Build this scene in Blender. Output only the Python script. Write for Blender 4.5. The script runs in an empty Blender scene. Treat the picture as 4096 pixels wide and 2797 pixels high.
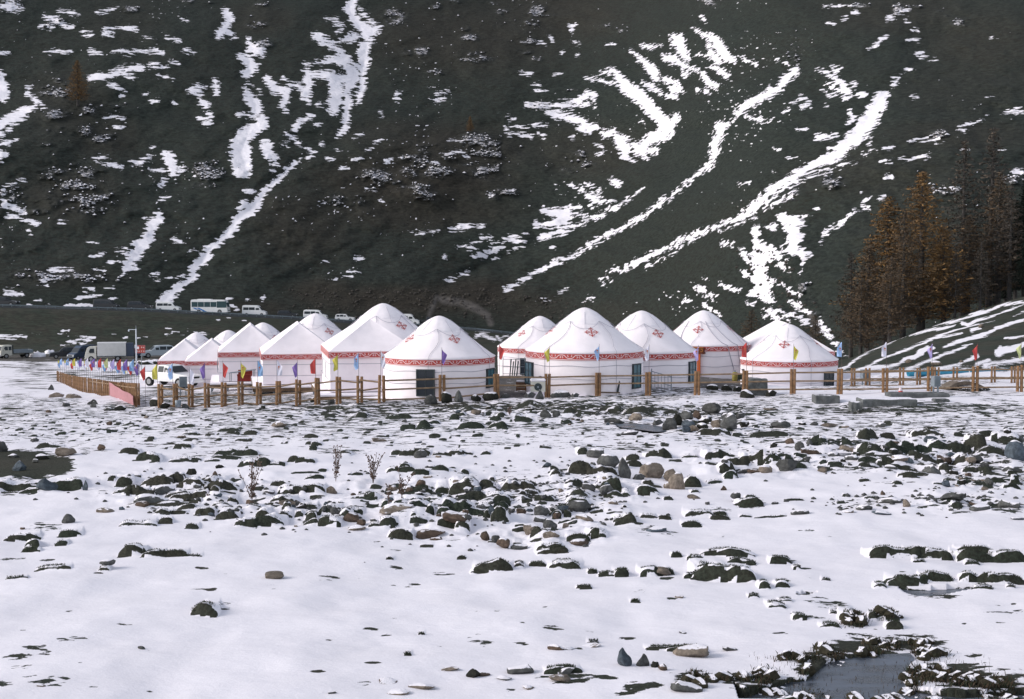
import bpy, bmesh, math, random
import numpy as np
from mathutils import Vector, Matrix

random.seed(7)
rng = np.random.RandomState(11)
scene = bpy.context.scene
col = scene.collection

# ---------------------------------------------------------------- camera, light, exposure
EYE = 6.5
FOC = 5689.0
TH = math.radians(3.405)
cam_d = bpy.data.cameras.new('camera')
cam_d.lens = 50.0
cam_d.sensor_width = 36.0
cam_d.clip_start = 0.1
cam_d.clip_end = 3000
cam = bpy.data.objects.new('camera', cam_d)
cam.location = (0, 0, EYE)
cam.rotation_euler = (math.pi / 2 - TH, 0, 0)
col.objects.link(cam)
scene.camera = cam

SUN_EL = math.radians(27)
SUN_AZ = math.radians(-97)      # from +Y, clockwise
w = bpy.data.worlds.new('World')
scene.world = w
w.use_nodes = True
nt = w.node_tree
bg = nt.nodes['Background']
sky = nt.nodes.new('ShaderNodeTexSky')
sky.sky_type = 'NISHITA'
sky.sun_disc = False
sky.sun_elevation = SUN_EL
sky.sun_rotation = SUN_AZ
sky.air_density = 1.0
sky.dust_density = 4.0
sky.altitude = 2000
hs = nt.nodes.new('ShaderNodeHueSaturation')
hs.inputs['Saturation'].default_value = 0.42
nt.links.new(sky.outputs[0], hs.inputs['Color'])
nt.links.new(hs.outputs[0], bg.inputs['Color'])
bg.inputs['Strength'].default_value = 0.15

sun_d = bpy.data.lights.new('sun', 'SUN')
sun_d.energy = 1.25
sun_d.angle = math.radians(20)
sun_d.color = (1.0, 0.93, 0.86)
sun = bpy.data.objects.new('sun', sun_d)
d = Vector((math.sin(SUN_AZ) * math.cos(SUN_EL), math.cos(SUN_AZ) * math.cos(SUN_EL), math.sin(SUN_EL)))
sun.rotation_euler = d.to_track_quat('Z', 'Y').to_euler()
sun.location = (-60, 0, 80)
col.objects.link(sun)

vs = scene.view_settings
vs.view_transform = 'Standard'
vs.look = 'None'
vs.gamma = 1.0
vs.use_curve_mapping = False
vs.exposure = 0.76

# ---------------------------------------------------------------- helpers
def link(o, parent=None):
    col.objects.link(o)
    if parent is not None:
        o.parent = parent
    return o

def tag(o, label=None, cat=None, group=None, kind=None):
    if label: o['label'] = label
    if cat: o['category'] = cat
    if group: o['group'] = group
    if kind: o['kind'] = kind
    return o

def empty(name, loc, rz=0.0):
    o = bpy.data.objects.new(name, None)
    o.location = loc
    o.rotation_euler = (0, 0, rz)
    o.empty_display_size = 0.2
    return link(o)

def np_mesh(name, V, F, mat=None, smooth=True, attrs=None):
    """mesh from an (n,3) array and an (m,3|4) array"""
    V = np.asarray(V, dtype=np.float32); F = np.asarray(F, dtype=np.int32)
    me = bpy.data.meshes.new(name)
    k = F.shape[1]
    me.vertices.add(len(V)); me.vertices.foreach_set('co', V.ravel())
    me.loops.add(F.size); me.loops.foreach_set('vertex_index', F.ravel())
    me.polygons.add(len(F))
    me.polygons.foreach_set('loop_start', np.arange(0, F.size, k, dtype=np.int32))
    me.polygons.foreach_set('loop_total', np.full(len(F), k, dtype=np.int32))
    me.polygons.foreach_set('use_smooth', np.full(len(F), smooth, dtype=bool))
    if mat: me.materials.append(mat)
    for a, v in (attrs or {}).items():
        at = me.attributes.new(a, 'FLOAT', 'POINT')
        at.data.foreach_set('value', np.asarray(v, dtype=np.float32).ravel())
    me.update(calc_edges=True)
    return me

class MB:
    """collects simple solids into one mesh"""
    def __init__(s): s.v = []; s.f = []
    def add(s, vs_, fs):
        b = len(s.v); s.v += [tuple(p) for p in vs_]; s.f += [tuple(b + i for i in f) for f in fs]
    def box(s, c, size, rz=0.0, m=None):
        hx, hy, hz = size[0] / 2, size[1] / 2, size[2] / 2
        ca, sa = math.cos(rz), math.sin(rz)
        P = []
        for z in (-hz, hz):
            for x, y in ((-hx, -hy), (hx, -hy), (hx, hy), (-hx, hy)):
                P.append((c[0] + x * ca - y * sa, c[1] + x * sa + y * ca, c[2] + z))
        if m is not None: P = [m @ Vector(p) for p in P]
        s.add(P, [(0, 3, 2, 1), (4, 5, 6, 7), (0, 1, 5, 4), (1, 2, 6, 5), (2, 3, 7, 6), (3, 0, 4, 7)])
    def cyl(s, p0, p1, r0, r1=None, n=8, cap=True):
        r1 = r0 if r1 is None else r1
        p0 = Vector(p0); p1 = Vector(p1); ax = (p1 - p0)
        if ax.length < 1e-6: return
        ax.normalize()
        up = Vector((0, 0, 1)) if abs(ax.z) < 0.9 else Vector((1, 0, 0))
        a = ax.cross(up).normalized(); b = ax.cross(a)
        P = []
        for p, r in ((p0, r0), (p1, r1)):
            for i in range(n):
                t = 2 * math.pi * i / n
                P.append(p + a * (r * math.cos(t)) + b * (r * math.sin(t)))
        F = [(i, (i + 1) % n, n + (i + 1) % n, n + i) for i in range(n)]
        if cap: F += [tuple(range(n - 1, -1, -1)), tuple(range(n, 2 * n))]
        s.add(P, F)
    def tube(s, pts, r, n=5):
        for a, b in zip(pts[:-1], pts[1:]): s.cyl(a, b, r, r, n, cap=False)
    def lathe(s, prof, n=48, c=(0, 0, 0), a0=0.0, a1=2 * math.pi):
        full = abs(a1 - a0 - 2 * math.pi) < 1e-6
        m = n if full else n + 1
        P = []
        for r, z in prof:
            for i in range(m):
                t = a0 + (a1 - a0) * i / n
                P.append((c[0] + r * math.cos(t), c[1] + r * math.sin(t), c[2] + z))
        F = []
        for j in range(len(prof) - 1):
            for i in range(n):
                k = (i + 1) % m
                F.append((j * m + i, j * m + k, (j + 1) * m + k, (j + 1) * m + i))
        s.add(P, F)
    def prism(s, poly, y0, y1, top=None, zb=0.0, zt=1.0):
        """side profile (x,z) run from y0 to y1; top: factor on |y| at zt"""
        n = len(poly)
        def yy(y, z):
            if top is None: return y
            k = 1 + (top - 1) * max(0, min(1, (z - zb) / (zt - zb)))
            return y * k
        P = [(x, yy(y0, z), z) for x, z in poly] + [(x, yy(y1, z), z) for x, z in poly]
        F = [tuple(range(n)), tuple(range(2 * n - 1, n - 1, -1))]
        F += [(i, n + i, n + (i + 1) % n, (i + 1) % n) for i in range(n)]
        s.add(P, F)
    def mesh(s, name, mat, smooth=False):
        me = bpy.data.meshes.new(name)
        me.from_pydata([tuple(p) for p in s.v], [], s.f)
        if smooth: me.polygons.foreach_set('use_smooth', [True] * len(me.polygons))
        if mat: me.materials.append(mat)
        me.update()
        return me
    def build(s, name, mat, parent=None, smooth=False, loc=None, rz=None):
        o = bpy.data.objects.new(name, s.mesh(name, mat, smooth))
        if loc is not None: o.location = loc
        if rz is not None: o.rotation_euler = (0, 0, rz)
        return link(o, parent)

def copy_tree(o, parent=None):
    c = o.copy(); link(c, parent)
    for ch in list(o.children): copy_tree(ch, c)
    return c

# pixel of the photograph (4096 wide) -> horizontal tangent s and vertical tangent q
def sq(px, py):
    a = (px - 2048.0) / FOC; b = (1398.5 - py) / FOC
    y = math.cos(TH) + b * math.sin(TH)
    return a / y, (-math.sin(TH) + b * math.cos(TH)) / y
def proj(s, q):
    f = np.cos(TH) - q * np.sin(TH)
    return 2048 + FOC * s / f, 1398.5 - FOC * (np.sin(TH) + q * np.cos(TH)) / f
def at(px, py, D):
    s, q = sq(px, py)
    return Vector((s * D, D, EYE + q * D))

# smooth value noise
_perm = rng.rand(512, 512)
def vnoise(x, y):
    x = np.asarray(x, float); y = np.asarray(y, float)
    xi = np.floor(x).astype(int); yi = np.floor(y).astype(int)
    fx = x - xi; fy = y - yi
    fx = fx * fx * (3 - 2 * fx); fy = fy * fy * (3 - 2 * fy)
    def h(i, j): return _perm[i & 511, j & 511]
    return (h(xi, yi) * (1 - fx) + h(xi + 1, yi) * fx) * (1 - fy) + (h(xi, yi + 1) * (1 - fx) + h(xi + 1, yi + 1) * fx) * fy
def fbm(x, y, o=4):
    a = 0.5; t = 0; n = 0
    for i in range(o):
        t = t + a * vnoise(x * 2 ** i + 17.3 * i, y * 2 ** i + 9.1 * i); n += a; a *= 0.5
    return t / n

# ---------------------------------------------------------------- materials
def mat_new(name):
    m = bpy.data.materials.new(name); m.use_nodes = True
    return m, m.node_tree, m.node_tree.nodes['Principled BSDF']
def N(t, typ, **kw):
    n = t.nodes.new(typ)
    for k, v in kw.items(): setattr(n, k, v)
    return n
def plain(name, c, rough=0.8, noise=0.0, scale=8.0, metal=0.0, bump=0.0, spec=0.3, trans=0):
    m, t, b = mat_new(name)
    b.inputs['Roughness'].default_value = rough
    b.inputs['Metallic'].default_value = metal
    b.inputs['Specular IOR Level'].default_value = spec
    b.inputs['Base Color'].default_value = (*c, 1)
    if noise or bump:
        tc = N(t, 'ShaderNodeTexCoord'); nz = N(t, 'ShaderNodeTexNoise')
        nz.inputs['Scale'].default_value = scale; nz.inputs['Detail'].default_value = 5
        t.links.new(tc.outputs['Object'], nz.inputs['Vector'])
        if noise:
            mr = N(t, 'ShaderNodeMapRange')
            mr.inputs[1].default_value = 0.3; mr.inputs[2].default_value = 0.7
            mr.inputs[3].default_value = 1 - noise; mr.inputs[4].default_value = 1 + noise
            t.links.new(nz.outputs['Fac'], mr.inputs[0])
            mx = N(t, 'ShaderNodeVectorMath', operation='MULTIPLY')
            mx.inputs[0].default_value = c
            t.links.new(mr.outputs[0], mx.inputs[1])
            t.links.new(mx.outputs[0], b.inputs['Base Color'])
        if bump:
            bp = N(t, 'ShaderNodeBump'); bp.inputs['Strength'].default_value = bump
            bp.inputs['Distance'].default_value = 0.05
            t.links.new(nz.outputs['Fac'], bp.inputs['Height']); t.links.new(bp.outputs[0], b.inputs['Normal'])
    return m

SNOW = (0.825, 0.79, 0.835)
def noise_node(t, vec, scale, detail=5, rough=0.6, xyz=None):
    if xyz:
        mp = N(t, 'ShaderNodeMapping'); mp.inputs['Scale'].default_value = xyz
        t.links.new(vec, mp.inputs['Vector']); vec = mp.outputs[0]
    nz = N(t, 'ShaderNodeTexNoise'); nz.inputs['Scale'].default_value = scale
    nz.inputs['Detail'].default_value = detail; nz.inputs['Roughness'].default_value = rough
    t.links.new(vec, nz.inputs['Vector'])
    return nz.outputs['Fac']
def math_node(t, op, a, b=None, c=None, clamp=False):
    n = N(t, 'ShaderNodeMath', operation=op, use_clamp=clamp)
    for i, v in enumerate((a, b, c)):
        if v is None: continue
        if isinstance(v, (int, float)): n.inputs[i].default_value = v
        else: t.links.new(v, n.inputs[i])
    return n.outputs[0]
def maprange(t, v, a, b, c=0.0, d=1.0, smooth=True):
    n = N(t, 'ShaderNodeMapRange', interpolation_type='SMOOTHSTEP' if smooth else 'LINEAR')
    t.links.new(v, n.inputs[0])
    for i, k in enumerate((a, b, c, d)): n.inputs[1 + i].default_value = k
    return n.outputs[0]
def mixc(t, f, a, b):
    n = N(t, 'ShaderNodeMix', data_type='RGBA')
    if isinstance(f, (int, float)): n.inputs[0].default_value = f
    else: t.links.new(f, n.inputs[0])
    for i, v in ((6, a), (7, b)):
        if isinstance(v, tuple): n.inputs[i].default_value = (*v, 1)
        else: t.links.new(v, n.inputs[i])
    return n.outputs[2]

def terrain_mat(name, grass1, grass2, brown, far=False):
    m, t, b = mat_new(name)
    tc = N(t, 'ShaderNodeTexCoord'); P = tc.outputs['Object']
    def attr(a):
        n = N(t, 'ShaderNodeAttribute', attribute_name=a); return n.outputs['Fac']
    sv, rub, brn, grv = attr('snow'), attr('rubble'), attr('brown'), attr('gravel')
    if far:
        n1 = noise_node(t, P, 1.0, 5, 0.62, (0.30, 0.6, 1.35))
        n2 = noise_node(t, P, 1.0, 4, 0.6, (1.1, 1.1, 1.3))
        big = noise_node(t, P, 0.02, 3, 0.5)
        fine = noise_node(t, P, 1.0, 6, 0.72, (0.7, 1.0, 2.6))
        spk = noise_node(t, P, 1.0, 4, 0.7, (0.9, 1.2, 1.6))
    else:
        sx = N(t, 'ShaderNodeSeparateXYZ'); t.links.new(P, sx.inputs[0])
        fd = maprange(t, sx.outputs[1], 85, 125)
        def mixf(a_, b_): return math_node(t, 'ADD', math_node(t, 'MULTIPLY', a_, math_node(t, 'SUBTRACT', 1.0, fd)), math_node(t, 'MULTIPLY', b_, fd))
        n1 = mixf(noise_node(t, P, 1.0, 6, 0.62, (1.9, 3.2, 3.2)), noise_node(t, P, 1.0, 4, 0.55, (.35, .6, 1.4)))
        n2 = mixf(noise_node(t, P, 9.0, 4, 0.6), noise_node(t, P, 1.6, 3, 0.5))
        big = noise_node(t, P, 0.15, 3, 0.5)
        fine = mixf(noise_node(t, P, 14, 6, 0.7), noise_node(t, P, 1.0, 6, 0.72, (.7, 1.0, 2.6)))
        spk = noise_node(t, P, 5.0, 4, 0.7)
    mid = math_node(t, 'MULTIPLY', math_node(t, 'MULTIPLY', sv, 4.0), math_node(t, 'SUBTRACT', 1.0, sv))
    amp = math_node(t, 'ADD', 1.6 if far else 1.2, math_node(t, 'MULTIPLY', mid, 1.0 if far else math_node(t, 'SUBTRACT', 2.6, math_node(t, 'MULTIPLY', fd, 1.9))))
    a = math_node(t, 'MULTIPLY', math_node(t, 'SUBTRACT', n1, 0.5), amp)
    a2 = math_node(t, 'MULTIPLY', math_node(t, 'SUBTRACT', n2, 0.5), 0.5)
    v = math_node(t, 'ADD', math_node(t, 'ADD', sv, a), a2)
    snow = maprange(t, v, 0.46, 0.56)
    # sprinkled snow on scrub and rubble
    r = math_node(t, 'ADD', math_node(t, 'MULTIPLY', rub, 0.36), math_node(t, 'SUBTRACT', spk, 0.5))
    r = math_node(t, 'MULTIPLY', maprange(t, r, 0.28, 0.42), maprange(t, rub, 0.02, 0.2))
    r = math_node(t, 'MULTIPLY', r, 0.6)
    snow = math_node(t, 'MAXIMUM', snow, r)
    g = mixc(t, maprange(t, big, 0.4, 0.6), grass1, grass2)
    g = mixc(t, maprange(t, fine, 0.38, 0.62), g, tuple(c * (2.0 if far else 2.2) for c in grass1))
    bcol = mixc(t, maprange(t, fine, 0.35, 0.7), brown, tuple(c * 1.9 for c in brown))
    g = mixc(t, brn, g, bcol)
    rubc = mixc(t, maprange(t, fine, 0.4, 0.6), (0.022, 0.026, 0.026), (0.06, 0.06, 0.058))
    g = mixc(t, math_node(t, 'MULTIPLY', rub, 0.6), g, rubc)
    gr = mixc(t, maprange(t, fine, 0.3, 0.7), (0.075, 0.068, 0.064), (0.15, 0.135, 0.125))
    g = mixc(t, grv, g, gr)
    sn = mixc(t, maprange(t, noise_node(t, P, 0.6 if not far else 0.05, 4), 0.3, 0.7), SNOW, tuple(c * 0.95 for c in SNOW))
    t.links.new(mixc(t, snow, g, sn), b.inputs['Base Color'])
    b.inputs['Roughness'].default_value = 0.85
    b.inputs['Specular IOR Level'].default_value = 0.15
    bp = N(t, 'ShaderNodeBump'); bp.inputs['Strength'].default_value = 0.5
    bp.inputs['Distance'].default_value = 0.6 if far else 0.05
    crust = noise_node(t, P, 1.0, 4, 0.65, (.8, 1.2, 1) if far else (2.0, 3.4, 2))
    h = math_node(t, 'ADD', math_node(t, 'ADD', math_node(t, 'MULTIPLY', snow, 0.8), math_node(t, 'MULTIPLY', crust, 0.9)), math_node(t, 'MULTIPLY', fine, math_node(t, 'SUBTRACT', 1.3, snow)))
    t.links.new(h, bp.inputs['Height']); t.links.new(bp.outputs[0], b.inputs['Normal'])
    return m

def rock_mat(name, c, cap=0.82, c2=None):
    m, t, b = mat_new(name)
    tc = N(t, 'ShaderNodeTexCoord'); P = tc.outputs['Object']
    ge = N(t, 'ShaderNodeNewGeometry'); sx = N(t, 'ShaderNodeSeparateXYZ')
    t.links.new(ge.outputs['Normal'], sx.inputs[0])
    oi = N(t, 'ShaderNodeObjectInfo')
    n = noise_node(t, P, 2.2, 6, 0.7)
    nn = noise_node(t, ge.outputs['Position'], 6.0, 4, 0.7)
    v = math_node(t, 'ADD', sx.outputs[2], math_node(t, 'MULTIPLY', math_node(t, 'SUBTRACT', nn, 0.5), 0.5))
    v = math_node(t, 'ADD', v, math_node(t, 'MULTIPLY', math_node(t, 'SUBTRACT', oi.outputs['Random'], 0.5), 0.3))
    sn = maprange(t, v, cap, cap + 0.07)
    k = mixc(t, maprange(t, n, 0.3, 0.7), tuple(x * 0.55 for x in c), c2 or tuple(min(1, x * 1.35) for x in c))
    vm = N(t, 'ShaderNodeVectorMath', operation='SCALE')
    t.links.new(k, vm.inputs[0])
    t.links.new(maprange(t, oi.outputs['Random'], 0, 1, 0.75, 1.2, False), vm.inputs['Scale'])
    t.links.new(mixc(t, sn, vm.outputs[0], SNOW), b.inputs['Base Color'])
    b.inputs['Roughness'].default_value = 0.85
    b.inputs['Specular IOR Level'].default_value = 0.2
    bp = N(t, 'ShaderNodeBump'); bp.inputs['Strength'].default_value = 0.5; bp.inputs['Distance'].default_value = 0.08
    t.links.new(n, bp.inputs['Height']); t.links.new(bp.outputs[0], b.inputs['Normal'])
    return m

M = {}
M['ground'] = terrain_mat('snowy_meadow', (0.016, 0.0205, 0.0145), (0.023, 0.0235, 0.016), (0.040, 0.033, 0.026))
M['mountain'] = terrain_mat('mountain_grass', (0.0150, 0.0185, 0.0155), (0.0190, 0.0195, 0.0155), (0.026, 0.0215, 0.0165), True)
M['rock_grey'] = rock_mat('grey_stone', (0.085, 0.085, 0.082))
M['rock_tan'] = rock_mat('tan_stone', (0.19, 0.155, 0.125), 0.9)
M['rock_brown'] = rock_mat('brown_stone', (0.10, 0.07, 0.052), 0.85)
M['rock_blue'] = rock_mat('slate_stone', (0.075, 0.092, 0.11), 0.92)
M['rock_dark'] = rock_mat('mossy_stone', (0.022, 0.022, 0.017), 0.72)
M['concrete'] = rock_mat('concrete', (0.12, 0.125, 0.125), 0.97)
M['canvas'] = plain('white_canvas', (0.87, 0.80, 0.825), 0.75, 0.06, 1.1, bump=0.6)
M['canvas_cap'] = plain('cap_canvas', (0.84, 0.78, 0.81), 0.75, 0.05, 3, bump=0.5)
M['rope'] = plain('grey_rope', (0.34, 0.33, 0.38), 0.9)
M['red'] = plain('red_print', (0.42, 0.065, 0.055), 0.8)
M['bandwhite'] = plain('pale_print', (0.80, 0.66, 0.68), 0.8)
M['darkdoor'] = plain('dark_pane', (0.012, 0.018, 0.028), 0.25, spec=0.5)
M['bluepane'] = plain('blue_pane', (0.02, 0.045, 0.08), 0.2, spec=0.5)
M['tealpane'] = plain('teal_pane', (0.05, 0.13, 0.16), 0.25, spec=0.5)
M['frame_dark'] = plain('dark_frame', (0.03, 0.04, 0.045), 0.6)
M['brown_door'] = plain('brown_door', (0.045, 0.022, 0.022), 0.7, 0.2, 4)
M['orange'] = plain('orange_paint', (0.55, 0.11, 0.02), 0.6, 0.15, 5)
M['gold'] = plain('carved_gold', (0.36, 0.15, 0.03), 0.6, 0.2, 8)
M['carve_dark'] = plain('carved_dark_wood', (0.10, 0.025, 0.01), 0.7)  # one even dark red-brown, the ground behind the gold scrolls
M['wood'] = plain('fence_wood', (0.235, 0.13, 0.065), 0.8, 0.35, 5)
M['wood_pale'] = plain('rail_wood', (0.24, 0.165, 0.105), 0.85, 0.3, 5)
M['deckwood'] = plain('deck_wood', (0.12, 0.08, 0.05), 0.85, 0.3, 4)
M['steel'] = plain('grey_steel', (0.20, 0.23, 0.26), 0.5, 0.15, 6, metal=0.2)
M['pole'] = plain('flag_pole', (0.10, 0.07, 0.07), 0.5)
M['galv'] = plain('galvanised', (0.16, 0.19, 0.21), 0.6, 0.2, 2)
M['lamp'] = plain('lamp_pole', (0.50, 0.54, 0.58), 0.5)
M['white'] = plain('white_paint', (0.78, 0.77, 0.77), 0.35, 0.03, 2, spec=0.5)
M['silver'] = plain('silver_paint', (0.42, 0.46, 0.50), 0.35, spec=0.5)
M['cream'] = plain('cream_paint', (0.52, 0.50, 0.44), 0.5, 0.08, 3)
M['greybox'] = plain('cargo_box', (0.50, 0.49, 0.47), 0.6, 0.06, 2)
M['blackcar'] = plain('black_paint', (0.018, 0.020, 0.026), 0.3, spec=0.5)
M['bluecar'] = plain('dark_blue_paint', (0.018, 0.035, 0.07), 0.35, spec=0.5)
M['tyre'] = plain('tyre', (0.012, 0.012, 0.013), 0.9)
M['rim'] = plain('rim', (0.25, 0.25, 0.26), 0.4, metal=0.5)
M['glass'] = plain('car_glass', (0.016, 0.022, 0.028), 0.3, spec=0.3)
M['busglass'] = plain('bus_glass', (0.02, 0.055, 0.065), 0.3, spec=0.3)
M['headlight'] = plain('headlight', (0.6, 0.62, 0.65), 0.2, spec=0.6)
M['busblue'] = plain('bus_blue', (0.06, 0.20, 0.48), 0.4)
M['signred'] = plain('sign_red', (0.33, 0.05, 0.035), 0.6, 0.1, 4)
M['signwhite'] = plain('sign_white', (0.75, 0.68, 0.68), 0.6)
M['banner'] = plain('pink_banner', (0.36, 0.17, 0.185), 0.8, 0.12, 3)
M['asphalt'] = plain('asphalt', (0.052, 0.058, 0.064), 0.9, 0.2, 1.5)
M['snowlump'] = plain('snow', SNOW, 0.8, 0.03, 2, bump=0.4)
M['teal'] = plain('teal_plastic', (0.035, 0.24, 0.36), 0.6, 0.15, 3)
M['redseat'] = plain('red_brown_cloth', (0.22, 0.03, 0.022), 0.8, 0.15, 4)
M['crate'] = plain('crate_wood', (0.15, 0.06, 0.025), 0.8, 0.3, 8)
M['yellow_tank'] = plain('ochre_tank', (0.28, 0.23, 0.05), 0.6, 0.2, 6)
M['bottle'] = plain('bottle_plastic', (0.6, 0.5, 0.52), 0.4)
M['bottle_red'] = plain('bottle_label', (0.5, 0.07, 0.06), 0.6)
M['weed'] = plain('dry_weed', (0.10, 0.065, 0.05), 0.9, 0.3, 20)
M['bluetarp'] = plain('blue_tarp', (0.02, 0.05, 0.16), 0.7, 0.2, 4)
FLAGC = {'red': (0.55, 0.075, 0.07), 'yellow': (0.58, 0.52, 0.10), 'blue': (0.26, 0.42, 0.66), 'pale blue': (0.36, 0.52, 0.80),
         'white': (0.72, 0.70, 0.80), 'purple': (0.22, 0.14, 0.40), 'lavender': (0.50, 0.42, 0.72), 'lime': (0.55, 0.58, 0.28)}
for k, c in FLAGC.items(): M['flag_' + k] = plain('flag_' + k.replace(' ', '_'), c, 0.8, 0.15, 6)
M['motif'] = plain('flag_motif', (0.45, 0.16, 0.08), 0.8)

def ice_mat():
    m, t, b = mat_new('dark_water')
    tc = N(t, 'ShaderNodeTexCoord'); P = tc.outputs['Object']
    n = noise_node(t, P, 1.2, 5, 0.6, (1, 2.2, 1))
    t.links.new(mixc(t, maprange(t, n, 0.35, 0.7), (0.035, 0.042, 0.055), (0.13, 0.15, 0.19)), b.inputs['Base Color'])
    t.links.new(maprange(t, n, 0.3, 0.7, 0.15, 0.5), b.inputs['Roughness'])
    b.inputs['Specular IOR Level'].default_value = 0.5
    bp = N(t, 'ShaderNodeBump'); bp.inputs['Strength'].default_value = 0.15; bp.inputs['Distance'].default_value = 0.02
    t.links.new(noise_node(t, P, 12, 3), bp.inputs['Height']); t.links.new(bp.outputs[0], b.inputs['Normal'])
    return m
M['water'] = ice_mat()
# ---------------------------------------------------------------- traced places (crop key, offset, scale in the photograph)
CR = {'A': (0, 1600, 1.66), 'B': (1300, 1600, 1.66), 'C': (2696, 1600, 1.66), 'D': (0, 2197, 1.66), 'E': (1300, 2197, 1.66), 'F': (2696, 2197, 1.66),
      'M1': (0, 0, 1.66), 'M2': (1300, 0, 1.66), 'M3': (2696, 0, 1.66), 'M4': (0, 600, 1.66), 'M5': (1300, 600, 1.66), 'M6': (2696, 600, 1.66),
      'Z1': (0, 1150, 3.0514), 'Z2': (550, 1150, 3.0514), 'Z3': (1100, 1150, 3.0514), 'Z4': (1700, 1150, 3.0514), 'Z5': (2300, 1150, 3.0514),
      'Z6': (2900, 1150, 3.0514), 'Z7': (3396, 1150, 3.0514)}
def P(c, x, y):
    ox, oy, k = CR[c]; return ox + x / k, oy + y / k

# ---------------------------------------------------------------- terrain heights: profiles down each column of country
def zrow(py, D):
    return EYE + sq(2048, py)[1] * D
COLS = [-2600, 0, 600, 1200, 1900, 2300, 2700, 3000, 3300, 3700, 4096, 6700]
FOOT = [283, 291, 296, 301, 307, 300, 262, 228, 206, 203, 203, 215]
near = [(6, 0.9), (14, 0.45), (20, 0.3), (30, 0.03), (45, 0.0)]
PROF = [
    near + [(57, 0.0), (66, -.35), (80, -1.4), (110, -4.2), (145, -6.4), (200, -8.0), (225, -8.4), (256, -8.4), (272, -1.4), (275, -1.0), (283, -0.9), (286, -0.6)],
    near + [(57, 0.0), (66, -.3), (80, -1.2), (92, -2.1), (105, -3.0), (145, -5.5), (200, -7.7), (225, -8.3), (260, -8.4), (279, -2.3), (282, zrow(1230, 282)), (291, zrow(1230, 283)), (294, -1.4)],
    near + [(57, 0.0), (66, -.27), (72, -.6), (80, -1.1), (92, -2.0), (105, -2.9), (115, -3.6), (145, -5.2), (200, -7.4), (225, -8.2), (264, -8.4), (283, -3.6), (286, zrow(1248, 288)), (296, zrow(1246, 289)), (299, -2.5)],
    near + [(57, 0.0), (66, -.15), (72, -.4), (80, -.9), (93, -1.7), (110, -2.8), (145, -4.6), (200, -6.8), (225, -7.8), (268, -8.4), (289, -5.5), (292, zrow(1281, 294)), (301, zrow(1279, 294)), (304, -4.3)],
    near + [(57, 0.0), (66, 0.0), (80, -.15), (93, -.85), (110, -2.1), (145, -4.0), (200, -6.2), (225, -7.2), (272, -8.8), (295, -8.0), (298, zrow(1325, 300)), (307, zrow(1323, 300)), (310, -6.6)],
    near + [(57, 0.0), (66, 0.05), (80, -.1), (93, -.75), (110, -2.0), (145, -4.0), (200, -6.5), (225, -7.5), (272, -9.6), (290, -10), (300, -10)],
    near + [(57, 0.0), (66, 0.05), (80, -.1), (93, -.65), (110, -1.7), (145, -4.0), (200, -6.5), (225, -7.5), (262, -9)],
    near + [(57, 0.0), (66, 0.1), (75, 0.0), (85, -.7), (93, -.9), (110, -1.8), (160, -4.6), (228, -8)],
    near + [(57, 0.05), (66, 0.15), (75, 0.05), (85, -.7), (95, -.9), (120, -2.6), (160, -5.2), (206, -8)],
    near + [(57, 0.05), (66, 0.2), (75, 0.15), (85, -.15), (95, -.35), (110, zrow(1425, 110)), (130, zrow(1360, 130)), (155, zrow(1318, 155)), (165, -.9), (203, -4.5)],
    near + [(57, 0.05), (66, 0.25), (75, 0.2), (85, 0.1), (95, zrow(1440, 95)), (110, zrow(1370, 110)), (130, zrow(1280, 130)), (150, zrow(1208, 150)), (160, 3.2), (203, 0.5)],
    near + [(57, 0.2), (66, 0.4), (75, 0.5), (95, 2.0), (130, 8), (160, 11), (215, 9)],
]
CS = np.array([(c - 2048) / FOC for c in COLS])
DT = np.concatenate([np.arange(4, 120, 0.5), np.arange(120, 330, 1.0)])
TAB = []
for pr in PROF:
    D_, Z_ = zip(*pr)
    acc = 0
    for k in (-1, -.5, 0, .5, 1):
        acc = acc + np.interp(DT + k * np.minimum(0.04 * DT, 2.0), D_, Z_)
    TAB.append(acc / 5)
TAB = np.array(TAB)
_sc = np.linspace(CS[0], CS[-1], 400)
_tb = np.empty((400, len(DT)))
for j in range(len(DT)): _tb[:, j] = np.interp(_sc, CS, TAB[:, j])
_k = np.exp(-np.linspace(-2, 2, 17) ** 2); _k /= _k.sum()
_pad = np.pad(_tb, ((8, 8), (0, 0)), mode='edge')
_tb = sum(_k[i] * _pad[i:i + 400] for i in range(17))
def base_z(s, D):
    s = np.asarray(s, float); D = np.asarray(D, float)
    u = np.clip((s - _sc[0]) / (_sc[1] - _sc[0]), 0, 398.999); i = u.astype(int); f = u - i
    v = np.clip(np.interp(D, DT, np.arange(len(DT))), 0, len(DT) - 1.001); j = v.astype(int); g = v - j
    return (_tb[i, j] * (1 - f) + _tb[i + 1, j] * f) * (1 - g) + (_tb[i, j + 1] * (1 - f) + _tb[i + 1, j + 1] * f) * g
_ft = np.interp(_sc, CS, FOOT)
_k2 = np.exp(-np.linspace(-2, 2, 33) ** 2); _k2 /= _k2.sum()
_fp = np.pad(_ft, (16, 16), mode='edge')
_ft = sum(_k2[i] * _fp[i:i + 400] for i in range(33))
def foot(s): return np.interp(s, _sc, _ft)
_Dl = np.concatenate([np.arange(12, 120, 0.1), np.arange(120, 290, .5)])
def locate(px, py):
    """place on the ground seen at this pixel: (s, D)"""
    s, q = sq(px, py)
    e = base_z(np.full_like(_Dl, s), _Dl) - EYE - q * _Dl
    i = int(np.argmax(e >= 0))
    if e[i] < 0: i = len(_Dl) - 1
    if i > 0 and e[i] > e[i - 1]:
        f = -e[i - 1] / (e[i] - e[i - 1]); return s, float(_Dl[i - 1] + f * (_Dl[i] - _Dl[i - 1]))
    return s, float(_Dl[i])

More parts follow.
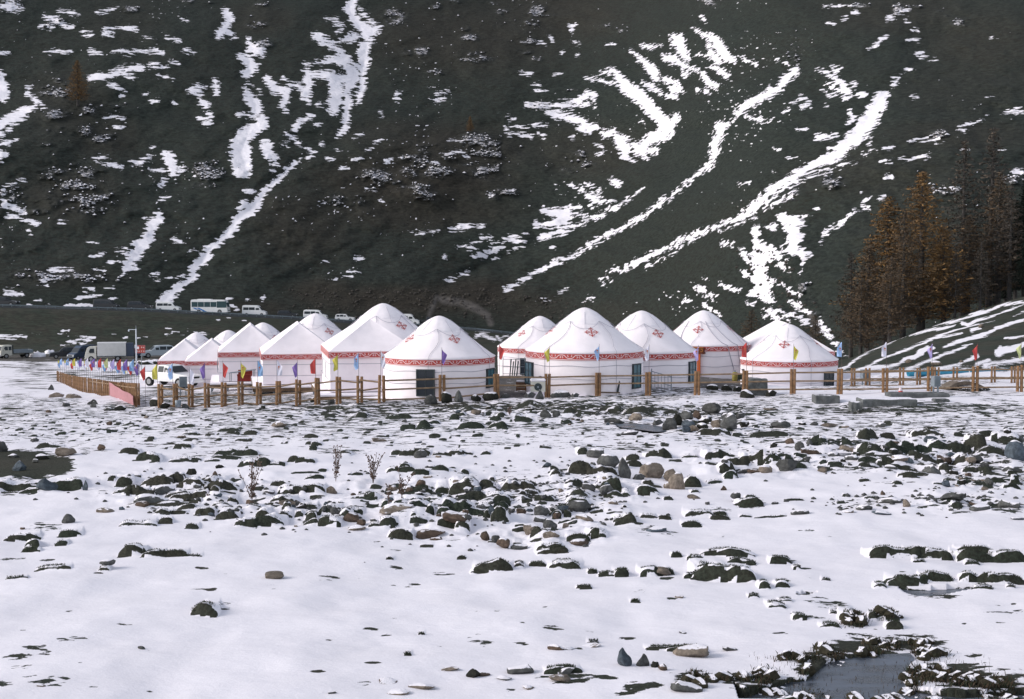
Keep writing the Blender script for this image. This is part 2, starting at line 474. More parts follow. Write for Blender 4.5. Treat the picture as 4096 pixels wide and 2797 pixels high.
# ---------------------------------------------------------------- turf banks and hummocks: (x, y, w, h) of each bare face
BANK = {
'A': [(320,315,150,30),(420,330,40,20),(80,240,50,12),(210,240,50,15),(205,185,30,14),(45,182,25,8),(70,50,130,14),(395,215,60,14),(680,193,100,26),(595,182,20,8),(850,150,60,16),(890,165,50,16),(1230,165,90,16),(1255,230,70,20),(1380,170,40,10),(1665,132,50,10),(1210,310,90,24),(1510,205,110,22),(1540,225,70,16),(1655,217,80,26),(1600,262,70,16),(1840,240,70,14),(2060,240,80,18),(2090,292,60,24),(2075,318,45,24),(990,272,45,18),(1270,273,70,12),(1390,240,60,14),(1450,268,30,10),
 (850,352,110,30),(970,385,140,50),(1030,400,60,40),(1220,400,180,30),(1400,410,80,14),(1550,350,220,40),(1500,390,160,20),(1650,430,110,40),(1740,430,90,40),(1830,440,100,26),(1940,412,60,36),(2020,420,110,30),(2140,480,50,14),(2080,530,110,26),(2030,495,140,12),(2290,355,70,30),
 (820,545,100,50),(740,540,40,20),(1020,545,180,60),(1160,525,100,50),(1290,560,170,50),(1380,545,100,60),(880,610,160,50),(960,620,110,30),(800,625,100,30),(1210,630,140,40),(1320,625,90,40),(1420,625,60,45),(1480,590,180,50),(1290,660,70,30),(1540,660,60,30),(1450,690,80,30),(1490,695,60,20),(1230,715,90,26),(1070,750,110,40),(1180,750,100,25),(1350,750,110,45),(1500,765,130,50),(900,825,200,45),(1090,805,80,35),(1270,840,80,35),(1635,820,120,50),(1790,800,170,80),(1740,760,90,50),(1860,770,120,40),(1900,730,50,40),(1980,770,40,22),(2060,780,60,50),(2060,815,80,35),(2180,810,130,60),(2040,700,100,40),(1870,660,150,40),(1930,600,150,40),(2070,600,130,50),(1850,570,90,30),(2190,740,120,50),(2290,770,80,80),(1690,725,90,20),
 (130,910,190,50),(200,960,80,60),(400,960,80,40),(460,890,130,40),(250,917,40,12),(60,590,80,14),(110,550,220,50),(180,605,110,16),(450,560,160,60)],
'B': [(590,345,170,40),(475,345,60,24),(770,355,100,26),(865,345,90,40),(1070,345,60,20),(950,350,60,12),(240,95,60,28),(490,95,130,30),(30,97,60,18),(900,95,50,24),(860,120,60,30),(1170,100,50,30),(1130,130,60,20),(970,165,130,40),(1150,172,100,36),(650,155,70,44),(720,145,60,24),(530,165,50,24),(570,165,50,24),(1320,133,110,26),(1310,25,60,14),(1020,235,60,16),(730,237,60,12),(780,257,40,10),(1600,142,60,18),(1640,70,80,30),(1780,70,170,40),(1920,50,80,30),(2080,65,160,30),(1350,290,20,8),(1465,320,70,12),(1710,340,60,40),
 (525,450,60,32),(530,488,110,30),(450,485,70,40),(705,450,40,18),(770,478,100,30),(930,475,40,26),(630,510,90,26),(215,515,60,12),(160,520,24,10),(920,560,160,110),(1080,530,90,30),(780,580,90,40),(1090,580,100,50),(1270,575,200,60),(1370,560,60,30),(650,610,130,40),(540,610,100,30),(260,625,90,26),(310,655,80,40),(990,640,120,40),(930,655,80,30),(1120,645,110,45),(1180,670,90,45),(1370,612,80,28),(740,635,40,12),
 (400,690,60,50),(560,700,210,70),(900,725,150,80),(1000,735,140,60),(1090,700,120,50),(1170,700,80,40),(820,690,70,50),(700,750,50,50),(780,755,80,50),(1160,780,100,90),(1080,790,50,50),(910,820,80,80),(840,820,150,50),(500,870,130,60),(620,815,90,20),(410,820,100,40),(40,810,120,60),(30,740,100,30),(160,745,140,40),(320,830,70,20),
 (1530,490,60,40),(1520,445,50,20),(1460,443,30,10),(1700,465,120,60),(1810,480,110,50),(1900,480,70,30),(1660,570,110,40),(1740,560,30,20),(1840,580,110,50),(1900,570,120,90),(1920,630,110,50),(2000,610,60,40),(2140,595,130,50),(2150,540,60,26),(1460,655,130,50),(1670,655,80,30),(1680,680,130,50),(1790,725,50,20),(2000,790,120,60),(1940,790,50,30),(2150,770,90,24),(2260,775,70,22),(2280,650,50,20),(1470,875,110,40),(1400,890,60,40),(1810,895,110,50),(1680,920,140,40),(1540,750,60,40),(1610,750,50,30),(1500,980,140,50),(2040,375,80,26),(2050,415,90,30),(2190,350,110,40),(2270,345,80,50)],
'C': [(280,210,160,35),(430,215,60,30),(640,215,200,30),(480,270,40,10),(730,285,90,16),(970,290,100,60),(1080,285,100,26),(1150,290,60,36),(1060,315,70,24),(1300,240,120,60),(1430,240,90,40),(1260,290,110,20),(1690,220,200,60),(1900,225,60,24),(2090,208,90,14),(2060,245,90,25),(2220,260,160,70),(1480,300,80,30),(300,360,160,60),(110,365,110,30),(600,380,230,90),(420,410,120,40),(770,385,50,20),(850,400,90,30),(250,430,80,20),(350,440,90,50),(380,490,80,40),(850,435,70,40),(130,520,100,60),(270,525,90,20),
 (1300,350,150,60),(1450,330,100,70),(1560,330,120,60),(1650,330,80,40),(1850,310,230,80),(2010,290,120,90),(1650,375,150,40),(2130,340,160,40),(1920,380,110,60),(1300,405,110,30),(1280,440,60,26),(1400,415,90,34),(1340,440,60,24),(1080,435,80,26),(1540,440,120,24),(1470,440,70,20),(1720,395,110,22),(1810,430,70,60),(1990,450,110,30),(2080,460,80,30),(2260,475,60,24),(1840,550,80,24),(1960,515,60,26),(1560,500,100,30),(1600,490,150,20),(2130,545,150,20),(2250,585,120,30),(2290,540,80,60),
 (1270,533,60,14),(1490,565,50,20),(140,590,50,24),(170,740,160,50),(310,765,110,26),(310,740,80,20),(480,758,70,16),(510,670,150,60),(510,628,60,20),(640,765,180,10),(800,660,110,12),(1150,640,40,12),(1110,688,50,14),(1310,657,80,12),(120,805,110,30),(1880,730,60,26),(2000,985,200,40),(1390,990,60,14)],
'D': [(880,50,140,60),(1010,77,130,38),(1150,77,150,34),(1280,88,100,10),(340,155,190,30),(100,222,120,18),(200,20,100,30),(1350,415,160,70),(690,160,60,30)],
'E': [(1510,10,170,40),(1110,105,230,60),(1290,105,60,36),(1410,95,90,26),(1600,105,190,50),(1780,145,60,26),(1870,160,100,36),(1970,155,90,50),(2160,145,130,60),(2290,150,50,40),(430,75,50,12),(905,48,50,10),(1720,262,90,20),(2060,366,60,10),(1780,617,60,12),(550,728,40,10),(640,570,40,8),(1570,835,200,40),(2240,650,170,24)],
'F': [(370,40,290,50),(430,95,130,36),(510,107,60,26),(140,75,80,26),(20,50,60,30),(710,90,120,45),(340,160,330,110),(210,140,90,60),(120,185,80,30),(820,142,50,24),(1450,45,280,75),(1720,40,280,75),(2000,45,240,75),(2230,45,190,75),(1630,95,70,22),(1985,92,80,24),(1010,218,50,12),(600,245,70,50),(720,240,90,40),(530,322,70,22),(680,380,110,40),(740,350,80,24),(840,450,80,36),(1040,505,120,26),(1060,420,40,16),(1370,250,70,30),(1560,225,220,50),(1760,215,200,60),(1960,215,100,60),(2180,215,270,60),(2060,280,120,26),(2240,265,50,24),(1200,440,160,80),(1410,425,120,50),(1320,430,50,50),(1460,490,90,40),(1230,495,50,16),
 (90,655,230,40)]}
# thin, half-bare snow: (x, y, rx, ry, amount)
THIN = {
'A': [(120,430,300,85,1.5),(380,440,110,60,1.3),(-60,420,200,90,1.5),(80,40,160,40,.35),(400,40,300,30,.4),(900,30,400,20,.3),(1100,110,500,25,.35),(1300,180,600,60,.32),(1500,250,500,80,.3),(1950,60,400,40,.55),(2200,40,300,60,.6),(1500,370,300,40,.4),(600,360,120,40,.3),(1080,690,230,45,.6),(300,850,150,40,.35),(100,610,150,20,.4),(680,640,60,40,.25),(1200,310,300,20,.35)],
'B': [(300,50,500,60,.62),(900,40,700,50,.62),(600,110,500,40,.5),(1600,40,600,50,.6),(2100,70,400,60,.6),(1000,190,500,40,.42),(1400,175,300,30,.55),(1800,190,200,20,.5),(400,220,500,40,.3),(1100,290,300,20,.4),(100,340,200,30,.45),(2050,300,200,25,.5),(1700,240,300,20,.3),(900,700,600,120,.22),(1400,600,600,200,.2),(1750,310,300,20,.4),(2200,860,150,40,.4)],
'C': [(300,60,500,60,.55),(700,60,400,30,.45),(1600,55,900,42,.72),(1100,95,300,12,.5),(2200,60,200,60,.5),(620,230,250,30,.5),(860,225,180,15,.5),(250,295,150,20,.4),(1200,250,100,30,.3),(1650,400,700,120,.25),(2100,500,300,120,.35),(500,670,110,50,.5),(1950,720,350,60,.4),(1300,680,300,60,.25),(2200,740,140,50,.55),(310,735,90,40,.4),(1500,560,200,20,.3),(1240,470,200,20,.4)],
'D': [(100,100,120,20,.4),(80,720,110,50,.5),(250,690,110,45,.5),(510,610,90,18,.45),(140,805,90,22,.5),(50,920,100,40,.5),(280,895,180,40,.5),(1800,275,60,22,.45),(2160,225,80,14,.35),(640,410,120,40,.0),(830,510,60,10,.4),(1500,380,60,40,.35),(1350,282,110,7,.4),(1540,180,90,10,.4)],
'E': [(790,143,90,16,.5),(1520,536,90,18,.42),(1030,610,120,45,.45),(1740,550,70,18,.35),(1600,890,220,35,.62),(1870,890,90,28,.55),(2080,960,200,50,.55),(2270,200,50,16,.5),(1230,950,50,18,.5),(1360,515,100,12,.3),(290,548,90,18,.28),(480,460,80,8,.35),(470,120,80,12,.3),(1080,415,150,20,.25),(80,200,200,10,.3)],
'F': [(880,150,60,12,.4),(2200,420,170,30,.45),(860,300,60,14,.6),(700,560,60,10,.4),(850,720,200,40,.6),(1250,670,320,90,.72),(1600,600,250,70,.65),(1800,800,320,80,.75),(2050,880,330,110,.72),(700,910,420,70,.75),(180,870,200,50,.6),(400,860,200,50,.55),(1000,800,200,60,.7),(2250,950,200,60,.7),(1000,370,200,80,.28),(900,450,150,40,.35),(1250,560,150,20,.3),(1700,330,220,20,.5),(100,930,130,50,.5),(1450,250,130,20,.4),(2180,490,50,8,.4)],
'Z1': [(100,960,400,40,.45),(450,1000,300,120,.5),(900,1090,500,100,.5),(1400,1080,500,80,.55),(300,1150,350,120,.4),(200,1340,250,60,.42),(700,1390,400,70,.42),(400,1240,250,60,.35),(900,1000,600,40,.4),(1500,1450,300,60,.6),(1900,1330,400,150,.5),(1300,870,900,15,.55)],
'Z2': [(400,1300,500,150,.55),(1000,1350,700,100,.65),(1600,1350,400,130,.62),(900,1440,800,30,.5),(300,1440,400,40,.6)],
'Z3': [(200,1350,500,80,.6),(900,1380,700,30,.6),(300,1480,600,70,.5)],
'Z5': [(600,1330,1100,60,.5),(1500,1200,400,60,.4),(1800,1270,500,50,.5)],
'Z6': [(600,1360,600,80,.4),(1500,1200,700,60,.4),(1700,1470,500,50,.6)],
'Z7': [(300,1140,500,60,.4),(1200,1150,700,70,.42),(1500,1300,900,40,.4),(1000,1460,1100,60,.6),(1900,1400,400,50,.4)]}
# boulder fields: rough broken ground  (x, y, rx, ry)
FIELD = {'B': [(900,700,800,230),(1750,600,400,220),(1500,860,500,120),(400,650,400,130),(1500,60,900,70),(2100,80,300,90)],
         'C': [(600,400,600,110),(1500,360,700,130),(2000,400,400,170),(250,120,420,110),(2050,560,350,80),(1900,700,400,70)],
         'A': [(1300,600,700,140),(1900,750,500,110),(200,560,350,70),(2200,80,300,50)]}
# ponds
POND = [
 [P('F', x, y) for x, y in [(392,905),(470,950),(640,905),(760,860),(880,850),(960,790),(1000,750),(1120,720),(1330,700),(1560,690),(1590,720),(1540,790),(1520,850),(1560,905),(1700,930),(1900,950),(2100,935),(2324,930),(2500,960),(2500,1030),(430,1030)]],
 [P('F', x, y) for x, y in [(1490,262),(1640,268),(1840,258),(2030,256),(1990,285),(1880,300),(1760,318),(1620,320),(1540,296)]],
 [P('F', x, y) for x, y in [(815,293),(880,288),(970,287),(900,300),(830,308)]],
 [P('B', x, y) for x, y in [(1925,150),(2010,146),(2120,158),(2230,172),(2270,205),(2180,206),(2060,190),(1960,178)]],
 [P('C', x, y) for x, y in [(1040,352),(1120,345),(1200,352),(1220,372),(1130,380),(1060,372)]],
]
# hill at the side: lying snow in streaks (bare elsewhere)
HILL = [('Z7', s) for s in [
 [(0,950,30),(80,880,20),(150,840,20),(250,780,15),(370,730,15),(480,680,25),(600,620,20),(690,590,8)],[(740,585,8),(850,555,30),(950,530,20),(1050,510,35),(1150,500,30),(1300,460,20)],[(1020,470,8),(1110,440,30),(1250,420,30),(1400,380,20),(1500,350,25),(1600,320,30),(1750,270,40),(1850,220,35),(2000,190,20),(2136,180,30),(2500,150,40)],[(1400,310,10),(1520,320,30),(1650,290,30)],
 [(60,1040,15),(200,980,25),(330,910,25),(450,850,25),(600,800,30),(700,760,25),(800,720,25),(900,680,35),(1000,640,35),(1100,590,30),(1200,560,30),(1300,520,20)],[(1050,620,40),(1200,600,20),(1380,560,15)],[(1380,440,50),(1450,460,40),(1560,400,30),(1700,370,20),(1900,290,20),(2136,210,20),(2500,160,30)],[(1300,520,15),(1500,470,15),(1620,440,12),(1780,415,8)],
 [(200,1000,30),(350,970,40),(480,960,30),(600,930,30),(700,870,50),(800,850,60),(880,790,80),(960,740,50),(1040,740,20)],[(1040,800,15),(1150,740,20),(1250,690,35),(1400,640,40),(1450,620,30),(1550,600,50),(1700,560,40),(1800,500,35),(1950,450,40),(2136,390,40),(2500,300,50)],[(1500,520,50),(1600,500,30)],
 [(700,1000,25),(850,940,25),(1000,880,20),(1100,840,30),(1250,790,30),(1400,720,35),(1500,690,20)],[(1030,1000,25),(1200,980,30),(1330,950,30),(1420,900,40),(1560,830,50)],[(1850,740,50),(1830,800,100),(1900,770,90),(1980,760,80),(2136,690,60),(2500,600,60)],[(1650,960,40),(1850,930,40),(2000,900,60),(2136,880,60)],[(1560,950,40),(1700,900,60)],[(1700,800,40)],[(1900,620,15),(2136,590,20)],[(2000,350,20),(2136,300,20)],
 [(-250,1080,20),(-120,1000,20),(0,960,25)]]]
HILL += [('M6', [(960,1130,30),(980,1180,50),(1020,1220,60),(1040,1260,40),(1080,1300,30)]), ('M6', [(1060,1330,14),(1150,1355,8)])]
# embankment and lower valley at the far end: lying snow
EMB = [('Z1', s) for s in [[(-60,612,40),(0,610,40),(100,610,45),(200,610,45),(330,605,20)],[(330,580,15),(480,590,15)],[(380,553,8),(500,553,8)],[(570,630,8),(750,630,10)],[(760,515,14),(850,520,12)],[(710,565,12),(830,575,15)],[(830,625,12),(940,625,14)],[(870,590,8),(1000,605,12),(1160,610,10)],[(830,650,12),(950,660,30),(1000,680,40),(1080,650,30),(1170,628,15)],[(740,700,20),(830,690,30),(920,690,25)],[(1510,625,20),(1560,622,20)],[(1620,600,6),(1780,612,14)],[(1340,578,8),(1420,578,8)],[(2020,497,12),(2090,494,10)]]]
EMB += [('Z2', s) for s in [[(345,497,12),(410,497,10)],[(590,500,12),(610,515,20)],[(430,543,18),(510,543,10)],[(690,540,20),(780,560,35),(900,570,15)],[(520,580,8),(600,580,8)],[(0,610,12),(110,610,12)],[(970,393,10),(1000,393,8)],[(1290,400,15),(1330,393,12)],[(1090,370,8),(1130,370,6)],[(340,575,8),(410,575,6)]]]
EMB += [('Z4', s) for s in [[(630,600,40),(700,560,30),(760,540,14)],[(700,580,30),(800,620,40),(850,640,30)],[(880,600,30),(920,640,25)],[(830,440,8),(880,470,20),(920,530,30)],[(560,520,6),(680,520,8),(780,545,8)],[(940,610,20),(1020,580,14)]]]
MSNOW = {
'M1': [[(20,40,50),(90,25,60),(130,60,50),(60,55,40)],[(300,110,20),(370,130,45),(400,155,40),(480,180,15)],[(260,180,15),(350,180,15)],[(390,85,15),(440,75,15),(520,98,22)],[(650,90,20),(730,70,25),(790,65,10)],[(550,215,25),(610,230,20)],[(690,190,15),(760,190,15),(830,190,25),(900,195,28)],[(690,225,40),(750,230,30)],[(940,255,12),(1030,250,12)],[(1100,255,10),(1195,265,18)],[(290,345,10),(380,345,25),(470,345,12)],[(0,350,30),(70,350,10)],[(605,345,35),(660,345,35)],[(750,340,15),(820,345,40),(900,345,25),(1000,345,25),(1040,330,30),(1080,355,30)],[(1220,325,20),(1290,360,15)],[(1210,138,18),(1240,138,12)],
 [(590,520,25),(660,510,60),(740,500,50),(800,470,50),(870,450,45),(950,450,30)],[(820,490,40),(880,520,25)],[(990,440,30),(1050,440,40),(1110,440,20)],[(1110,420,12),(1180,415,12)],[(1050,500,8),(1150,525,8)],[(700,560,15),(760,575,25),(830,595,12)],
 [(0,480,40),(15,560,90),(20,640,90)],[(215,560,12),(180,590,35),(190,630,30),(240,670,30),(290,700,30)],[(240,700,30),(170,740,70),(100,780,90),(40,800,80),(0,830,60)],[(60,860,40),(70,830,30)],[(0,890,60),(15,895,30)],[(0,960,30),(60,945,30),(110,930,10)],[(0,1050,60),(40,1015,30)],
 [(1500,80,60),(1520,120,70),(1510,170,60),(1460,220,70),(1450,240,40)],[(1490,200,40),(1560,240,30)],[(1650,260,20),(1670,320,80),(1720,340,90),(1740,355,50)],[(1600,380,60),(1650,400,80),(1680,440,80),(1640,480,80)],
 [(1630,590,30),(1650,640,70),(1690,690,90),(1710,740,90)],[(1570,765,20),(1620,750,30),(1680,780,25)],[(1740,770,60),(1740,820,100),(1690,860,90),(1620,900,110),(1590,960,140),(1600,1020,160),(1610,1080,140),(1600,1130,120)],[(1640,550,15),(1730,605,30)],
 [(1270,600,70),(1330,610,40)],[(1310,570,30),(1360,580,15)],[(1430,560,60),(1440,610,40)],[(1320,655,30),(1360,690,60),(1370,710,40)],[(1370,740,40),(1400,770,30)],[(1320,790,25),(1390,815,50)],
 [(1780,530,60),(1830,590,80),(1900,600,50),(1900,660,60),(1880,700,60),(1900,740,20)],[(1880,520,15),(1930,560,20),(2000,580,40)],[(2040,480,60),(2050,560,80),(2030,630,80),(2050,680,30)],
 [(2010,435,15),(2100,420,25),(2200,400,50),(2300,400,80)],[(2100,240,60),(2150,275,60),(2220,280,20)],[(2180,300,20),(2260,340,40),(2300,380,60)],[(2060,490,60),(2160,500,60),(2250,520,80),(2310,520,80)],[(2210,530,90),(2240,600,110),(2250,660,80),(2200,730,60)],[(2170,120,15),(2230,125,15)],[(2230,165,30),(2260,165,20)],[(2240,210,20),(2260,210,20)],
 [(2310,640,60),(2300,720,60),(2290,830,40),(2230,910,15)],[(2110,690,15),(2150,700,15)],[(2070,770,40),(2000,800,40),(1960,850,50)],[(2090,830,15),(2130,828,12)],[(1890,880,15),(1940,920,30),(1990,955,25)],[(2130,960,30),(2145,955,20)],[(1880,960,40),(1900,960,30)],[(2050,990,30),(2080,1010,30),(2050,1050,30)],[(1770,970,90),(1790,1020,60),(1830,1060,50)],[(1990,1070,20),(1930,1110,30),(1880,1150,20)],
 [(1090,1010,20),(1120,1050,90),(1140,1100,80),(1150,1150,60)],[(990,1125,15),(1080,1135,30)],[(1220,1110,20),(1180,1150,20)],[(860,1075,15),(930,1085,25)],[(940,1050,15),(1000,1045,30)],[(620,1045,12),(700,1040,15)],[(640,1080,15),(720,1095,30),(800,1110,30)],[(1000,985,15),(1020,985,15)],[(1010,670,25),(1060,670,25)],[(960,625,15),(980,625,12)],[(760,840,15),(820,840,18)],[(700,780,8),(830,784,6)],[(800,640,14),(820,635,10)],[(1150,675,10),(1160,706,10)]],
'M2': [[(190,0,50),(160,60,80),(180,110,60),(230,170,80),(280,210,100),(340,200,60)],[(230,60,30),(270,110,30),(330,170,30),(370,190,20)],[(200,240,70),(130,265,40),(80,282,12)],[(310,270,40),(330,272,20)],[(10,120,15),(90,130,10)],[(70,165,40),(110,170,30)],[(85,205,25),(100,208,15)],[(0,260,40),(40,275,20)],
 [(270,300,80),(250,340,100),(260,400,90),(250,450,80),(250,510,50),(250,580,60),(230,640,50),(215,690,20)],[(30,310,20),(90,350,30),(130,375,30)],[(0,410,50),(70,390,50),(150,430,60),(180,470,110),(180,530,110),(160,570,80),(140,620,50),(160,680,60),(140,740,50),(140,800,50),(130,860,50),(80,905,25)],[(10,480,40),(50,540,60),(70,600,80),(60,660,80),(60,730,80)],
 [(480,620,25),(480,660,45)],[(370,750,35),(375,770,20)],[(740,620,6),(830,605,15)],[(735,670,20),(790,655,18)],[(195,915,10),(225,915,14)],[(215,898,8),(245,893,10)],[(80,1000,14),(100,1000,10)],[(10,1050,14),(50,1050,14)],[(180,1060,6),(255,1052,12)],[(105,1115,20),(145,1105,15)],[(1370,560,10),(1430,558,10)],[(1400,600,8),(1470,603,10)],[(1525,490,8),(1560,490,6)],[(1300,488,12),(1370,490,10)],[(1500,245,20),(1505,270,14)],[(1420,288,14),(1465,294,12)],[(1575,345,12),(1578,357,12)],[(1670,370,10),(1680,372,6)],[(1620,160,20),(1650,175,40),(1640,200,20)],[(1650,278,8),(1690,292,8)],[(1880,296,8),(1920,297,6)],
 [(1340,700,40),(1430,700,40),(1520,700,35),(1620,700,40),(1700,690,50),(1790,705,12)],[(1560,665,12),(1650,670,25),(1720,650,60),(1760,620,50),(1790,640,60)],[(1740,518,15),(1800,530,20),(1880,550,15),(1950,560,20)],[(1840,480,20),(1920,470,50),(1960,520,70),(2000,580,100),(2060,620,100),(2120,670,100),(2170,730,100),(2230,790,90),(2270,840,120),(2260,890,90),(2170,920,90),(2120,960,80),(2060,1000,50),(2130,1040,40)],[(2324,780,60),(2300,900,30)],
 [(1470,740,30),(1540,760,60),(1620,780,60),(1700,800,60),(1750,850,80),(1700,860,60),(1800,840,50)],[(1850,890,50),(1920,880,50),(1950,940,80),(1990,990,100),(1980,1030,60),(2040,1070,30)],[(1960,920,50),(2010,915,20)],[(2050,960,60),(2110,1000,60),(2200,1000,40)],
 [(2040,340,20),(2080,380,40),(2130,420,60),(2180,480,90),(2200,530,60)],[(2110,550,20),(2170,580,60),(2230,620,25)],[(2090,300,8),(2150,312,40),(2220,300,20)],[(2260,380,60),(2310,400,60)],[(2324,270,60),(2310,300,30)],[(2260,530,40),(2324,550,50)],[(2290,640,50),(2324,640,40)],[(1200,780,20),(1260,790,14)],[(1200,845,12),(1350,843,8)],[(1380,830,15),(1470,827,12)],[(1200,880,12),(1300,885,35),(1380,905,8)],[(1420,890,20),(1445,900,25)],[(1630,910,18),(1650,914,20)],[(2095,808,10),(2120,810,10)],[(1800,960,14),(1840,975,14)],[(1800,1025,14),(1850,1015,20)],[(440,1050,12),(560,1040,10)],[(800,1025,15),(910,1005,22),(950,1035,6)],[(400,1075,14),(420,1072,10)],[(820,925,8),(990,945,8)],[(710,1075,10),(750,1085,10)],[(275,995,10),(310,990,8)],[(330,945,6),(370,930,8)]],
'M3': [[(0,250,60),(30,270,100),(50,330,80),(80,380,50)],[(130,190,12),(200,230,30),(280,270,70),(310,320,80),(340,370,80),(390,400,50)],[(230,300,30),(260,310,30)],[(240,350,50),(290,400,70)],[(250,440,20),(300,460,40),(350,500,60)],[(0,390,60),(60,430,50),(130,460,30),(180,490,40),(230,550,50),(270,570,50)],[(70,500,50),(90,480,30)],[(0,590,80),(40,600,50)],[(150,600,25),(240,615,15)],[(190,120,30),(200,140,20)],[(450,390,8),(500,410,15),(545,430,25)],[(150,365,15),(220,370,10)],
 [(820,440,20),(800,470,50),(740,520,75),(720,560,60),(700,590,50),(640,610,70),(590,640,60),(520,680,60),(450,720,60),(420,760,25),(390,800,20),(340,830,45),(300,850,70),(300,900,70),(270,950,60),(270,1000,60),(260,1060,50),(230,1110,40),(170,1155,20)],[(830,480,8),(770,540,8),(700,600,8),(600,650,8),(500,710,8)],[(740,420,20),(760,435,15)],[(680,395,16),(700,397,14)],[(950,465,8),(1010,480,20),(1060,510,40),(1110,560,50),(1150,600,70)],[(1060,460,40),(1100,460,30)],[(1000,560,16),(1030,560,25)],[(980,600,12),(1005,603,12)],[(1050,580,30),(1130,610,30)],[(1020,630,25),(1080,625,20)],[(1220,625,40),(1270,630,20)],[(1180,560,25),(1200,555,20)],[(1130,650,30),(1180,640,30)],
 [(1400,620,60),(1370,650,100),(1360,700,110),(1320,740,110),(1300,790,130),(1260,840,120),(1220,890,110),(1180,930,120),(1120,970,80),(1130,1000,80),(1060,1050,70),(980,1080,60),(900,1120,60),(830,1155,70)],[(1170,740,30),(1190,790,40),(1160,820,40)],[(950,910,40),(1030,910,35),(1100,900,15)],[(1270,910,30),(1300,910,20)],[(1030,980,20),(1050,978,16)],[(1280,955,16),(1305,950,12)],
 [(1450,515,15),(1500,515,25),(1470,550,40),(1430,580,15)],[(1530,465,20),(1570,460,12)],[(1620,360,20),(1650,350,24)],[(1640,383,15),(1680,380,15)],[(1700,400,12),(1745,390,6)],[(1585,648,12),(1615,643,10)],[(2115,255,12),(2145,248,10)],[(2080,652,10),(2120,648,8)],[(1290,325,10),(1340,300,18),(1410,240,12)],[(1410,130,25),(1440,120,25)],[(1480,90,20),(1500,80,25),(1560,60,20)],[(1545,120,20),(1545,145,14)],[(1020,155,15),(1060,158,10)],[(1000,40,8),(1150,35,8),(1220,35,8)],[(1110,128,10),(1140,122,10)],[(1190,80,12),(1215,84,10)],[(1550,265,6),(1640,262,8)],[(1585,203,8),(1620,201,8)],
 [(840,650,25),(880,650,15)],[(850,715,25),(890,700,40),(910,680,20)],[(780,685,10),(805,686,10)],[(735,728,12),(760,722,10)],[(480,770,15),(540,790,30),(640,803,10)],[(820,858,8),(880,862,12)],[(755,1047,8),(800,1047,8)],[(670,990,8),(700,988,6)],[(1005,708,10),(1030,711,8)],[(2324,745,30),(2240,740,25),(2170,755,15)],[(2270,722,10),(2300,718,8)],[(2080,780,8),(1990,820,8)],[(1990,820,8),(1890,850,8)],[(1760,890,8),(1640,920,10),(1560,945,6)],[(1950,820,10),(2000,816,10)],[(1880,875,12),(1930,873,12)],[(1740,915,12),(1700,930,10),(1640,950,12)],[(1740,945,8),(1790,938,6)],[(1450,980,12),(1400,990,12)],[(1340,1005,8),(1250,1022,10)],[(1380,1075,12),(1450,1077,12)],[(1500,1055,20),(1560,1055,20),(1680,1038,10)],[(1210,1070,8),(1120,1100,14),(1010,1135,12),(930,1158,8)],[(1910,997,14),(1960,994,8)],[(2160,990,8),(2200,988,6)],[(2250,1140,30),(2300,1140,40)]],
'M4': [[(1600,0,150),(1600,60,150),(1600,120,130),(1640,150,50)],[(1750,0,50),(1800,50,50)],[(1800,95,20),(1840,85,30)],[(1800,140,25),(1820,138,20)],
 [(1960,90,30),(1920,130,40),(1870,180,40),(1820,220,40),(1760,260,50),(1730,310,70),(1700,360,80),(1660,400,90),(1600,440,80),(1560,490,70),(1530,540,60),(1480,590,60),(1420,640,60),(1370,690,70),(1330,740,80),(1280,790,70),(1290,840,60),(1230,880,60),(1180,920,70),(1120,970,80),(1070,1010,60)],[(1640,270,40),(1700,280,20)],[(1630,350,50),(1600,390,60)],
 [(1050,430,50),(1060,470,60),(1010,490,90),(1000,550,90),(980,600,90),(920,650,100),(900,700,90),(850,750,60)],[(770,660,20),(840,665,30)],[(900,780,40),(850,790,50),(810,825,15)],[(960,460,12),(985,462,12)],[(780,720,10),(800,724,8)],[(720,745,8),(745,748,8)],
 [(1155,575,25),(1175,580,20)],[(1150,615,15),(1200,605,20)],[(1240,688,10),(1270,686,8)],[(1270,656,10),(1290,655,8)],[(600,700,20),(650,698,30),(685,695,15)],[(630,797,12),(690,800,12)],[(640,830,14),(665,830,12)],[(575,853,8),(605,854,6)],[(330,800,15),(400,800,25),(470,795,14)],[(340,840,30),(290,865,40)],[(340,850,30),(400,860,20)],[(40,940,40),(90,925,20)],[(60,950,30),(150,960,10)],[(240,900,10),(310,905,8)],[(560,935,12),(620,930,22)],[(700,940,14),(760,925,18)],[(520,980,20),(600,975,25),(670,968,15)],[(740,985,15),(800,990,15)],[(1000,825,10),(1060,822,10)],[(1010,865,6),(1130,850,10)],[(1180,843,12),(1260,843,15)],[(570,612,6),(640,608,10)],
 [(1100,190,20),(1080,230,40)],[(1070,330,25),(1120,320,15)],[(170,200,10),(80,220,20),(30,260,25),(10,310,30),(40,350,35),(100,390,40),(180,430,20)],[(20,370,30),(100,375,25)],[(50,430,30),(130,450,30),(200,475,25),(250,490,15)],[(400,480,20),(450,488,15)],[(185,540,15),(215,565,8)],[(0,30,60),(40,20,20)],[(190,1028,12),(330,1037,8)],[(430,1040,12),(540,1030,30),(610,1040,15)],[(235,1002,8),(265,1001,6)],[(1540,1030,20),(1570,1055,20)],[(1515,1000,20),(1530,995,14)],[(1755,965,28),(1740,995,20)],[(1640,987,8),(1665,987,6)]],
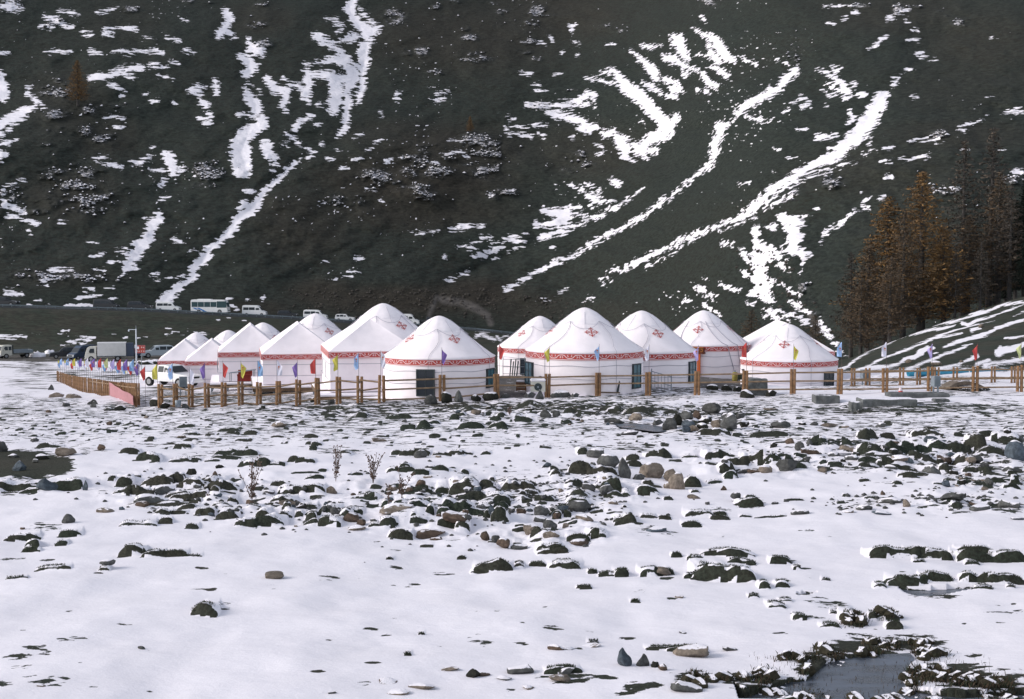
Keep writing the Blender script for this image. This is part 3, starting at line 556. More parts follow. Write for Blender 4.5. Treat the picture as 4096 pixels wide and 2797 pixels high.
'M5': [[(840,525,30),(900,515,40),(970,505,30),(1060,510,12)],[(560,555,8),(640,550,14),(750,545,14)],[(600,560,5),(740,560,5)],[(880,640,14),(960,645,20),(1000,655,14)],[(970,615,25),(1030,610,15)],[(1030,580,8),(1100,578,8)],[(1100,620,30),(1150,610,20)],[(1130,650,20),(1170,640,20)],[(980,705,10),(1060,695,45),(1130,670,40),(1180,650,30)],[(1190,590,40),(1260,570,30),(1340,560,12)],[(1230,600,20),(1330,610,12)],[(1110,725,6),(1160,708,10)],
 [(2110,255,12),(2050,300,15),(1990,345,25),(1930,380,35),(1870,400,30),(1830,440,30),(1780,450,20),(1700,490,30),(1640,510,30),(1580,545,40),(1500,560,40),(1420,590,40),(1390,610,20)],[(1310,640,8),(1210,675,8)],[(1460,400,50),(1530,420,90),(1600,420,90),(1580,470,100),(1500,490,60),(1400,490,35)],[(1600,500,40),(1640,500,30)],[(1630,375,25),(1690,375,20)],[(1660,425,12),(1740,425,8)],
 [(1630,230,12),(1700,260,25),(1760,310,40),(1800,345,60),(1870,340,20),(1940,348,8)],[(1750,375,15),(1780,395,12)],[(1820,265,12),(1850,260,10)],[(1750,235,16),(1780,235,20)],[(1760,290,15),(1830,300,10)],[(1905,200,40),(1940,220,50),(1970,215,20)],
 [(2270,310,25),(2230,350,40),(2180,390,30),(2130,430,30),(2050,475,25),(1980,510,30),(1900,550,40),(1840,580,40),(1780,620,35),(1720,660,30),(1640,700,30),(1570,730,35),(1500,760,30),(1430,800,30),(1350,840,30),(1280,880,30),(1240,910,30),(1210,930,30)],[(1190,920,8),(1230,940,8)],[(2310,310,10),(2280,345,8)],
 [(2324,640,25),(2250,660,25),(2180,690,40),(2110,730,50),(2050,750,50),(2010,780,30),(1960,810,20)],[(1950,780,20),(1890,810,25)],[(2324,680,8),(2220,730,10),(2140,775,8)],[(1870,840,8),(1800,870,12)],[(970,800,8),(900,835,25),(850,860,15),(800,870,8)],[(1600,925,20),(1550,945,20)],[(1530,975,10),(1450,990,8),(1400,1000,8)],[(1720,1015,8),(1745,975,8)],[(1765,1000,10),(1780,985,8)],[(1850,893,10),(1865,893,8)],[(1890,870,12),(1905,867,10)],[(160,810,14),(240,808,14)],[(120,837,8),(180,835,8)],[(0,855,10),(70,855,8)],[(200,718,6),(245,718,6)],[(790,710,10),(830,712,8)],[(1510,658,12),(1525,658,12)],[(1105,295,20),(1120,290,14)],[(1230,280,14),(1250,270,10)],[(360,328,12),(385,326,10)],[(270,265,15),(340,267,6)],[(0,740,8),(20,740,6)]],
'M6': [[(1100,0,70),(1050,40,70),(980,70,60),(900,110,60),(840,150,60),(780,190,60),(700,230,60),(640,270,60),(580,330,60),(540,370,70),(500,410,70),(440,450,50),(360,480,40),(280,510,35),(200,540,35),(120,575,40),(50,600,40),(0,620,40)],[(1220,70,10),(1120,110,12),(1000,150,10),(880,190,12),(800,220,25),(740,250,20),(680,300,20),(620,350,20),(590,390,20)],[(810,270,20),(750,310,30),(680,350,30),(640,370,25)],[(550,440,12),(430,490,8),(300,540,8)],[(140,590,8),(0,665,6)],
 [(280,0,60),(270,50,50),(240,90,40),(180,140,30),(120,190,30),(40,260,25),(0,290,20)],[(700,440,40),(740,460,90),(800,480,100),(850,490,60)],[(760,520,90),(810,560,110),(800,600,110),(790,640,110)],[(620,510,40),(670,510,40)],[(850,680,60),(860,720,60),(855,760,12),(850,830,8)],[(720,660,40),(740,665,30)],[(880,695,40),(900,695,30)],
 [(540,530,60),(540,590,40),(560,640,80),(620,670,100),(680,700,80),(560,720,120),(570,780,110),(560,840,120),(590,890,120),(590,930,130),(610,970,110),(650,1005,40)],[(450,670,40),(490,730,50)],[(430,800,8),(490,830,40)],[(700,760,50),(740,790,40),(770,812,10)],[(640,860,30),(700,885,20)],[(740,740,20),(755,740,14)],[(500,950,40),(560,950,60)],
 [(480,1020,12),(540,1018,12)],[(60,1000,25),(100,1000,15)],[(140,905,20),(190,930,50),(210,970,25),(280,990,12)],[(230,955,12),(295,965,10)],[(300,885,6),(350,910,25),(400,930,25),(440,940,15)],[(200,1030,20),(240,1060,25),(300,1085,20)],[(200,853,8),(225,856,8)],[(320,620,35),(385,625,25)],[(860,435,14),(905,437,10)],[(430,232,14),(500,217,6)],[(935,393,10),(950,393,8)],[(665,147,8),(680,148,6)],[(760,50,10),(805,50,8)],
 [(970,610,12),(1000,570,25),(1020,535,20),(1100,490,25),(1140,455,25),(1200,410,20),(1290,380,8)],[(1250,370,20),(1280,335,25),(1310,330,12)],[(1370,330,15),(1400,315,12)],[(1400,190,20),(1440,180,30)],[(1400,155,6),(1430,155,6)],[(1380,78,14),(1450,78,14)],[(1500,60,20),(1580,55,20),(1700,40,8)],[(1250,298,8),(1275,298,8)],
 [(600,1060,20),(640,1080,50),(700,1070,40),(740,1090,25)],[(590,1095,25),(680,1115,35),(760,1130,30)],[(780,1090,30),(840,1120,50),(880,1140,60)],[(770,1000,20),(820,1030,50),(860,1060,50),(890,1080,30)],[(730,905,10),(790,950,20),(830,970,20)],[(960,1130,30),(980,1180,50),(1020,1220,60),(1040,1260,40),(1080,1300,30)],[(1060,1330,14),(1150,1355,8)],[(1720,280,12),(1800,250,10),(1880,260,20)]]}
# scrub and rubble sprinkled with snow (x, y, rx, ry)
RUB = {'M1': [(370,760,80,40),(600,730,60,40),(780,730,90,45),(690,920,90,35),(400,880,80,40),(560,870,60,35),(340,980,70,30),(360,590,150,70),(1360,1130,140,60),(80,40,110,40),(400,150,110,40),(1700,150,80,40),(1750,290,60,30),(850,60,120,20),(1260,8,60,12),(1390,10,60,12),(1740,20,60,20),(1850,45,40,20),(940,1130,40,20)],
 'M2': [(850,105,70,25),(740,50,30,20),(1180,80,50,20),(1330,180,150,50),(1000,375,120,40),(640,340,50,30),(730,480,60,25),(640,505,40,14),(1930,180,100,40),(700,990,90,30),(560,1030,80,30),(1000,930,120,50),(1140,1000,150,80),(740,1140,120,40),(1700,1080,90,80),(560,1150,60,30),(450,110,90,60),(640,420,50,20),(960,250,60,25),(1180,262,60,14),(1350,270,70,25),(1320,345,50,14),(540,340,40,30),(1400,60,180,50),(1150,10,80,20),(1400,700,70,22),(1220,785,40,14),(920,190,40,16),(1400,395,40,18),(860,10,40,14),(1640,600,40,10),(760,1050,120,30)],
 'M3': [(1790,890,90,30),(200,20,90,40),(1480,60,70,40),(1760,100,60,30),(1900,150,80,25),(1590,45,60,10),(800,330,60,80),(1220,40,80,14)],
 'M4': [(1360,160,140,80),(100,290,90,60),(480,230,220,150),(600,330,150,90),(560,850,250,40),(230,850,180,50),(260,410,60,20)],
 'M5': [(150,330,110,50),(330,180,110,60),(560,140,60,40),(740,150,100,40),(1080,110,140,80),(630,310,110,50),(1700,90,100,80),(480,240,60,40),(1180,290,100,40),(640,90,90,40),(1580,90,30,50),(1000,60,120,60),(620,240,80,30)],
 'M6': [(1050,210,80,50),(1790,260,120,40),(2250,180,90,60),(800,310,40,30),(960,1100,60,30),(860,900,40,60),(900,1000,40,60)]}
BROWN = {'M2': [(900,250,700,260,.6),(1500,100,500,200,.6),(800,1000,600,180,.8),(500,900,500,120,.5),(1700,1000,400,200,.5)],
 'M5': [(600,200,700,200,.9),(600,400,700,150,.7),(500,1000,700,110,1.0),(1000,960,350,110,1.0),(1300,1040,350,110,.6),(1900,1100,300,100,.3)],
 'M3': [(1500,80,500,160,.5),(2000,250,400,250,.4),(1900,900,500,120,.5),(1900,600,500,200,.3)],
 'M1': [(800,150,300,200,.35),(450,700,300,250,.5),(700,900,250,150,.5),(1700,120,250,120,.5)],
 'M4': [(450,300,350,200,.55),(450,850,400,80,.4),(2000,500,350,250,.6),(1700,1050,250,60,.7),(2150,950,250,100,.9)],
 'M6': [(1400,150,600,200,.35),(1600,600,400,400,.3)]}
TAN = [[P('M5', x, y) + (w_ / 1.66,) for x, y, w_ in s] for s in [[(740,980,30),(800,1000,50),(900,1010,50),(1000,1050,50),(1080,1100,40),(1100,1150,40)],[(740,980,30),(710,1050,30),(690,1100,20)]]]
TAN += [[P('M6', x, y) + (w_ / 1.66,) for x, y, w_ in s] for s in [[(900,1090,30),(930,1140,50),(960,1190,60),(930,1230,40)]]]
GULLY = [('M2', [(190,0),(160,60),(230,170),(280,300),(250,450),(250,600),(160,680),(140,800),(80,905)]), ('M4', [(1960,90),(1820,220),(1700,360),(1560,490),(1370,690),(1290,840),(1070,1010)]),
 ('M3', [(830,200),(830,430),(740,520),(520,680),(300,870),(260,1060),(170,1155)]), ('M5', [(2270,310),(1980,510),(1640,700),(1210,930)]),
 ('M3', [(1700,300),(1370,650),(1260,840),(1100,1000),(830,1155)]), ('M6', [(1100,0),(700,230),(500,410),(200,540),(0,620)]), ('M5', [(2324,640),(1960,810),(1500,1000)]),
 ('M1', [(1500,80),(1650,400),(1700,740),(1600,1020),(1650,1150)]), ('M6', [(700,440),(600,700),(620,1000),(900,1100),(1080,1300)]), ('M2', [(2100,300),(2324,780),(2100,1040)]),
 ('M5', [(2110,255),(1830,440),(1390,610),(850,860)])]

def crop_strokes(d):
    out = []
    it = d.items() if isinstance(d, dict) else None
    if it is not None:
        for c, ss in it:
            k = CR[c][2]
            for s in ss: out.append([(*P(c, x, y), w_ / k) for x, y, w_ in s])
    else:
        for c, s in d:
            k = CR[c][2]; out.append([(*P(c, x, y), w_ / k) for x, y, w_ in s])
    return out

def paint_strokes(PX, PY, strokes, soft, stretch=1.0):
    """signed field: >0.5 inside, falling over `soft` pixels"""
    out = np.zeros(PX.shape, np.float32)
    fx = PX.ravel(); fy = PY.ravel(); o = out.ravel()
    order = np.argsort(fy); ys = fy[order]
    for s in strokes:
        for (x0, y0, w0), (x1, y1, w1) in zip(s[:-1], s[1:]):
            R = max(w0, w1) / 2 + soft
            lo = np.searchsorted(ys, min(y0, y1) - R); hi = np.searchsorted(ys, max(y0, y1) + R)
            idx = order[lo:hi]
            xx = fx[idx]; m = (xx > min(x0, x1) - R) & (xx < max(x0, x1) + R)
            idx = idx[m]
            if not len(idx): continue
            xx = fx[idx]; yy = fy[idx]
            dx, dy = x1 - x0, y1 - y0; L = dx * dx + dy * dy + 1e-6
            t = np.clip(((xx - x0) * dx + (yy - y0) * dy) / L, 0, 1)
            dist = np.hypot(xx - x0 - t * dx, yy - y0 - t * dy)
            hw = (w0 + (w1 - w0) * t) / 2
            v = 0.5 + (hw - dist) / (2 * soft)
            o[idx] = np.maximum(o[idx], v)
    return np.clip(o.reshape(PX.shape), 0, 1)
def ell(PX, PY, cx, cy, rx, ry):
    r = ((PX - cx) / rx) ** 2 + ((PY - cy) / ry) ** 2
    return np.exp(-r * r)
def in_poly(x, y, poly):
    c = np.zeros(np.shape(x), bool); n = len(poly)
    for i in range(n):
        x0, y0 = poly[i][:2]; x1, y1 = poly[(i + 1) % n][:2]
        if y0 == y1: continue
        c ^= ((y0 > y) != (y1 > y)) & (x < (x1 - x0) * (y - y0) / (y1 - y0) + x0)
    return c

# ---------------------------------------------------------------- mountain
def scrubby(px, py): return np.clip((fbm(px / 58 + 7, py / 22, 4) - .44) * 6, 0, 1)
def build_mountain():
    nc, nd, nf = 1120, 400, 26
    s = np.concatenate([np.linspace(-1.0, -0.45, 14)[:-1], np.linspace(-0.45, 0.45, nc), np.linspace(0.45, 1.0, 14)[1:]])
    S = s[:, None]
    ft = foot(S)
    z0 = base_z(S, ft) - 0.25
    slope = 0.55 - 0.05 * np.tanh((S - 0.1) / 0.15)
    # distance along the slope at which the view leaves the frame
    qtop = math.tan(math.radians(10.9))
    L = (qtop * ft + EYE - z0) / (slope - qtop)
    v = np.linspace(0, 1, nd)[None, :]
    dd = L * (v ** 1.12)
    ext = np.linspace(0, 1, nf + 1)[None, 1:] * 420
    dd = np.concatenate([dd - 1.5 * (v < 1e-9), L + ext], axis=1)
    D = ft + dd
    far_ = np.clip(dd - L, 0, None)
    Z = z0 + slope * dd - 0.00035 * far_ ** 2
    Sg = np.broadcast_to(S, D.shape)
    Q = (Z - EYE) / D
    PX, PY = proj(Sg, Q)
    # relief along the line of sight: spurs nearer, gullies farther
    r = (fbm(PX / 520 + 3, PY / 300 + 5, 4) - 0.5) * 16
    r += (fbm(PX / 70, PY / 34, 4) - 0.5) * 2.4
    lines = []
    for c, pts in GULLY:
        lines.append([(*P(c, x, y), 10) for x, y in pts])
    g = paint_strokes(PX, PY, lines, 170) ** 1.5
    g2 = paint_strokes(PX, PY, lines, 45)
    r += g * 5.5 + g2 * 0.8
    rub = np.zeros(PX.shape, np.float32)
    for c, es in RUB.items():
        for (x, y, rx, ry) in es:
            cx, cy = P(c, x, y); rub = np.maximum(rub, ell(PX, PY, cx, cy, rx / 1.5, ry / 1.5))
    rub = rub * (.12 + .88 * scrubby(PX, PY))
    r -= rub * (1.0 + 2.5 * (fbm(PX / 16, PY / 9, 3) - 0.4))
    r *= np.clip(dd / 18, 0, 1)
    k = 1 + r / D
    X = Sg * D * k; Y = D * k; Zf = EYE + (Z - EYE) * k
    sn = paint_strokes(PX, PY, [[(x, y, w_ * .88) for x, y, w_ in s_] for s_ in crop_strokes(MSNOW)], 18)
    # beyond the picture: broad patches of the same kind
    out = np.clip(np.maximum(np.maximum(-PX, PX - 4096), -PY) / 60, 0, 1)
    ns = np.clip((fbm(PX / 160 + 40, PY / 90, 5) - 0.5) * 3.2 + 0.12, 0, 1)
    sn = np.maximum(sn, out * ns)
    sn = sn * 0.98
    spk = fbm(PX / 13 + 70, PY / 4.5, 3); zone = fbm(PX / 330 + 11, PY / 240, 3)
    sn = np.maximum(sn, np.clip((spk - .80 + (zone - .5) * .45) * 7, 0, .55))
    brn = np.zeros(PX.shape, np.float32)
    for c, es in BROWN.items():
        for (x, y, rx, ry, a) in es:
            cx, cy = P(c, x, y); brn = np.maximum(brn, a * ell(PX, PY, cx, cy, rx / 1.66, ry / 1.66))
    tan_ = paint_strokes(PX, PY, TAN, 10)
    n, m_ = D.shape
    V = np.stack([X, Y, Zf], -1).reshape(-1, 3)
    I = np.arange(n * m_).reshape(n, m_)
    F = np.stack([I[:-1, :-1], I[1:, :-1], I[1:, 1:], I[:-1, 1:]], -1).reshape(-1, 4)
    me = np_mesh('mountain', V, F, M['mountain'], True, {'snow': sn, 'rubble': rub, 'brown': brn * 0.85, 'gravel': np.clip(tan_ * 1.4 - .2, 0, 1) * 0.8})
    o = link(bpy.data.objects.new('mountain', me)); o['kind'] = 'structure'
    return dict(s=s, D=D, X=X, Y=Y, Z=Zf, PX=PX, PY=PY)
MT = build_mountain()
def mt_at(px, py):
    """point of the mountain seen at a pixel"""
    s, q = sq(px, py)
    i = int(np.clip(np.searchsorted(MT['s'], s), 1, len(MT['s']) - 1))
    c = MT['PY'][i]; j = int(np.argmin(np.abs(c[:400] - py)))
    return Vector((float(MT['X'][i, j]), float(MT['Y'][i, j]), float(MT['Z'][i, j])))

# ---------------------------------------------------------------- ground
def build_ground():
    s = np.concatenate([np.linspace(-0.95, -0.42, 16)[:-1], np.linspace(-0.42, -0.365, 20)[:-1], np.linspace(-0.365, 0.365, 1060), np.linspace(0.365, 0.42, 20)[1:], np.linspace(0.42, 0.95, 16)[1:]])
    a = np.linspace(5, 17.5, 14)[:-1]
    b = 1 / np.linspace(1 / 17.5, 1 / 66, 420)[:-1]
    c = np.linspace(66, 112, 110)[:-1]
    d_ = np.concatenate([np.linspace(112, 160, 110)[:-1], np.linspace(160, 198, 30)])
    Dn = np.concatenate([a, b, c, d_])
    S = s[:, None]
    tail = np.linspace(0, 1, 41)[None, 1:] ** 0.8 * (foot(S) + 1.2 - 198) + 198
    D = np.concatenate([np.broadcast_to(Dn[None, :], (len(s), len(Dn))), tail], axis=1)
    Sg = np.broadcast_to(S, D.shape)
    Z = base_z(Sg, D)
    X = Sg * D; Y = D
    PX, PY = proj(Sg, (Z - EYE) / D)
    # soft undulation
    sub = np.clip((140 - D) / 60, 0, 1)
    Z = Z + (fbm(X * .16 + 9, Y * .16, 3) - .5) * 0.26 * sub + (fbm(X * .42 + 2, Y * .30, 3) - .5) * 0.22 * sub + (fbm(X * .9, Y * .9 + 4, 3) - .5) * 0.07 * sub
    fld = np.zeros(D.shape, np.float32)
    for k, es in FIELD.items():
        for (x, y, rx, ry) in es:
            cx, cy = P(k, x, y); fld = np.maximum(fld, ell(PX, PY, cx, cy, rx / 1.66, ry / 1.66))
    Z = Z + fld * sub * ((fbm(X * 1.1 + 40, Y * 1.1, 4) - .5) * .5)
    rr0 = random.Random(8)
    sn = np.full(D.shape, 1.0, np.float32)
    # thin snow
    th = np.zeros(D.shape, np.float32)
    for k, es in THIN.items():
        kk = CR[k][2]
        for (x, y, rx, ry, a_) in es:
            cx, cy = P(k, x, y); th = np.maximum(th, a_ * ell(PX, PY, cx, cy, rx / kk, ry / kk))
    band = 0.34 * np.clip((PY - 1590) / 30, 0, 1) * np.clip((1850 - PY) / 150, 0, 1) * (.55 + .9 * fbm(X * .12 + 5, Y * .12, 3))
    th = np.maximum(th, band)
    sn -= th * 1.0
    sn -= 0.06 * fld
    for _ in range(85):                              # specks of grass in the smooth snow
        cx, cy = rr0.uniform(-200, 4300), rr0.uniform(2080, 2790); w_ = rr0.uniform(8, 45)
        i0, i1 = np.searchsorted(s, [sq(cx - w_ * 2, cy)[0], sq(cx + w_ * 2, cy)[0]])
        sl = slice(i0, i1); sn[sl] -= rr0.uniform(.30, .52) * ell(PX[sl], PY[sl], cx, cy, w_, w_ * .22)
    sn = np.maximum(sn, 0)
    # whole far side of the valley and the embankment
    bare = np.clip((1452 - PY) / 16, 0, 1) * np.clip((2400 - PX) / 60, 0, 1) * np.clip((D - 190) / 8, 0, 1)
    emb = paint_strokes(PX, PY, crop_strokes(EMB), 8)
    sn = sn * (1 - bare) + bare * emb
    mid = np.clip((D - 100) / 12, 0, 1) * np.clip((PX - 1700) / 150, 0, 1) * (D < 400)
    sn = sn * (1 - mid) + mid * paint_strokes(PX, PY, crop_strokes(HILL) + crop_strokes(EMB[-6:]), 12)
    hz = (np.clip((PX - 3300) / 80, 0, 1) * np.clip((1500 - PY) / 40, 0, 1) * np.clip((D - 84) / 4, 0, 1))
    hp = paint_strokes(PX, PY, crop_strokes(HILL), 8)
    offr = np.clip((PX - 4120) / 120, 0, 1)
    hp = np.maximum(hp, offr * np.clip((fbm(PX / 220, PY / 22, 4) - .45) * 4, 0, 1))
    sn = sn * (1 - hz) + hz * hp
    # gravel of the camp and dirt of the vehicle park
    grv = np.zeros(D.shape, np.float32)
    for poly, s_ in (([(1940, 1496), (2110, 1496), (2110, 1590), (1960, 1592), (1940, 1540)], 1), ([(2760, 1490), (2960, 1488), (3010, 1530), (2960, 1552), (2780, 1552)], 1), ([(2600, 1540), (2800, 1535), (2790, 1572), (2600, 1575)], .6)):
        grv = np.maximum(grv, in_poly(PX, PY, poly) * s_)
    camp = (D > 84) * (D < 118) * (PX > 1880) * (PX < 3050)
    grv = np.maximum(grv, camp * 1.0)
    lot = np.clip((PY - 1418) / 6, 0, 1) * np.clip((1446 + 0.006 * PX - PY) / 5, 0, 1) * (PX < 1500) * (D > 180)
    grv = np.maximum(grv, lot * 0.75)
    sn = sn * (1 - grv) + grv * 0.14
    # turf banks: a steep bare face towards the open, a snowy back
    hum = np.zeros(D.shape, np.float32)
    jag = fbm(X * 5 + 3, Y * .6, 3)
    jag2 = fbm(X * 1.6 + 31, Y * .4, 3)
    jag4 = fbm(X * .8 + 51, Y * .3, 2)
    jag3 = fbm(X * 2.6 + 11, Y * 1.2, 3)
    banks = []
    for k, bs in BANK.items():
        for (x, y, w_, h_) in bs:
            px, py = P(k, x, y + h_ * 0.5)
            banks.append((px, py, w_ / 1.66 * 1.25, h_ / 1.66 * 1.12))
    rr = random.Random(5)
    for k, es in FIELD.items():                       # small unlisted hummocks of the boulder fields
        for (x, y, rx, ry) in es:
            for _ in range(int(rx * ry / 5200)):
                u, v = rr.gauss(0, .45), rr.gauss(0, .45)
                px, py = P(k, x + u * rx, y + v * ry)
                banks.append((px, py, rr.uniform(20, 80), rr.uniform(3, 8)))
    for _ in range(240):                              # tufts standing out of the flat snow
        banks.append((rr.uniform(-200, 4300), rr.uniform(1640, 1800), rr.uniform(8, 30), rr.uniform(2.5, 6)))
    for px, py, w_, h_ in banks:
        s0, D0 = locate(px, py)
        if D0 > 110: continue
        H = max(0.03, h_ * D0 / FOC * 1.02); W = w_ * D0 / FOC
        x0 = s0 * D0
        L_ = min(max(0.6, 7 * H), 3.2); dl = 0.28 * H + 0.02
        i0, i1 = np.searchsorted(s, [s0 - W * .6 / D0, s0 + W * .6 / D0])
        j0, j1 = np.searchsorted(Dn, [D0 - 0.4, D0 + L_ + .5])
        if i1 <= i0 or j1 <= j0: continue
        sl = (slice(i0, i1), slice(j0, j1))
        row = (D0 * D0 / (EYE * 1422)) * 0.75
        dl = max(dl, row)
        u = (X[sl] - x0) / (W / 2)
        p = np.sqrt(np.clip(1 - np.abs(u) ** 1.9 + (jag3[sl] - .5) * 1.1 * (np.abs(u) < 1.15), 0, 1))
        p = p * (0.42 + 0.6 * jag2[sl] + .46 * jag[sl])
        vv = Y[sl] - D0 - (jag4[sl] - .5) * 0.8 * min(1, H * 3) 
        up = np.clip(vv / dl, 0, 1); dn_ = np.clip(1 - (vv - dl) / L_, 0, 1)
        g = np.where(vv < dl, up ** .7, dn_ ** 1.6)
        hgt = H * p * g
        hum[sl] = np.maximum(hum[sl], hgt)
        face = (vv > -row * .55) & (vv < dl + row * 0.35) & (p > 0.12)
        tgt = np.where(face, 0.02, 1)
        sn[sl] = np.minimum(sn[sl], tgt)
    Z = Z + hum
    # ponds
    for poly in POND:
        inside = in_poly(PX, PY, poly)
        Z = np.where(inside, base_z(Sg, D) - 0.14, Z)
        sn = np.where(inside, 0.0, sn)
    n, m_ = D.shape
    V = np.stack([X, Y, Z], -1).reshape(-1, 3)
    I = np.arange(n * m_).reshape(n, m_)
    F = np.stack([I[:-1, :-1], I[1:, :-1], I[1:, 1:], I[:-1, 1:]], -1).reshape(-1, 4)
    rub = fld * 0.0
    me = np_mesh('ground', V, F, M['ground'], True, {'snow': sn, 'rubble': rub, 'brown': np.clip(fbm(X * .3, Y * .3, 3) * 1.6 - .5, 0, 1) * .7, 'gravel': grv})
    o = link(bpy.data.objects.new('ground', me)); o['kind'] = 'structure'
    return s, D, Z
GS, GD, GZ = build_ground()
def gz(x, y):
    """height of the finished ground"""
    s_ = x / y; u = np.interp(s_, GS, np.arange(len(GS))); i = int(min(u, len(GS) - 2)); f = u - i
    def c(k):
        return float(np.interp(y, GD[k], GZ[k]))
    return c(i) * (1 - f) + c(i + 1) * f

for poly in POND:
    pts = [locate(px, py) for px, py in poly]
    cx = sum(p[0] * p[1] for p in pts) / len(pts); cy = sum(p[1] for p in pts) / len(pts)
    zz = min(float(base_z(p[0], p[1])) for p in pts) - 0.02
    mb = MB()
    P_ = [(cx + (s * D - cx) * 1.04, cy + (D - cy) * 1.05, zz) for s, D in pts]
    mb.add(P_, [tuple(range(len(P_)))])
    o = mb.build('pond_water', M['water']); o['kind'] = 'structure'
# ---------------------------------------------------------------- stones
def rock_mesh(seed, flat=1.0, cuts=9):
    r = random.Random(seed)
    bm = bmesh.new(); bmesh.ops.create_icosphere(bm, subdivisions=3, radius=1.0)
    pl = []
    for _ in range(cuts):
        n = Vector((r.gauss(0, 1), r.gauss(0, 1), r.gauss(0, .8))).normalized(); pl.append((n, r.uniform(.55, .86)))
    ph = [r.uniform(0, 9) for _ in range(3)]
    for v in bm.verts:
        p = v.co.copy()
        for n, d_ in pl:
            k = p.dot(n)
            if k > d_: p -= n * (k - d_)
        p *= 1 + .05 * math.sin(5 * p.x + ph[0]) * math.sin(4 * p.y + ph[1]) + .03 * math.sin(9 * p.z + ph[2])
        v.co = Vector((p.x, p.y, p.z * flat))
    me = bpy.data.meshes.new('stone'); bm.to_mesh(me); bm.free()
    me.polygons.foreach_set('use_smooth', [True] * len(me.polygons))
    me.update()
    me.set_sharp_from_angle(angle=math.radians(28)) if hasattr(me, 'set_sharp_from_angle') else None
    return me
ROCKS = {k: [] for k in ('block', 'slab', 'peak', 'round')}
for i in range(5): ROCKS['block'].append(rock_mesh(100 + i, .95, 10))
for i in range(4): ROCKS['slab'].append(rock_mesh(200 + i, .5, 10))
for i in range(4): ROCKS['round'].append(rock_mesh(400 + i, .8, 5))
for i in range(3):
    me = rock_mesh(300 + i, 1.0, 7)
    for v in me.vertices:
        k = 1 - .62 * max(0, (v.co.z + .3) / 1.3)
        v.co.x *= k; v.co.y *= k
    ROCKS['peak'].append(me)
_rmesh = {}
def rock_data(kind, i, mat):
    k = (kind, i % len(ROCKS[kind]), mat)
    if k not in _rmesh:
        me = ROCKS[k[0]][k[1]].copy(); me.materials.append(M['rock_' + mat]); _rmesh[k] = me
    return _rmesh[k]
def stone(px, py, w_, h_, mat, kind, label, group, name='stone', sink=.3, r=random):
    """py: foot of the stone; w_, h_ in photograph pixels"""
    s, D = locate(px, py)
    k = D / FOC; W = w_ * k; H = h_ * k
    o = bpy.data.objects.new(name, rock_data(kind, r.randint(0, 9), mat))
    hz = {'block': .95, 'slab': .5, 'peak': 1.0, 'round': .8}[kind]
    sx = W / 2 * 1.1; dpt = W / 2 * r.uniform(.7, 1.0)
    sz = max(H / (2 * hz) * 1.35, .02)
    Y = D + dpt * .6
    x = s * Y
    o.scale = (sx, dpt, sz)
    o.rotation_euler = (r.uniform(-.1, .1), r.uniform(-.18, .18), r.uniform(-.5, .5) + (math.pi if r.random() < .5 else 0))
    o.location = (x, Y, gz(x, D) + sz * hz * (1 - 2 * sink))
    tag(link(o), label, 'stone', group)
    return o

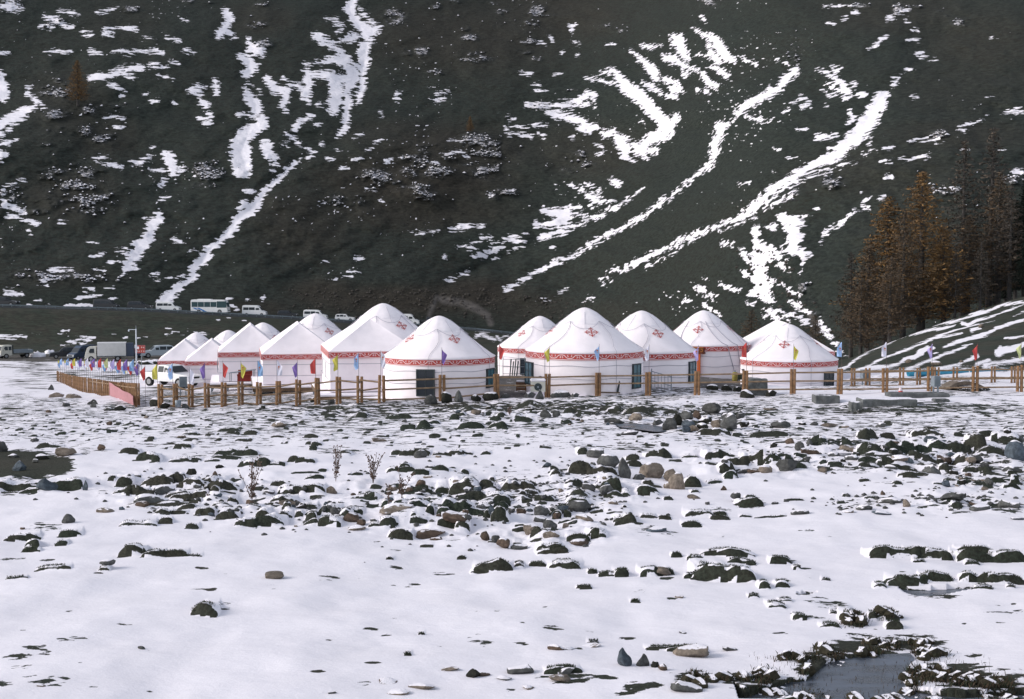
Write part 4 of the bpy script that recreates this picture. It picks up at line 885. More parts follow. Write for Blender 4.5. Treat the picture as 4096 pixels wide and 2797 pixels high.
# (crop, x, y, w, h, colour, shape, what sets it apart)
STONES = [
('A',5,355,90,70,'grey','round','big grey boulder cut by the edge of the bare turf pit'),('A',90,385,75,30,'grey','slab','low grey stone near the top of the bare turf pit'),('A',280,400,90,44,'dark','slab','dark flat stone lying inside the bare turf pit'),('A',425,385,150,60,'tan','block','long tan block on the far rim of the bare turf pit'),('A',130,468,100,66,'blue','peak','blue grey pyramid stone in the middle of the turf pit'),('A',232,420,50,24,'grey','round','small grey stone right of the blue pyramid stone in the pit'),
('A',300,608,170,74,'blue','peak','broad pointed slate stone in snow below the turf pit'),('A',570,605,44,66,'blue','peak','thin upright slate splinter right of the broad pointed slate'),('A',230,282,54,26,'grey','round','small grey stone alone in smooth snow above the turf pit'),('A',675,350,70,44,'brown','block','brown stone with snow cap right of the turf pit rim'),('A',1080,620,170,54,'grey','slab','wide flat grey slab between snow capped hummocks'),('A',700,752,120,34,'tan','slab','flat stone with long slanting edge on the snow slope'),('A',455,830,95,62,'grey','peak','grey angular stone standing over thin grassy snow'),('A',150,858,36,16,'brown','round','tiny reddish stone left of the angular grey stone'),('A',1208,265,64,20,'tan','slab','small light tan stone on the flat snow before the fence'),('A',1850,175,110,40,'tan','block','pale stone with snow on it near the camp fence'),('A',1428,530,36,32,'brown','peak','small brown stone on top of the grassy bank'),('A',1910,695,160,26,'tan','slab','flat tan slab half under a turf hummock'),('A',1790,628,90,26,'grey','slab','long grey slab showing left of the tan slab'),('A',620,35,80,36,'grey','peak','grey stone before the pink banner corner'),('A',1000,700,240,46,'grey','slab','broad gravelly grey slab in front of a grass bank'),('A',940,718,110,40,'brown','slab','brown slab at the left end of the gravelly slab'),
('B',1000,102,80,34,'tan','block','tan square stone on the snow below the first yurt'),('B',636,381,90,52,'grey','round','rounded grey stone with snow at its foot under the bank'),('B',1810,376,135,66,'grey','round','smooth dark grey boulder above the pair of large boulders'),('B',1880,450,140,86,'grey','round','large rounded grey boulder leaning on a tilted slab'),('B',1982,520,96,136,'grey','peak','tall tilted grey slab right of the large rounded boulder'),('B',2165,508,165,100,'tan','round','large pale tan boulder in the centre of the boulder group'),('B',2298,522,120,88,'tan','block','tan boulder touching the large pale boulder'),('B',2085,520,90,44,'grey','slab','low grey stone between tilted slab and pale boulder'),('B',2300,572,100,50,'tan','slab','tan stone under the second tan boulder'),('B',618,281,56,18,'blue','slab','small dark slate piece in smooth snow'),('B',360,263,116,26,'tan','slab','reddish flat stone with snow on top in smooth snow'),('B',1460,124,84,56,'grey','peak','grey pointed stone on the snow ridge below the middle yurt'),('B',1532,118,60,50,'grey','block','grey stone beside the pointed stone below the middle yurt'),('B',2020,235,130,30,'grey','slab','long flat grey stone alone below the small pool'),('B',1920,150,140,40,'grey','slab','long grey stone on the left bank of the small pool'),('B',2062,140,90,48,'tan','round','tan round stone behind the small pool'),('B',2290,200,110,80,'grey','block','grey block at the right end of the small pool'),('B',2210,160,80,40,'grey','slab','grey slab between tan stone and the pool end'),('B',680,541,70,22,'tan','slab','small flat tan stone below the dry weeds'),('B',470,778,250,50,'tan','slab','very long slanting tan slab in front of the dry stems'),('B',690,888,230,50,'brown','slab','wide brown slab on the front edge of the rubble'),('B',740,912,90,24,'brown','slab','small brown stone in snow under the wide brown slab'),('B',200,860,130,34,'tan','slab','flat pale slab at the left end of the rubble'),('B',245,835,66,44,'brown','block','brown stone above the flat pale slab'),('B',178,820,130,70,'brown','block','dark brown tilted block above the pale slab'),('B',62,795,70,50,'grey','block','grey stone wedged beside turf left of the brown block'),('B',870,598,46,26,'tan','round','small tan stone stuck in the biggest turf mound'),
('B',1305,752,86,56,'brown','block','brown stone at the right side of the turf mound'),('B',1240,735,54,44,'grey','block','grey stone next to the brown stone by the turf mound'),('B',1432,768,120,66,'grey','block','grey square stone in the centre of the rubble field'),('B',1425,800,90,44,'grey','slab','grey flat stone below the square stone in the rubble'),('B',1490,848,100,74,'grey','block','larger grey tan stone in the lower rubble'),('B',1370,886,120,70,'tan','block','tan stone with a sharp top in the lower rubble'),('B',1500,930,110,44,'tan','slab','pale tan stone at the lower rubble rim'),('B',1060,928,76,64,'brown','block','reddish brown stone at the front of the rubble left group'),('B',1130,936,66,54,'grey','block','grey stone between two brown stones at the rubble front'),('B',1190,965,100,66,'brown','block','rusty brown stone lowest of the rubble front'),('B',1290,968,120,46,'grey','slab','grey stone right of the rusty stone at the rubble front'),('B',1680,948,160,36,'brown','slab','long brown stone by the right lower rubble'),('B',1722,820,120,40,'tan','slab','pale flat stone with snow on the right of the rubble'),('B',1872,650,100,70,'grey','slab','tilted grey slab on the upper right rubble'),('B',1745,622,110,44,'grey','round','rounded grey stone under snow in the upper rubble'),('B',1685,738,150,66,'grey','round','large grey rounded stone right of the rubble centre'),('B',1105,822,50,60,'blue','peak','small blue grey stone standing in dark turf'),('B',1912,715,80,30,'tan','slab','small tan stone in the clean snow right of the rubble'),('B',2200,876,140,34,'blue','slab','flat slate pieces in thin snow at the rubble end'),('B',1580,750,90,44,'blue','block','bluish stone beside the rounded grey stone'),('B',880,850,200,60,'brown','slab','brown leaning slab beneath the snow covered mound'),
('C',255,92,135,72,'grey','block','top boulder of the stone pile below the yurts'),('C',80,130,90,66,'grey','block','grey boulder on the left shoulder of the stone pile'),('C',150,112,70,50,'brown','block','brownish boulder left of the top boulder in the pile'),('C',92,190,100,60,'blue','block','slate boulder in the lower left of the stone pile'),('C',82,216,80,54,'blue','block','bluish stone at the foot of the stone pile'),('C',132,210,80,44,'tan','slab','tan stone at the foot of the stone pile'),('C',280,186,100,64,'tan','block','tan boulder in the middle of the stone pile'),('C',368,196,120,96,'grey','block','big light boulder at the right of the stone pile'),('C',350,124,100,50,'grey','slab','flat boulder under the top boulder of the pile'),('C',440,120,80,40,'grey','slab','grey slab on the right shoulder of the pile'),('C',470,172,90,50,'dark','block','dark block at the right end of the stone pile'),('C',210,160,100,60,'dark','block','dark mossy block in the pile centre'),('C',20,170,80,70,'dark','block','dark mossy block at the left end of the pile'),('C',190,210,90,40,'dark','slab','dark mossy slab at the pile foot'),
('C',636,55,110,14,'tan','slab','narrow plank like stone in the snow before the concrete'),('C',712,178,150,50,'grey','slab','long grey block right of the stone pile'),('C',852,168,60,24,'dark','slab','small dark stone right of the long grey block'),('C',932,168,66,28,'grey','peak','small pointed grey stone on open snow'),('C',1035,167,140,22,'tan','slab','long tan stone lying flat on open snow'),('C',1136,178,70,16,'tan','slab','little pink tan stone on open snow'),('C',1378,170,84,30,'grey','peak','slanted grey splinter on open snow'),('C',770,318,70,40,'brown','peak','brown pointed stone by the turf bank'),('C',835,345,66,56,'grey','round','grey stone with snow beside the brown pointed stone'),('C',898,322,46,42,'grey','peak','small upright stone among capped stones'),('C',1170,346,150,48,'tan','slab','layered tan block above the frozen rill'),('C',900,372,140,44,'brown','slab','wide brown stone left of the frozen rill'),('C',1062,372,110,50,'grey','slab','grey stone in the frozen rill'),('C',1180,414,100,44,'grey','slab','grey stone below the frozen rill'),('C',1705,288,96,44,'blue','slab','slate slab left of the long dark bank'),('C',1470,280,56,26,'brown','round','small brown stone above the dark bank'),
('C',748,468,165,92,'grey','block','large pale boulder beside a small one on the snow edge'),('C',610,478,100,50,'tan','round','smaller tan boulder left of the large pale boulder'),('C',462,458,140,36,'grey','slab','grey slab showing under the green turf bank'),('C',540,468,110,26,'brown','slab','brown flat slab left of the tan boulder'),('C',28,575,120,110,'tan','round','tan rounded boulder tipping down the snow slope'),('C',990,472,70,34,'tan','block','tan stone alone under the rubble band'),('C',1500,428,130,44,'tan','slab','pale tan slab in the right rubble band'),('C',1712,480,135,66,'grey','peak','grey wedge stone in the right rubble band'),('C',1440,468,90,30,'grey','slab','grey flat stone left of the pale tan slab'),('C',1795,408,120,70,'brown','block','brown block under the long dark bank'),('C',2000,410,100,66,'grey','block','grey block right of the brown block'),('C',2262,410,160,120,'blue','block','big slate boulder near the edge of the snow field'),('C',2235,466,130,46,'grey','slab','grey slab below the big slate boulder'),('C',2300,330,60,60,'blue','peak','slate slab rising behind the big slate boulder'),
('C',1430,705,170,46,'grey','slab','flat topped grey slab on the lower snow slope'),('C',1540,736,56,48,'tan','block','bright tan stone right of the flat topped slab'),('C',1850,710,180,50,'grey','slab','long layered grey slab on the lower right slope'),('C',1385,645,36,30,'brown','peak','tiny pointed stone above the flat topped slab'),('C',1262,746,115,42,'grey','slab','rounded low grey stone left of the flat topped slab'),('C',1150,764,110,18,'tan','slab','thin tan stone along the snow edge'),('C',1372,772,130,30,'blue','slab','flat slate stone under the flat topped slab'),('C',835,768,130,38,'grey','slab','low grey stone at the end of the dark snow crack'),('C',672,698,54,18,'grey','slab','small dark stone in the snow beside bare gravel'),('C',222,692,32,22,'grey','round','small grey stone on the left lower slope'),('C',410,672,70,36,'grey','round','grey stone at the edge of the bare gravel patch'),('C',1662,698,46,18,'dark','slab','small dark stone on the lower right slope'),('C',2000,718,100,36,'brown','slab','brown slab right of the long layered slab'),('C',2030,762,140,44,'grey','slab','grey broken slab below the layered slab'),('C',2225,742,150,66,'grey','slab','dark layered rock at the right end of the slope'),('C',2280,812,100,18,'blue','slab','thin slate piece in clean snow far right'),('C',132,646,90,28,'tan','slab','grey tan slab on the snow left of the bare gravel'),('C',330,584,46,30,'brown','peak','brown splinter on the snow slope'),
('D',1815,216,150,40,'tan','round','smooth tan stone alone in the wide snow'),('D',716,168,100,34,'grey','round','grey stone with grass tuft in the wide snow'),('D',940,684,56,20,'grey','slab','small stone alone low in the wide snow'),('D',275,954,60,14,'tan','slab','tan sliver by the thin grass at the bottom'),('D',2205,992,60,22,'grey','slab','dark stone tip in snow at the bottom'),
('E',1980,808,115,112,'blue','peak','upright blue grey pyramid stone near the pool'),('E',2110,804,98,80,'grey','peak','grey brown stone right of the blue pyramid stone'),('E',2190,812,54,40,'dark','round','small dark stone third in the row from the pyramid'),('E',2240,836,70,44,'brown','block','brown stone at the end of the row from the pyramid'),('E',985,870,110,56,'dark','peak','dark pointed stone low in the snow'),('E',1050,862,90,22,'brown','slab','low brown tail of the dark pointed stone'),('E',1295,850,190,60,'grey','slab','flat pale slab tilted out of the snow'),('E',1190,892,100,24,'grey','slab','flat grey sliver below the pale slab'),('E',830,828,140,22,'tan','slab','thin tan sliver left of the dark pointed stone'),('E',640,946,180,34,'tan','slab','tan slab near the bottom of the snow'),('E',485,988,150,26,'tan','slab','tan slab with grass at the very bottom'),('E',410,913,130,20,'brown','slab','dark brown sliver in the lower snow'),('E',1530,694,110,40,'brown','slab','brown stone with a long thin tail'),('E',1600,686,110,14,'brown','slab','thin brown stone tail above the lower snow'),('E',1755,656,150,12,'tan','slab','very thin tan sliver right of the brown stone'),('E',1565,912,170,34,'tan','slab','pinkish flat slab under grass tufts'),('E',1350,952,90,22,'tan','slab','small pink slab left of the grass tufts'),('E',2230,178,150,48,'tan','slab','tan slab showing under a turf hummock'),('E',1600,862,130,36,'grey','slab','grey slab in front of a turf hummock'),
('F',110,718,260,84,'tan','slab','broad layered slab under a grass fringe'),('F',372,668,110,28,'grey','slab','flat grey stone right of the broad layered slab'),('F',32,343,66,16,'tan','slab','small tan sliver in smooth snow'),('F',85,1000,220,66,'grey','slab','large grey slab at the bottom edge by the pool'),('F',60,550,60,10,'grey','slab','tiny dark sliver in smooth snow right of the middle'),
]
STONE_GROUP = 'stones lying in the snow'
for c, x, y, w_, h_, mt, kd, lab in STONES:
    px, py = P(c, x, y)
    k = CR[c][2]
    stone(px, py, w_ / k, h_ / k, mt, kd, lab, STONE_GROUP, sink=.34 if kd == 'slab' else .24)
_rr = random.Random(21)
ZN = [('B', 'small stone among the turf hummocks of the central rubble', [(900,700,760,200),(1600,650,480,230),(450,650,380,130)], 40),
      ('C', 'small stone among the capped stones of the rubble band nearer the trees', [(900,380,800,110),(1700,380,620,140),(2050,560,330,80)], 36),
      ('B', 'small stone on the streaky snow just before the camp fence', [(1100,70,1500,60),(1700,120,500,60)], 26),
      ('A', 'small stone among the hummocks downhill of the vehicle park side', [(1300,600,650,140),(1900,740,450,100),(900,120,600,60)], 26)]
for key, lab, es, n in ZN:
    for i in range(n):
        x, y, rx, ry = _rr.choice(es)
        px, py = P(key, x + _rr.gauss(0, .5) * rx, y + _rr.gauss(0, .5) * ry)
        w_ = _rr.uniform(16, 44) * (.6 if py < 1720 else 1)
        mt_ = _rr.choice(['grey', 'grey', 'grey', 'dark', 'dark', 'brown', 'tan', 'blue']); kd_ = _rr.choice(['block', 'slab', 'slab', 'round'])
        stone(px, py, w_, w_ * _rr.uniform(.4, .75), mt_, kd_, lab.replace('small stone', '%s %s %s stone' % ('tiny' if w_ < 26 else 'small', {'grey': 'grey', 'dark': 'mossy', 'brown': 'brown', 'tan': 'tan', 'blue': 'slate'}[mt_], {'block': 'angular', 'slab': 'flat', 'round': 'rounded'}[kd_])), lab.replace('small stone', 'small stones'), sink=.3, r=_rr)

# pebbles and broken bits: nobody could count them
def scatter_mesh(name, pts, src, mat):
    """pts: (x, y, z, scale, rot) ; src: (V, F) arrays"""
    V0, F0 = src; V = []; F = []
    for i, (x, y, z, sx, sz, r_) in enumerate(pts):
        c_, s_ = math.cos(r_), math.sin(r_)
        v = V0 * np.array([sx, sx * .8, sz])
        V.append(np.stack([v[:, 0] * c_ - v[:, 1] * s_ + x, v[:, 0] * s_ + v[:, 1] * c_ + y, v[:, 2] + z], -1)); F.append(F0 + i * len(V0))
    return np_mesh(name, np.concatenate(V), np.concatenate(F), mat, False)
def ico(sub=1, seed=0):
    bm = bmesh.new(); bmesh.ops.create_icosphere(bm, subdivisions=sub, radius=1.0); r = random.Random(seed)
    V = np.array([[c * r.uniform(.7, 1.1) for c in v.co] for v in bm.verts]); F = np.array([[v.index for v in f.verts] for f in bm.faces]); bm.free()
    return V, F
pts = []
for key, es, n in [('B', [(900,700,900,260),(1600,650,560,240),(1100,60,1500,60)], 420), ('C', [(900,380,900,130),(1700,380,700,160),(1900,700,400,70),(300,60,500,60),(1300,680,500,80)], 420), ('A', [(1300,600,700,180),(1900,740,500,120),(1000,120,900,70)], 260)]:
    for i in range(n):
        x, y, rx, ry = _rr.choice(es)
        px, py = P(key, x + _rr.gauss(0, .55) * rx, y + _rr.gauss(0, .55) * ry)
        if py < 1600: continue
        s, D = locate(px, py); X_ = s * D
        w_ = _rr.uniform(.025, .11)
        pts.append((X_, D, gz(X_, D) + .0, w_, w_ * .6, _rr.uniform(0, 3)))
o = link(bpy.data.objects.new('pebbles', scatter_mesh('pebbles', pts, ico(1, 3), M['rock_grey'])))
tag(o, 'small loose stones and gravel bits poking through the snow', 'pebbles', kind='stuff')

# talus of the road cutting and scree in the gully
pts = []
for _ in range(900):
    if _rr.random() < .75:
        px = _rr.uniform(1150, 2350); py = 1155 + abs(_rr.gauss(0, 60)) + max(0, (px - 1900)) * .12
    else:
        px = 3150 + _rr.gauss(0, 60); py = _rr.uniform(1000, 1400); px += (py - 1200) * .5
    p = mt_at(px, py); k = _rr.uniform(.1, .6) * _rr.choice((.5, .7, 1))
    pts.append((p.x, p.y, p.z, k, k * .6, _rr.uniform(0, 3)))
o = link(bpy.data.objects.new('scree', scatter_mesh('scree', pts, ico(1, 5), plain('scree_stone', (0.048, 0.042, 0.036), 0.9, 0.4, 2))))
tag(o, 'brown and grey scree on the road cutting and in the gully', 'scree', kind='stuff')
# low scrub on the mountain, sprinkled with snow
pts = []
for c, es in RUB.items():
    for (x, y, rx, ry) in es:
        for _ in range(int(rx * ry / 150)):
            px, py = P(c, x + _rr.gauss(0, .5) * rx, y + _rr.gauss(0, .5) * ry)
            if not (0 < px < 4096 and 0 < py < 1150): continue
            if _rr.random() > .06 + float(scrubby(np.array(px), np.array(py))): continue
            p = mt_at(px, py); k = _rr.uniform(.2, .62) * _rr.choice((.6, 1, 1.3))
            pts.append((p.x, p.y, p.z + .1, k, k * .7, _rr.uniform(0, 3)))
M['scrub'] = rock_mat('scrub', (0.03, 0.034, 0.034), 0.76, (0.055, 0.057, 0.055))
o = link(bpy.data.objects.new('scrub', scatter_mesh('scrub', pts, ico(1, 9), M['scrub'])))
tag(o, 'low dark scrub dusted with snow on the mountainside', 'scrub', kind='stuff')

# ---------------------------------------------------------------- grass blades and weeds
def blades(name, pts, mat, label, cat):
    V = []; F = []
    for (x, y, z, h, w_, lean, az) in pts:
        dx, dy = math.cos(az), math.sin(az); lx, ly = lean * math.cos(az * 7), lean * math.sin(az * 7)
        b = len(V)
        V += [(x - dx * w_, y - dy * w_, z - .02), (x + dx * w_, y + dy * w_, z - .02), (x + lx * .4 - dx * w_ * .6, y + ly * .4, z + h * .6), (x + lx, y + ly, z + h)]
        F += [(b, b + 1, b + 2), (b + 1, b + 3, b + 2)]
    me = np_mesh(name, np.array(V), np.array(F), mat, True)
    return tag(link(bpy.data.objects.new(name, me)), label, cat, kind='stuff')
M['grass_dark'] = plain('dark_grass', (0.028, 0.035, 0.018), 0.8, 0.5, 3)
M['grass_brown'] = plain('sedge', (0.06, 0.042, 0.026), 0.85, 0.5, 3)
TUFT = [(590,830,120,80),(870,815,60,40),(1100,730,120,90),(1300,690,140,110),(1450,620,90,60),(1620,595,150,40),(1690,660,200,60),(990,675,120,40),(830,730,260,40),(1700,800,260,110),(1900,850,200,80),(1990,850,150,70),(2150,900,230,130),(1580,890,120,60),(1190,935,90,36),(1420,945,150,46),(1730,965,150,55),(1030,985,110,60),(900,900,200,90),(650,910,200,50),(220,895,70,40),(350,870,70,50),(470,860,80,50),(140,860,100,24),(110,925,140,50),(1200,470,150,50),(1410,440,110,30),(2250,960,160,60),(750,960,200,50),(1330,600,100,30)]
gp = []; gb = []; tp = []
for (x, y, rx, ry) in TUFT:
    for _ in range(int(rx * ry / 26) + 30):
        u, v = _rr.gauss(0, .27), _rr.gauss(0, .27)
        px, py = P('F', x + u * rx, y + v * ry + ry * .25)
        s, D = locate(px, min(py, 2900)); X_ = s * D
        (gp if _rr.random() < .5 else gb).append((X_, D, gz(X_, D), _rr.uniform(.04, .11), .007, _rr.uniform(.02, .07), _rr.uniform(0, 6.3)))
    for _ in range(int(rx / 34) + 2):
        px, py = P('F', x + _rr.gauss(0, .28) * rx, y + _rr.gauss(0, .22) * ry + ry * .3)
        s, D = locate(px, min(py, 2900)); X_ = s * D; k = _rr.uniform(.06, .17)
        tp.append((X_, D, gz(X_, D) + k * .15, k, k * .7, _rr.uniform(0, 3)))
for _ in range(420):      # single stalks standing in the ice
    px, py = P('F', _rr.uniform(500, 2100), _rr.uniform(730, 1010))
    s, D = locate(px, py); X_ = s * D
    gb.append((X_, D, gz(X_, D) + .1, _rr.uniform(.02, .07), .004, .02, _rr.uniform(0, 6.3)))
for k_, bs in BANK.items():   # fringes on the turf banks
    for (x, y, w_, h_) in bs:
        if y + CR[k_][1] < 1700 and k_ in 'AB': continue
        for _ in range(int(w_ * (1.6 if k_ in 'DEF' else .5))):
            px, py = P(k_, x + _rr.uniform(-.48, .48) * w_, y + h_ * .5 - _rr.uniform(0, .2) * h_)
            s, D = locate(px, min(py, 2900)); D += _rr.uniform(0, .35) * (h_ / 60); X_ = s * D
            gp.append((X_, D, gz(X_, D) - .01, _rr.uniform(.015, .06), .007, _rr.uniform(.0, .04), _rr.uniform(0, 6.3)))
blades('green_grass', gp, M['grass_dark'], 'dark green grass on the turf banks and by the pool', 'grass')
blades('brown_sedge', gb, M['grass_brown'], 'brown sedge stalks around and in the icy pool', 'sedge')
o = link(bpy.data.objects.new('tussocks', scatter_mesh('tussocks', tp, ico(2, 4), rock_mat('tussock', (0.035, 0.03, 0.018), 0.84))))
tag(o, 'snow topped grass tussocks around the icy pool', 'tussocks', kind='stuff')

def weed(px, py, hpx, spread, n, label, seed):
    r = random.Random(seed)
    s, D = locate(px, py); X_ = s * D; z = gz(X_, D); H = hpx * D / FOC
    t = tag(empty('dry_weed', (X_, D, z)), label, 'weed', 'tall dry weeds standing in the snow')
    for i in range(n):
        mb = MB(); a = r.uniform(0, 6.3); L = H * r.uniform(.6, 1); sp = spread * D / FOC
        tx, ty = math.cos(a) * sp * r.random(), math.sin(a) * sp * r.random() * .5
        pts = [Vector((tx * k * (.4 + .6 * k), ty * k, L * k - .03)) for k in (0, .25, .5, .75, 1)]
        mb.tube(pts, .006, 4)
        for j in range(14):
            k = r.uniform(.15, 1); b = pts[0].lerp(pts[-1], k) if 0 else Vector((tx * k * (.4 + .6 * k), ty * k, L * k - .03))
            an = r.uniform(0, 6.3); e = b + Vector((math.cos(an) * .07, math.sin(an) * .05, .07)) * r.uniform(.5, 1.2)
            mb.cyl(b, e, .004, .003, 3, False)
            mb.box(e, (.028, .02, .035), an)
        mb.build('stem', M['weed'], t)
for args in [(1006, 2000, 205, 62, 9, 'wide dry weed with many stems before the grass bank', 1), (1343, 1938, 150, 34, 6, 'narrow tall dry weed alone in clean snow', 2), (1492, 1948, 128, 50, 8, 'bushy dry weed with thick seed heads', 3), (1606, 2036, 130, 50, 4, 'thin pair of dry stems above the slanting tan slab', 4), (1556, 2050, 110, 12, 2, 'single dry stem left of the thin pair', 5), (2040, 1668, 40, 10, 3, 'little dry weed near the camp fence', 6)]:
    weed(*args)
# ---------------------------------------------------------------- ornament ribbons
def ribbon(mb, pts, wd, fn, off):
    """flat strip of width wd along 2-D points, laid on the surface fn(u, v, off)"""
    n = len(pts); P_ = []
    for i, (u, v) in enumerate(pts):
        a = pts[max(0, i - 1)]; b = pts[min(n - 1, i + 1)]
        dx, dy = b[0] - a[0], b[1] - a[1]; L = math.hypot(dx, dy) or 1
        w_ = (wd(i / (n - 1)) if callable(wd) else wd) / 2
        P_ += [fn(u - dy / L * w_, v + dx / L * w_, off), fn(u + dy / L * w_, v - dx / L * w_, off)]
    mb.add(P_, [(2 * i + 1, 2 * i + 3, 2 * i + 2, 2 * i) for i in range(n - 1)])
def spiral(cx, cy, r0, a0, turn, n=9, r1=.25):
    return [(cx + r0 * (1 - (1 - r1) * k) * math.cos(a0 + turn * k), cy + r0 * (1 - (1 - r1) * k) * math.sin(a0 + turn * k)) for k in [i / (n - 1) for i in range(n)]]
BH = 0.36
def scrolls(length, fn, u0=0.0):
    """white scroll work on a red band of height BH centred on v=0"""
    red, wh = MB(), MB()
    n = max(1, round(length / .88)); p = length / n; seg = 6
    st = [(u0 + length * i / (n * seg), 0) for i in range(n * seg + 1)]
    for v0, w_, mb, off in ((.150, .030, wh, .006), (-.150, .030, wh, .006)):
        ribbon(mb, [(u, v0) for u, _ in st], w_, fn, off)
    for v0 in (.172, -.172):
        ribbon(red, [(u, v0) for u, _ in st], .018, fn, .010)
    for k in range(n):
        a = u0 + k * p
        wave = [(a + p * t, .085 * math.tanh(2.0 * math.cos(2 * math.pi * t))) for t in [i / 14 for i in range(15)]]
        ribbon(wh, wave, .030, fn, .008)
        for sg, cx in ((1, a + p * .5), (-1, a), (-1, a + p)):
            for d_ in (-1, 1):
                if (cx == a and d_ < 0) or (cx == a + p and d_ > 0): continue
                sp = spiral(cx + d_ * .075, sg * .035, .055, math.pi / 2 * (1 if d_ > 0 else 1), -d_ * 4.4 * sg, 8)
                ribbon(wh, sp, .024, fn, .008)
    return red, wh
def emblem(fn):
    mb = MB()
    for q in range(4):
        c, s_ = round(math.cos(q * math.pi / 2)), round(math.sin(q * math.pi / 2))
        R_ = lambda pts: [(x * c - y * s_, x * s_ + y * c) for x, y in pts]
        g = lambda u, v, o: fn(u, v, o)
        ribbon(mb, R_([(0, 0), (0, .1), (0, .2), (0, .3), (0, .42)]), .05, g, .012)
        ribbon(mb, R_([(-.06, .325), (0, .36), (.06, .325)]), .036, g, .014)
        ribbon(mb, R_([(-.05, .13), (0, .17), (.05, .13)]), .034, g, .016)
        for d_ in (-1, 1):
            ribbon(mb, R_([(0, .29), (d_ * .06, .305), (d_ * .115, .29), (d_ * .145, .25), (d_ * .125, .21), (d_ * .085, .215)]), .038, g, .013)
    return mb

# ---------------------------------------------------------------- round yurts
PROFILE = [(3.06, 2.10), (2.86, 2.21), (2.3, 2.62), (1.95, 2.90), (1.61, 3.17), (1.4, 3.36), (1.2, 3.54), (1.0, 3.70), (.8, 3.86), (.6, 4.0), (.42, 4.10), (.25, 4.18), (.12, 4.22), (0.02, 4.235)]
PR = [p[0] for p in PROFILE][::-1]; PZ = [p[1] for p in PROFILE][::-1]
def roofz(r): return float(np.interp(r, PR, PZ))
def yurt_parts():
    """shared meshes of a yurt of 3 m radius"""
    K = {}
    mb = MB(); mb.lathe([(3.0, -.4), (3.01, .6), (3.03, 1.2), (3.0, 1.9), (3.0, 2.08)], 72); K['wall'] = mb.mesh('wall', M['canvas'], True)
    r = random.Random(4)
    def roof(prof, n, mat, amp):
        mb = MB(); mb.lathe(prof, n)
        m_ = n
        for i, v in enumerate(mb.v):
            a = math.atan2(v[1], v[0]); rr_ = math.hypot(v[0], v[1])
            d_ = amp * (math.sin(a * 9) * .5 + math.sin(a * 17 + 1) * .3 + math.sin(a * 31 + 2) * .2) * min(1, rr_ / 1.0) * (1 if rr_ < 3.0 else .2)
            mb.v[i] = (v[0], v[1], v[2] + d_)
        return mb.mesh('roof', mat, True)
    K['roof'] = roof([(3.0, 2.03), (3.05, 2.06)] + PROFILE, 96, M['canvas'], .014)
    cap = [(1.34, roofz(1.34) - .02), (1.34, roofz(1.34) + .02)] + [(a, b + .02) for a, b in PROFILE if a < 1.3]
    K['cap'] = roof(cap, 64, M['canvas_cap'], .012)
    fn = lambda u, v, o: ((3.03 + o) * math.cos(u / 3.03), (3.03 + o) * math.sin(u / 3.03), 1.90 + v)
    mb = MB(); mb.lathe([(3.035, 1.90 - BH / 2), (3.03, 1.90 + BH / 2)], 96); K['band'] = mb.mesh('band', M['red'], True)
    red, wh = scrolls(2 * math.pi * 3.03, fn)
    K['scroll'] = wh.mesh('scroll', M['bandwhite']); K['band_edge'] = red.mesh('band_edge', M['red'])
    mb = MB()
    def onroof(a, r_, o=.03): return Vector(((r_ + o * .5) * math.cos(a), (r_ + o * .5) * math.sin(a), roofz(r_) + o))
    ring = []
    for i in range(97):
        a = 2 * math.pi * i / 96; ring.append(onroof(a, 1.18 + .42 * abs(math.sin(2.5 * a)), .05))
    mb.tube(ring, .009, 4)
    K['roof_rope'] = mb
    for k in range(5):
        mb = MB()
        a = 2 * math.pi * k / 5
        mb.tube([onroof(a + .10 * math.sin(j), r_, .035) for j, r_ in enumerate((1.2, 1.5, 1.9, 2.3, 2.7, 3.05))] + [Vector((3.06 * math.cos(a + .1 * math.sin(5)), 3.06 * math.sin(a + .1 * math.sin(5)), z)) for z in (1.5, .8, -.2)], .011, 4)
        K['rope%d' % k] = mb.mesh('rope', M['rope'])
    for k in range(5):
        mb = MB(); a = 2 * math.pi * (k + .5) / 5
        mb.tube([onroof(a, r_, .04) for r_ in (1.55, 1.3, 1.0, .6)], .008, 4)
        K['rope%d' % (5 + k)] = mb.mesh('rope', M['rope'])
    K['roof_rope'] = K['roof_rope'].mesh('rope', M['rope'])
    for nm, z in (('wall_rope', 1.42), ('wall_rope2', .78)):
        mb = MB(); mb.tube([Vector((3.045 * math.cos(2 * math.pi * i / 72), 3.045 * math.sin(2 * math.pi * i / 72), z + .03 * math.sin(i * .7))) for i in range(73)], .012, 4)
        K[nm] = mb.mesh('wall_rope', M['rope'])
    r0 = 1.78; al = math.atan2(roofz(1.5) - roofz(2.1), .6)
    def fe(u, v, o):
        u *= .86; v *= .86
        r_ = r0 - v * math.cos(al); a = -math.pi / 2 + u / r0
        return ((r_ + o) * math.cos(a), (r_ + o) * math.sin(a), roofz(r_) + .025 + o)
    K['emblem'] = emblem(fe).mesh('emblem', M['red'])
    return K
YK = yurt_parts()
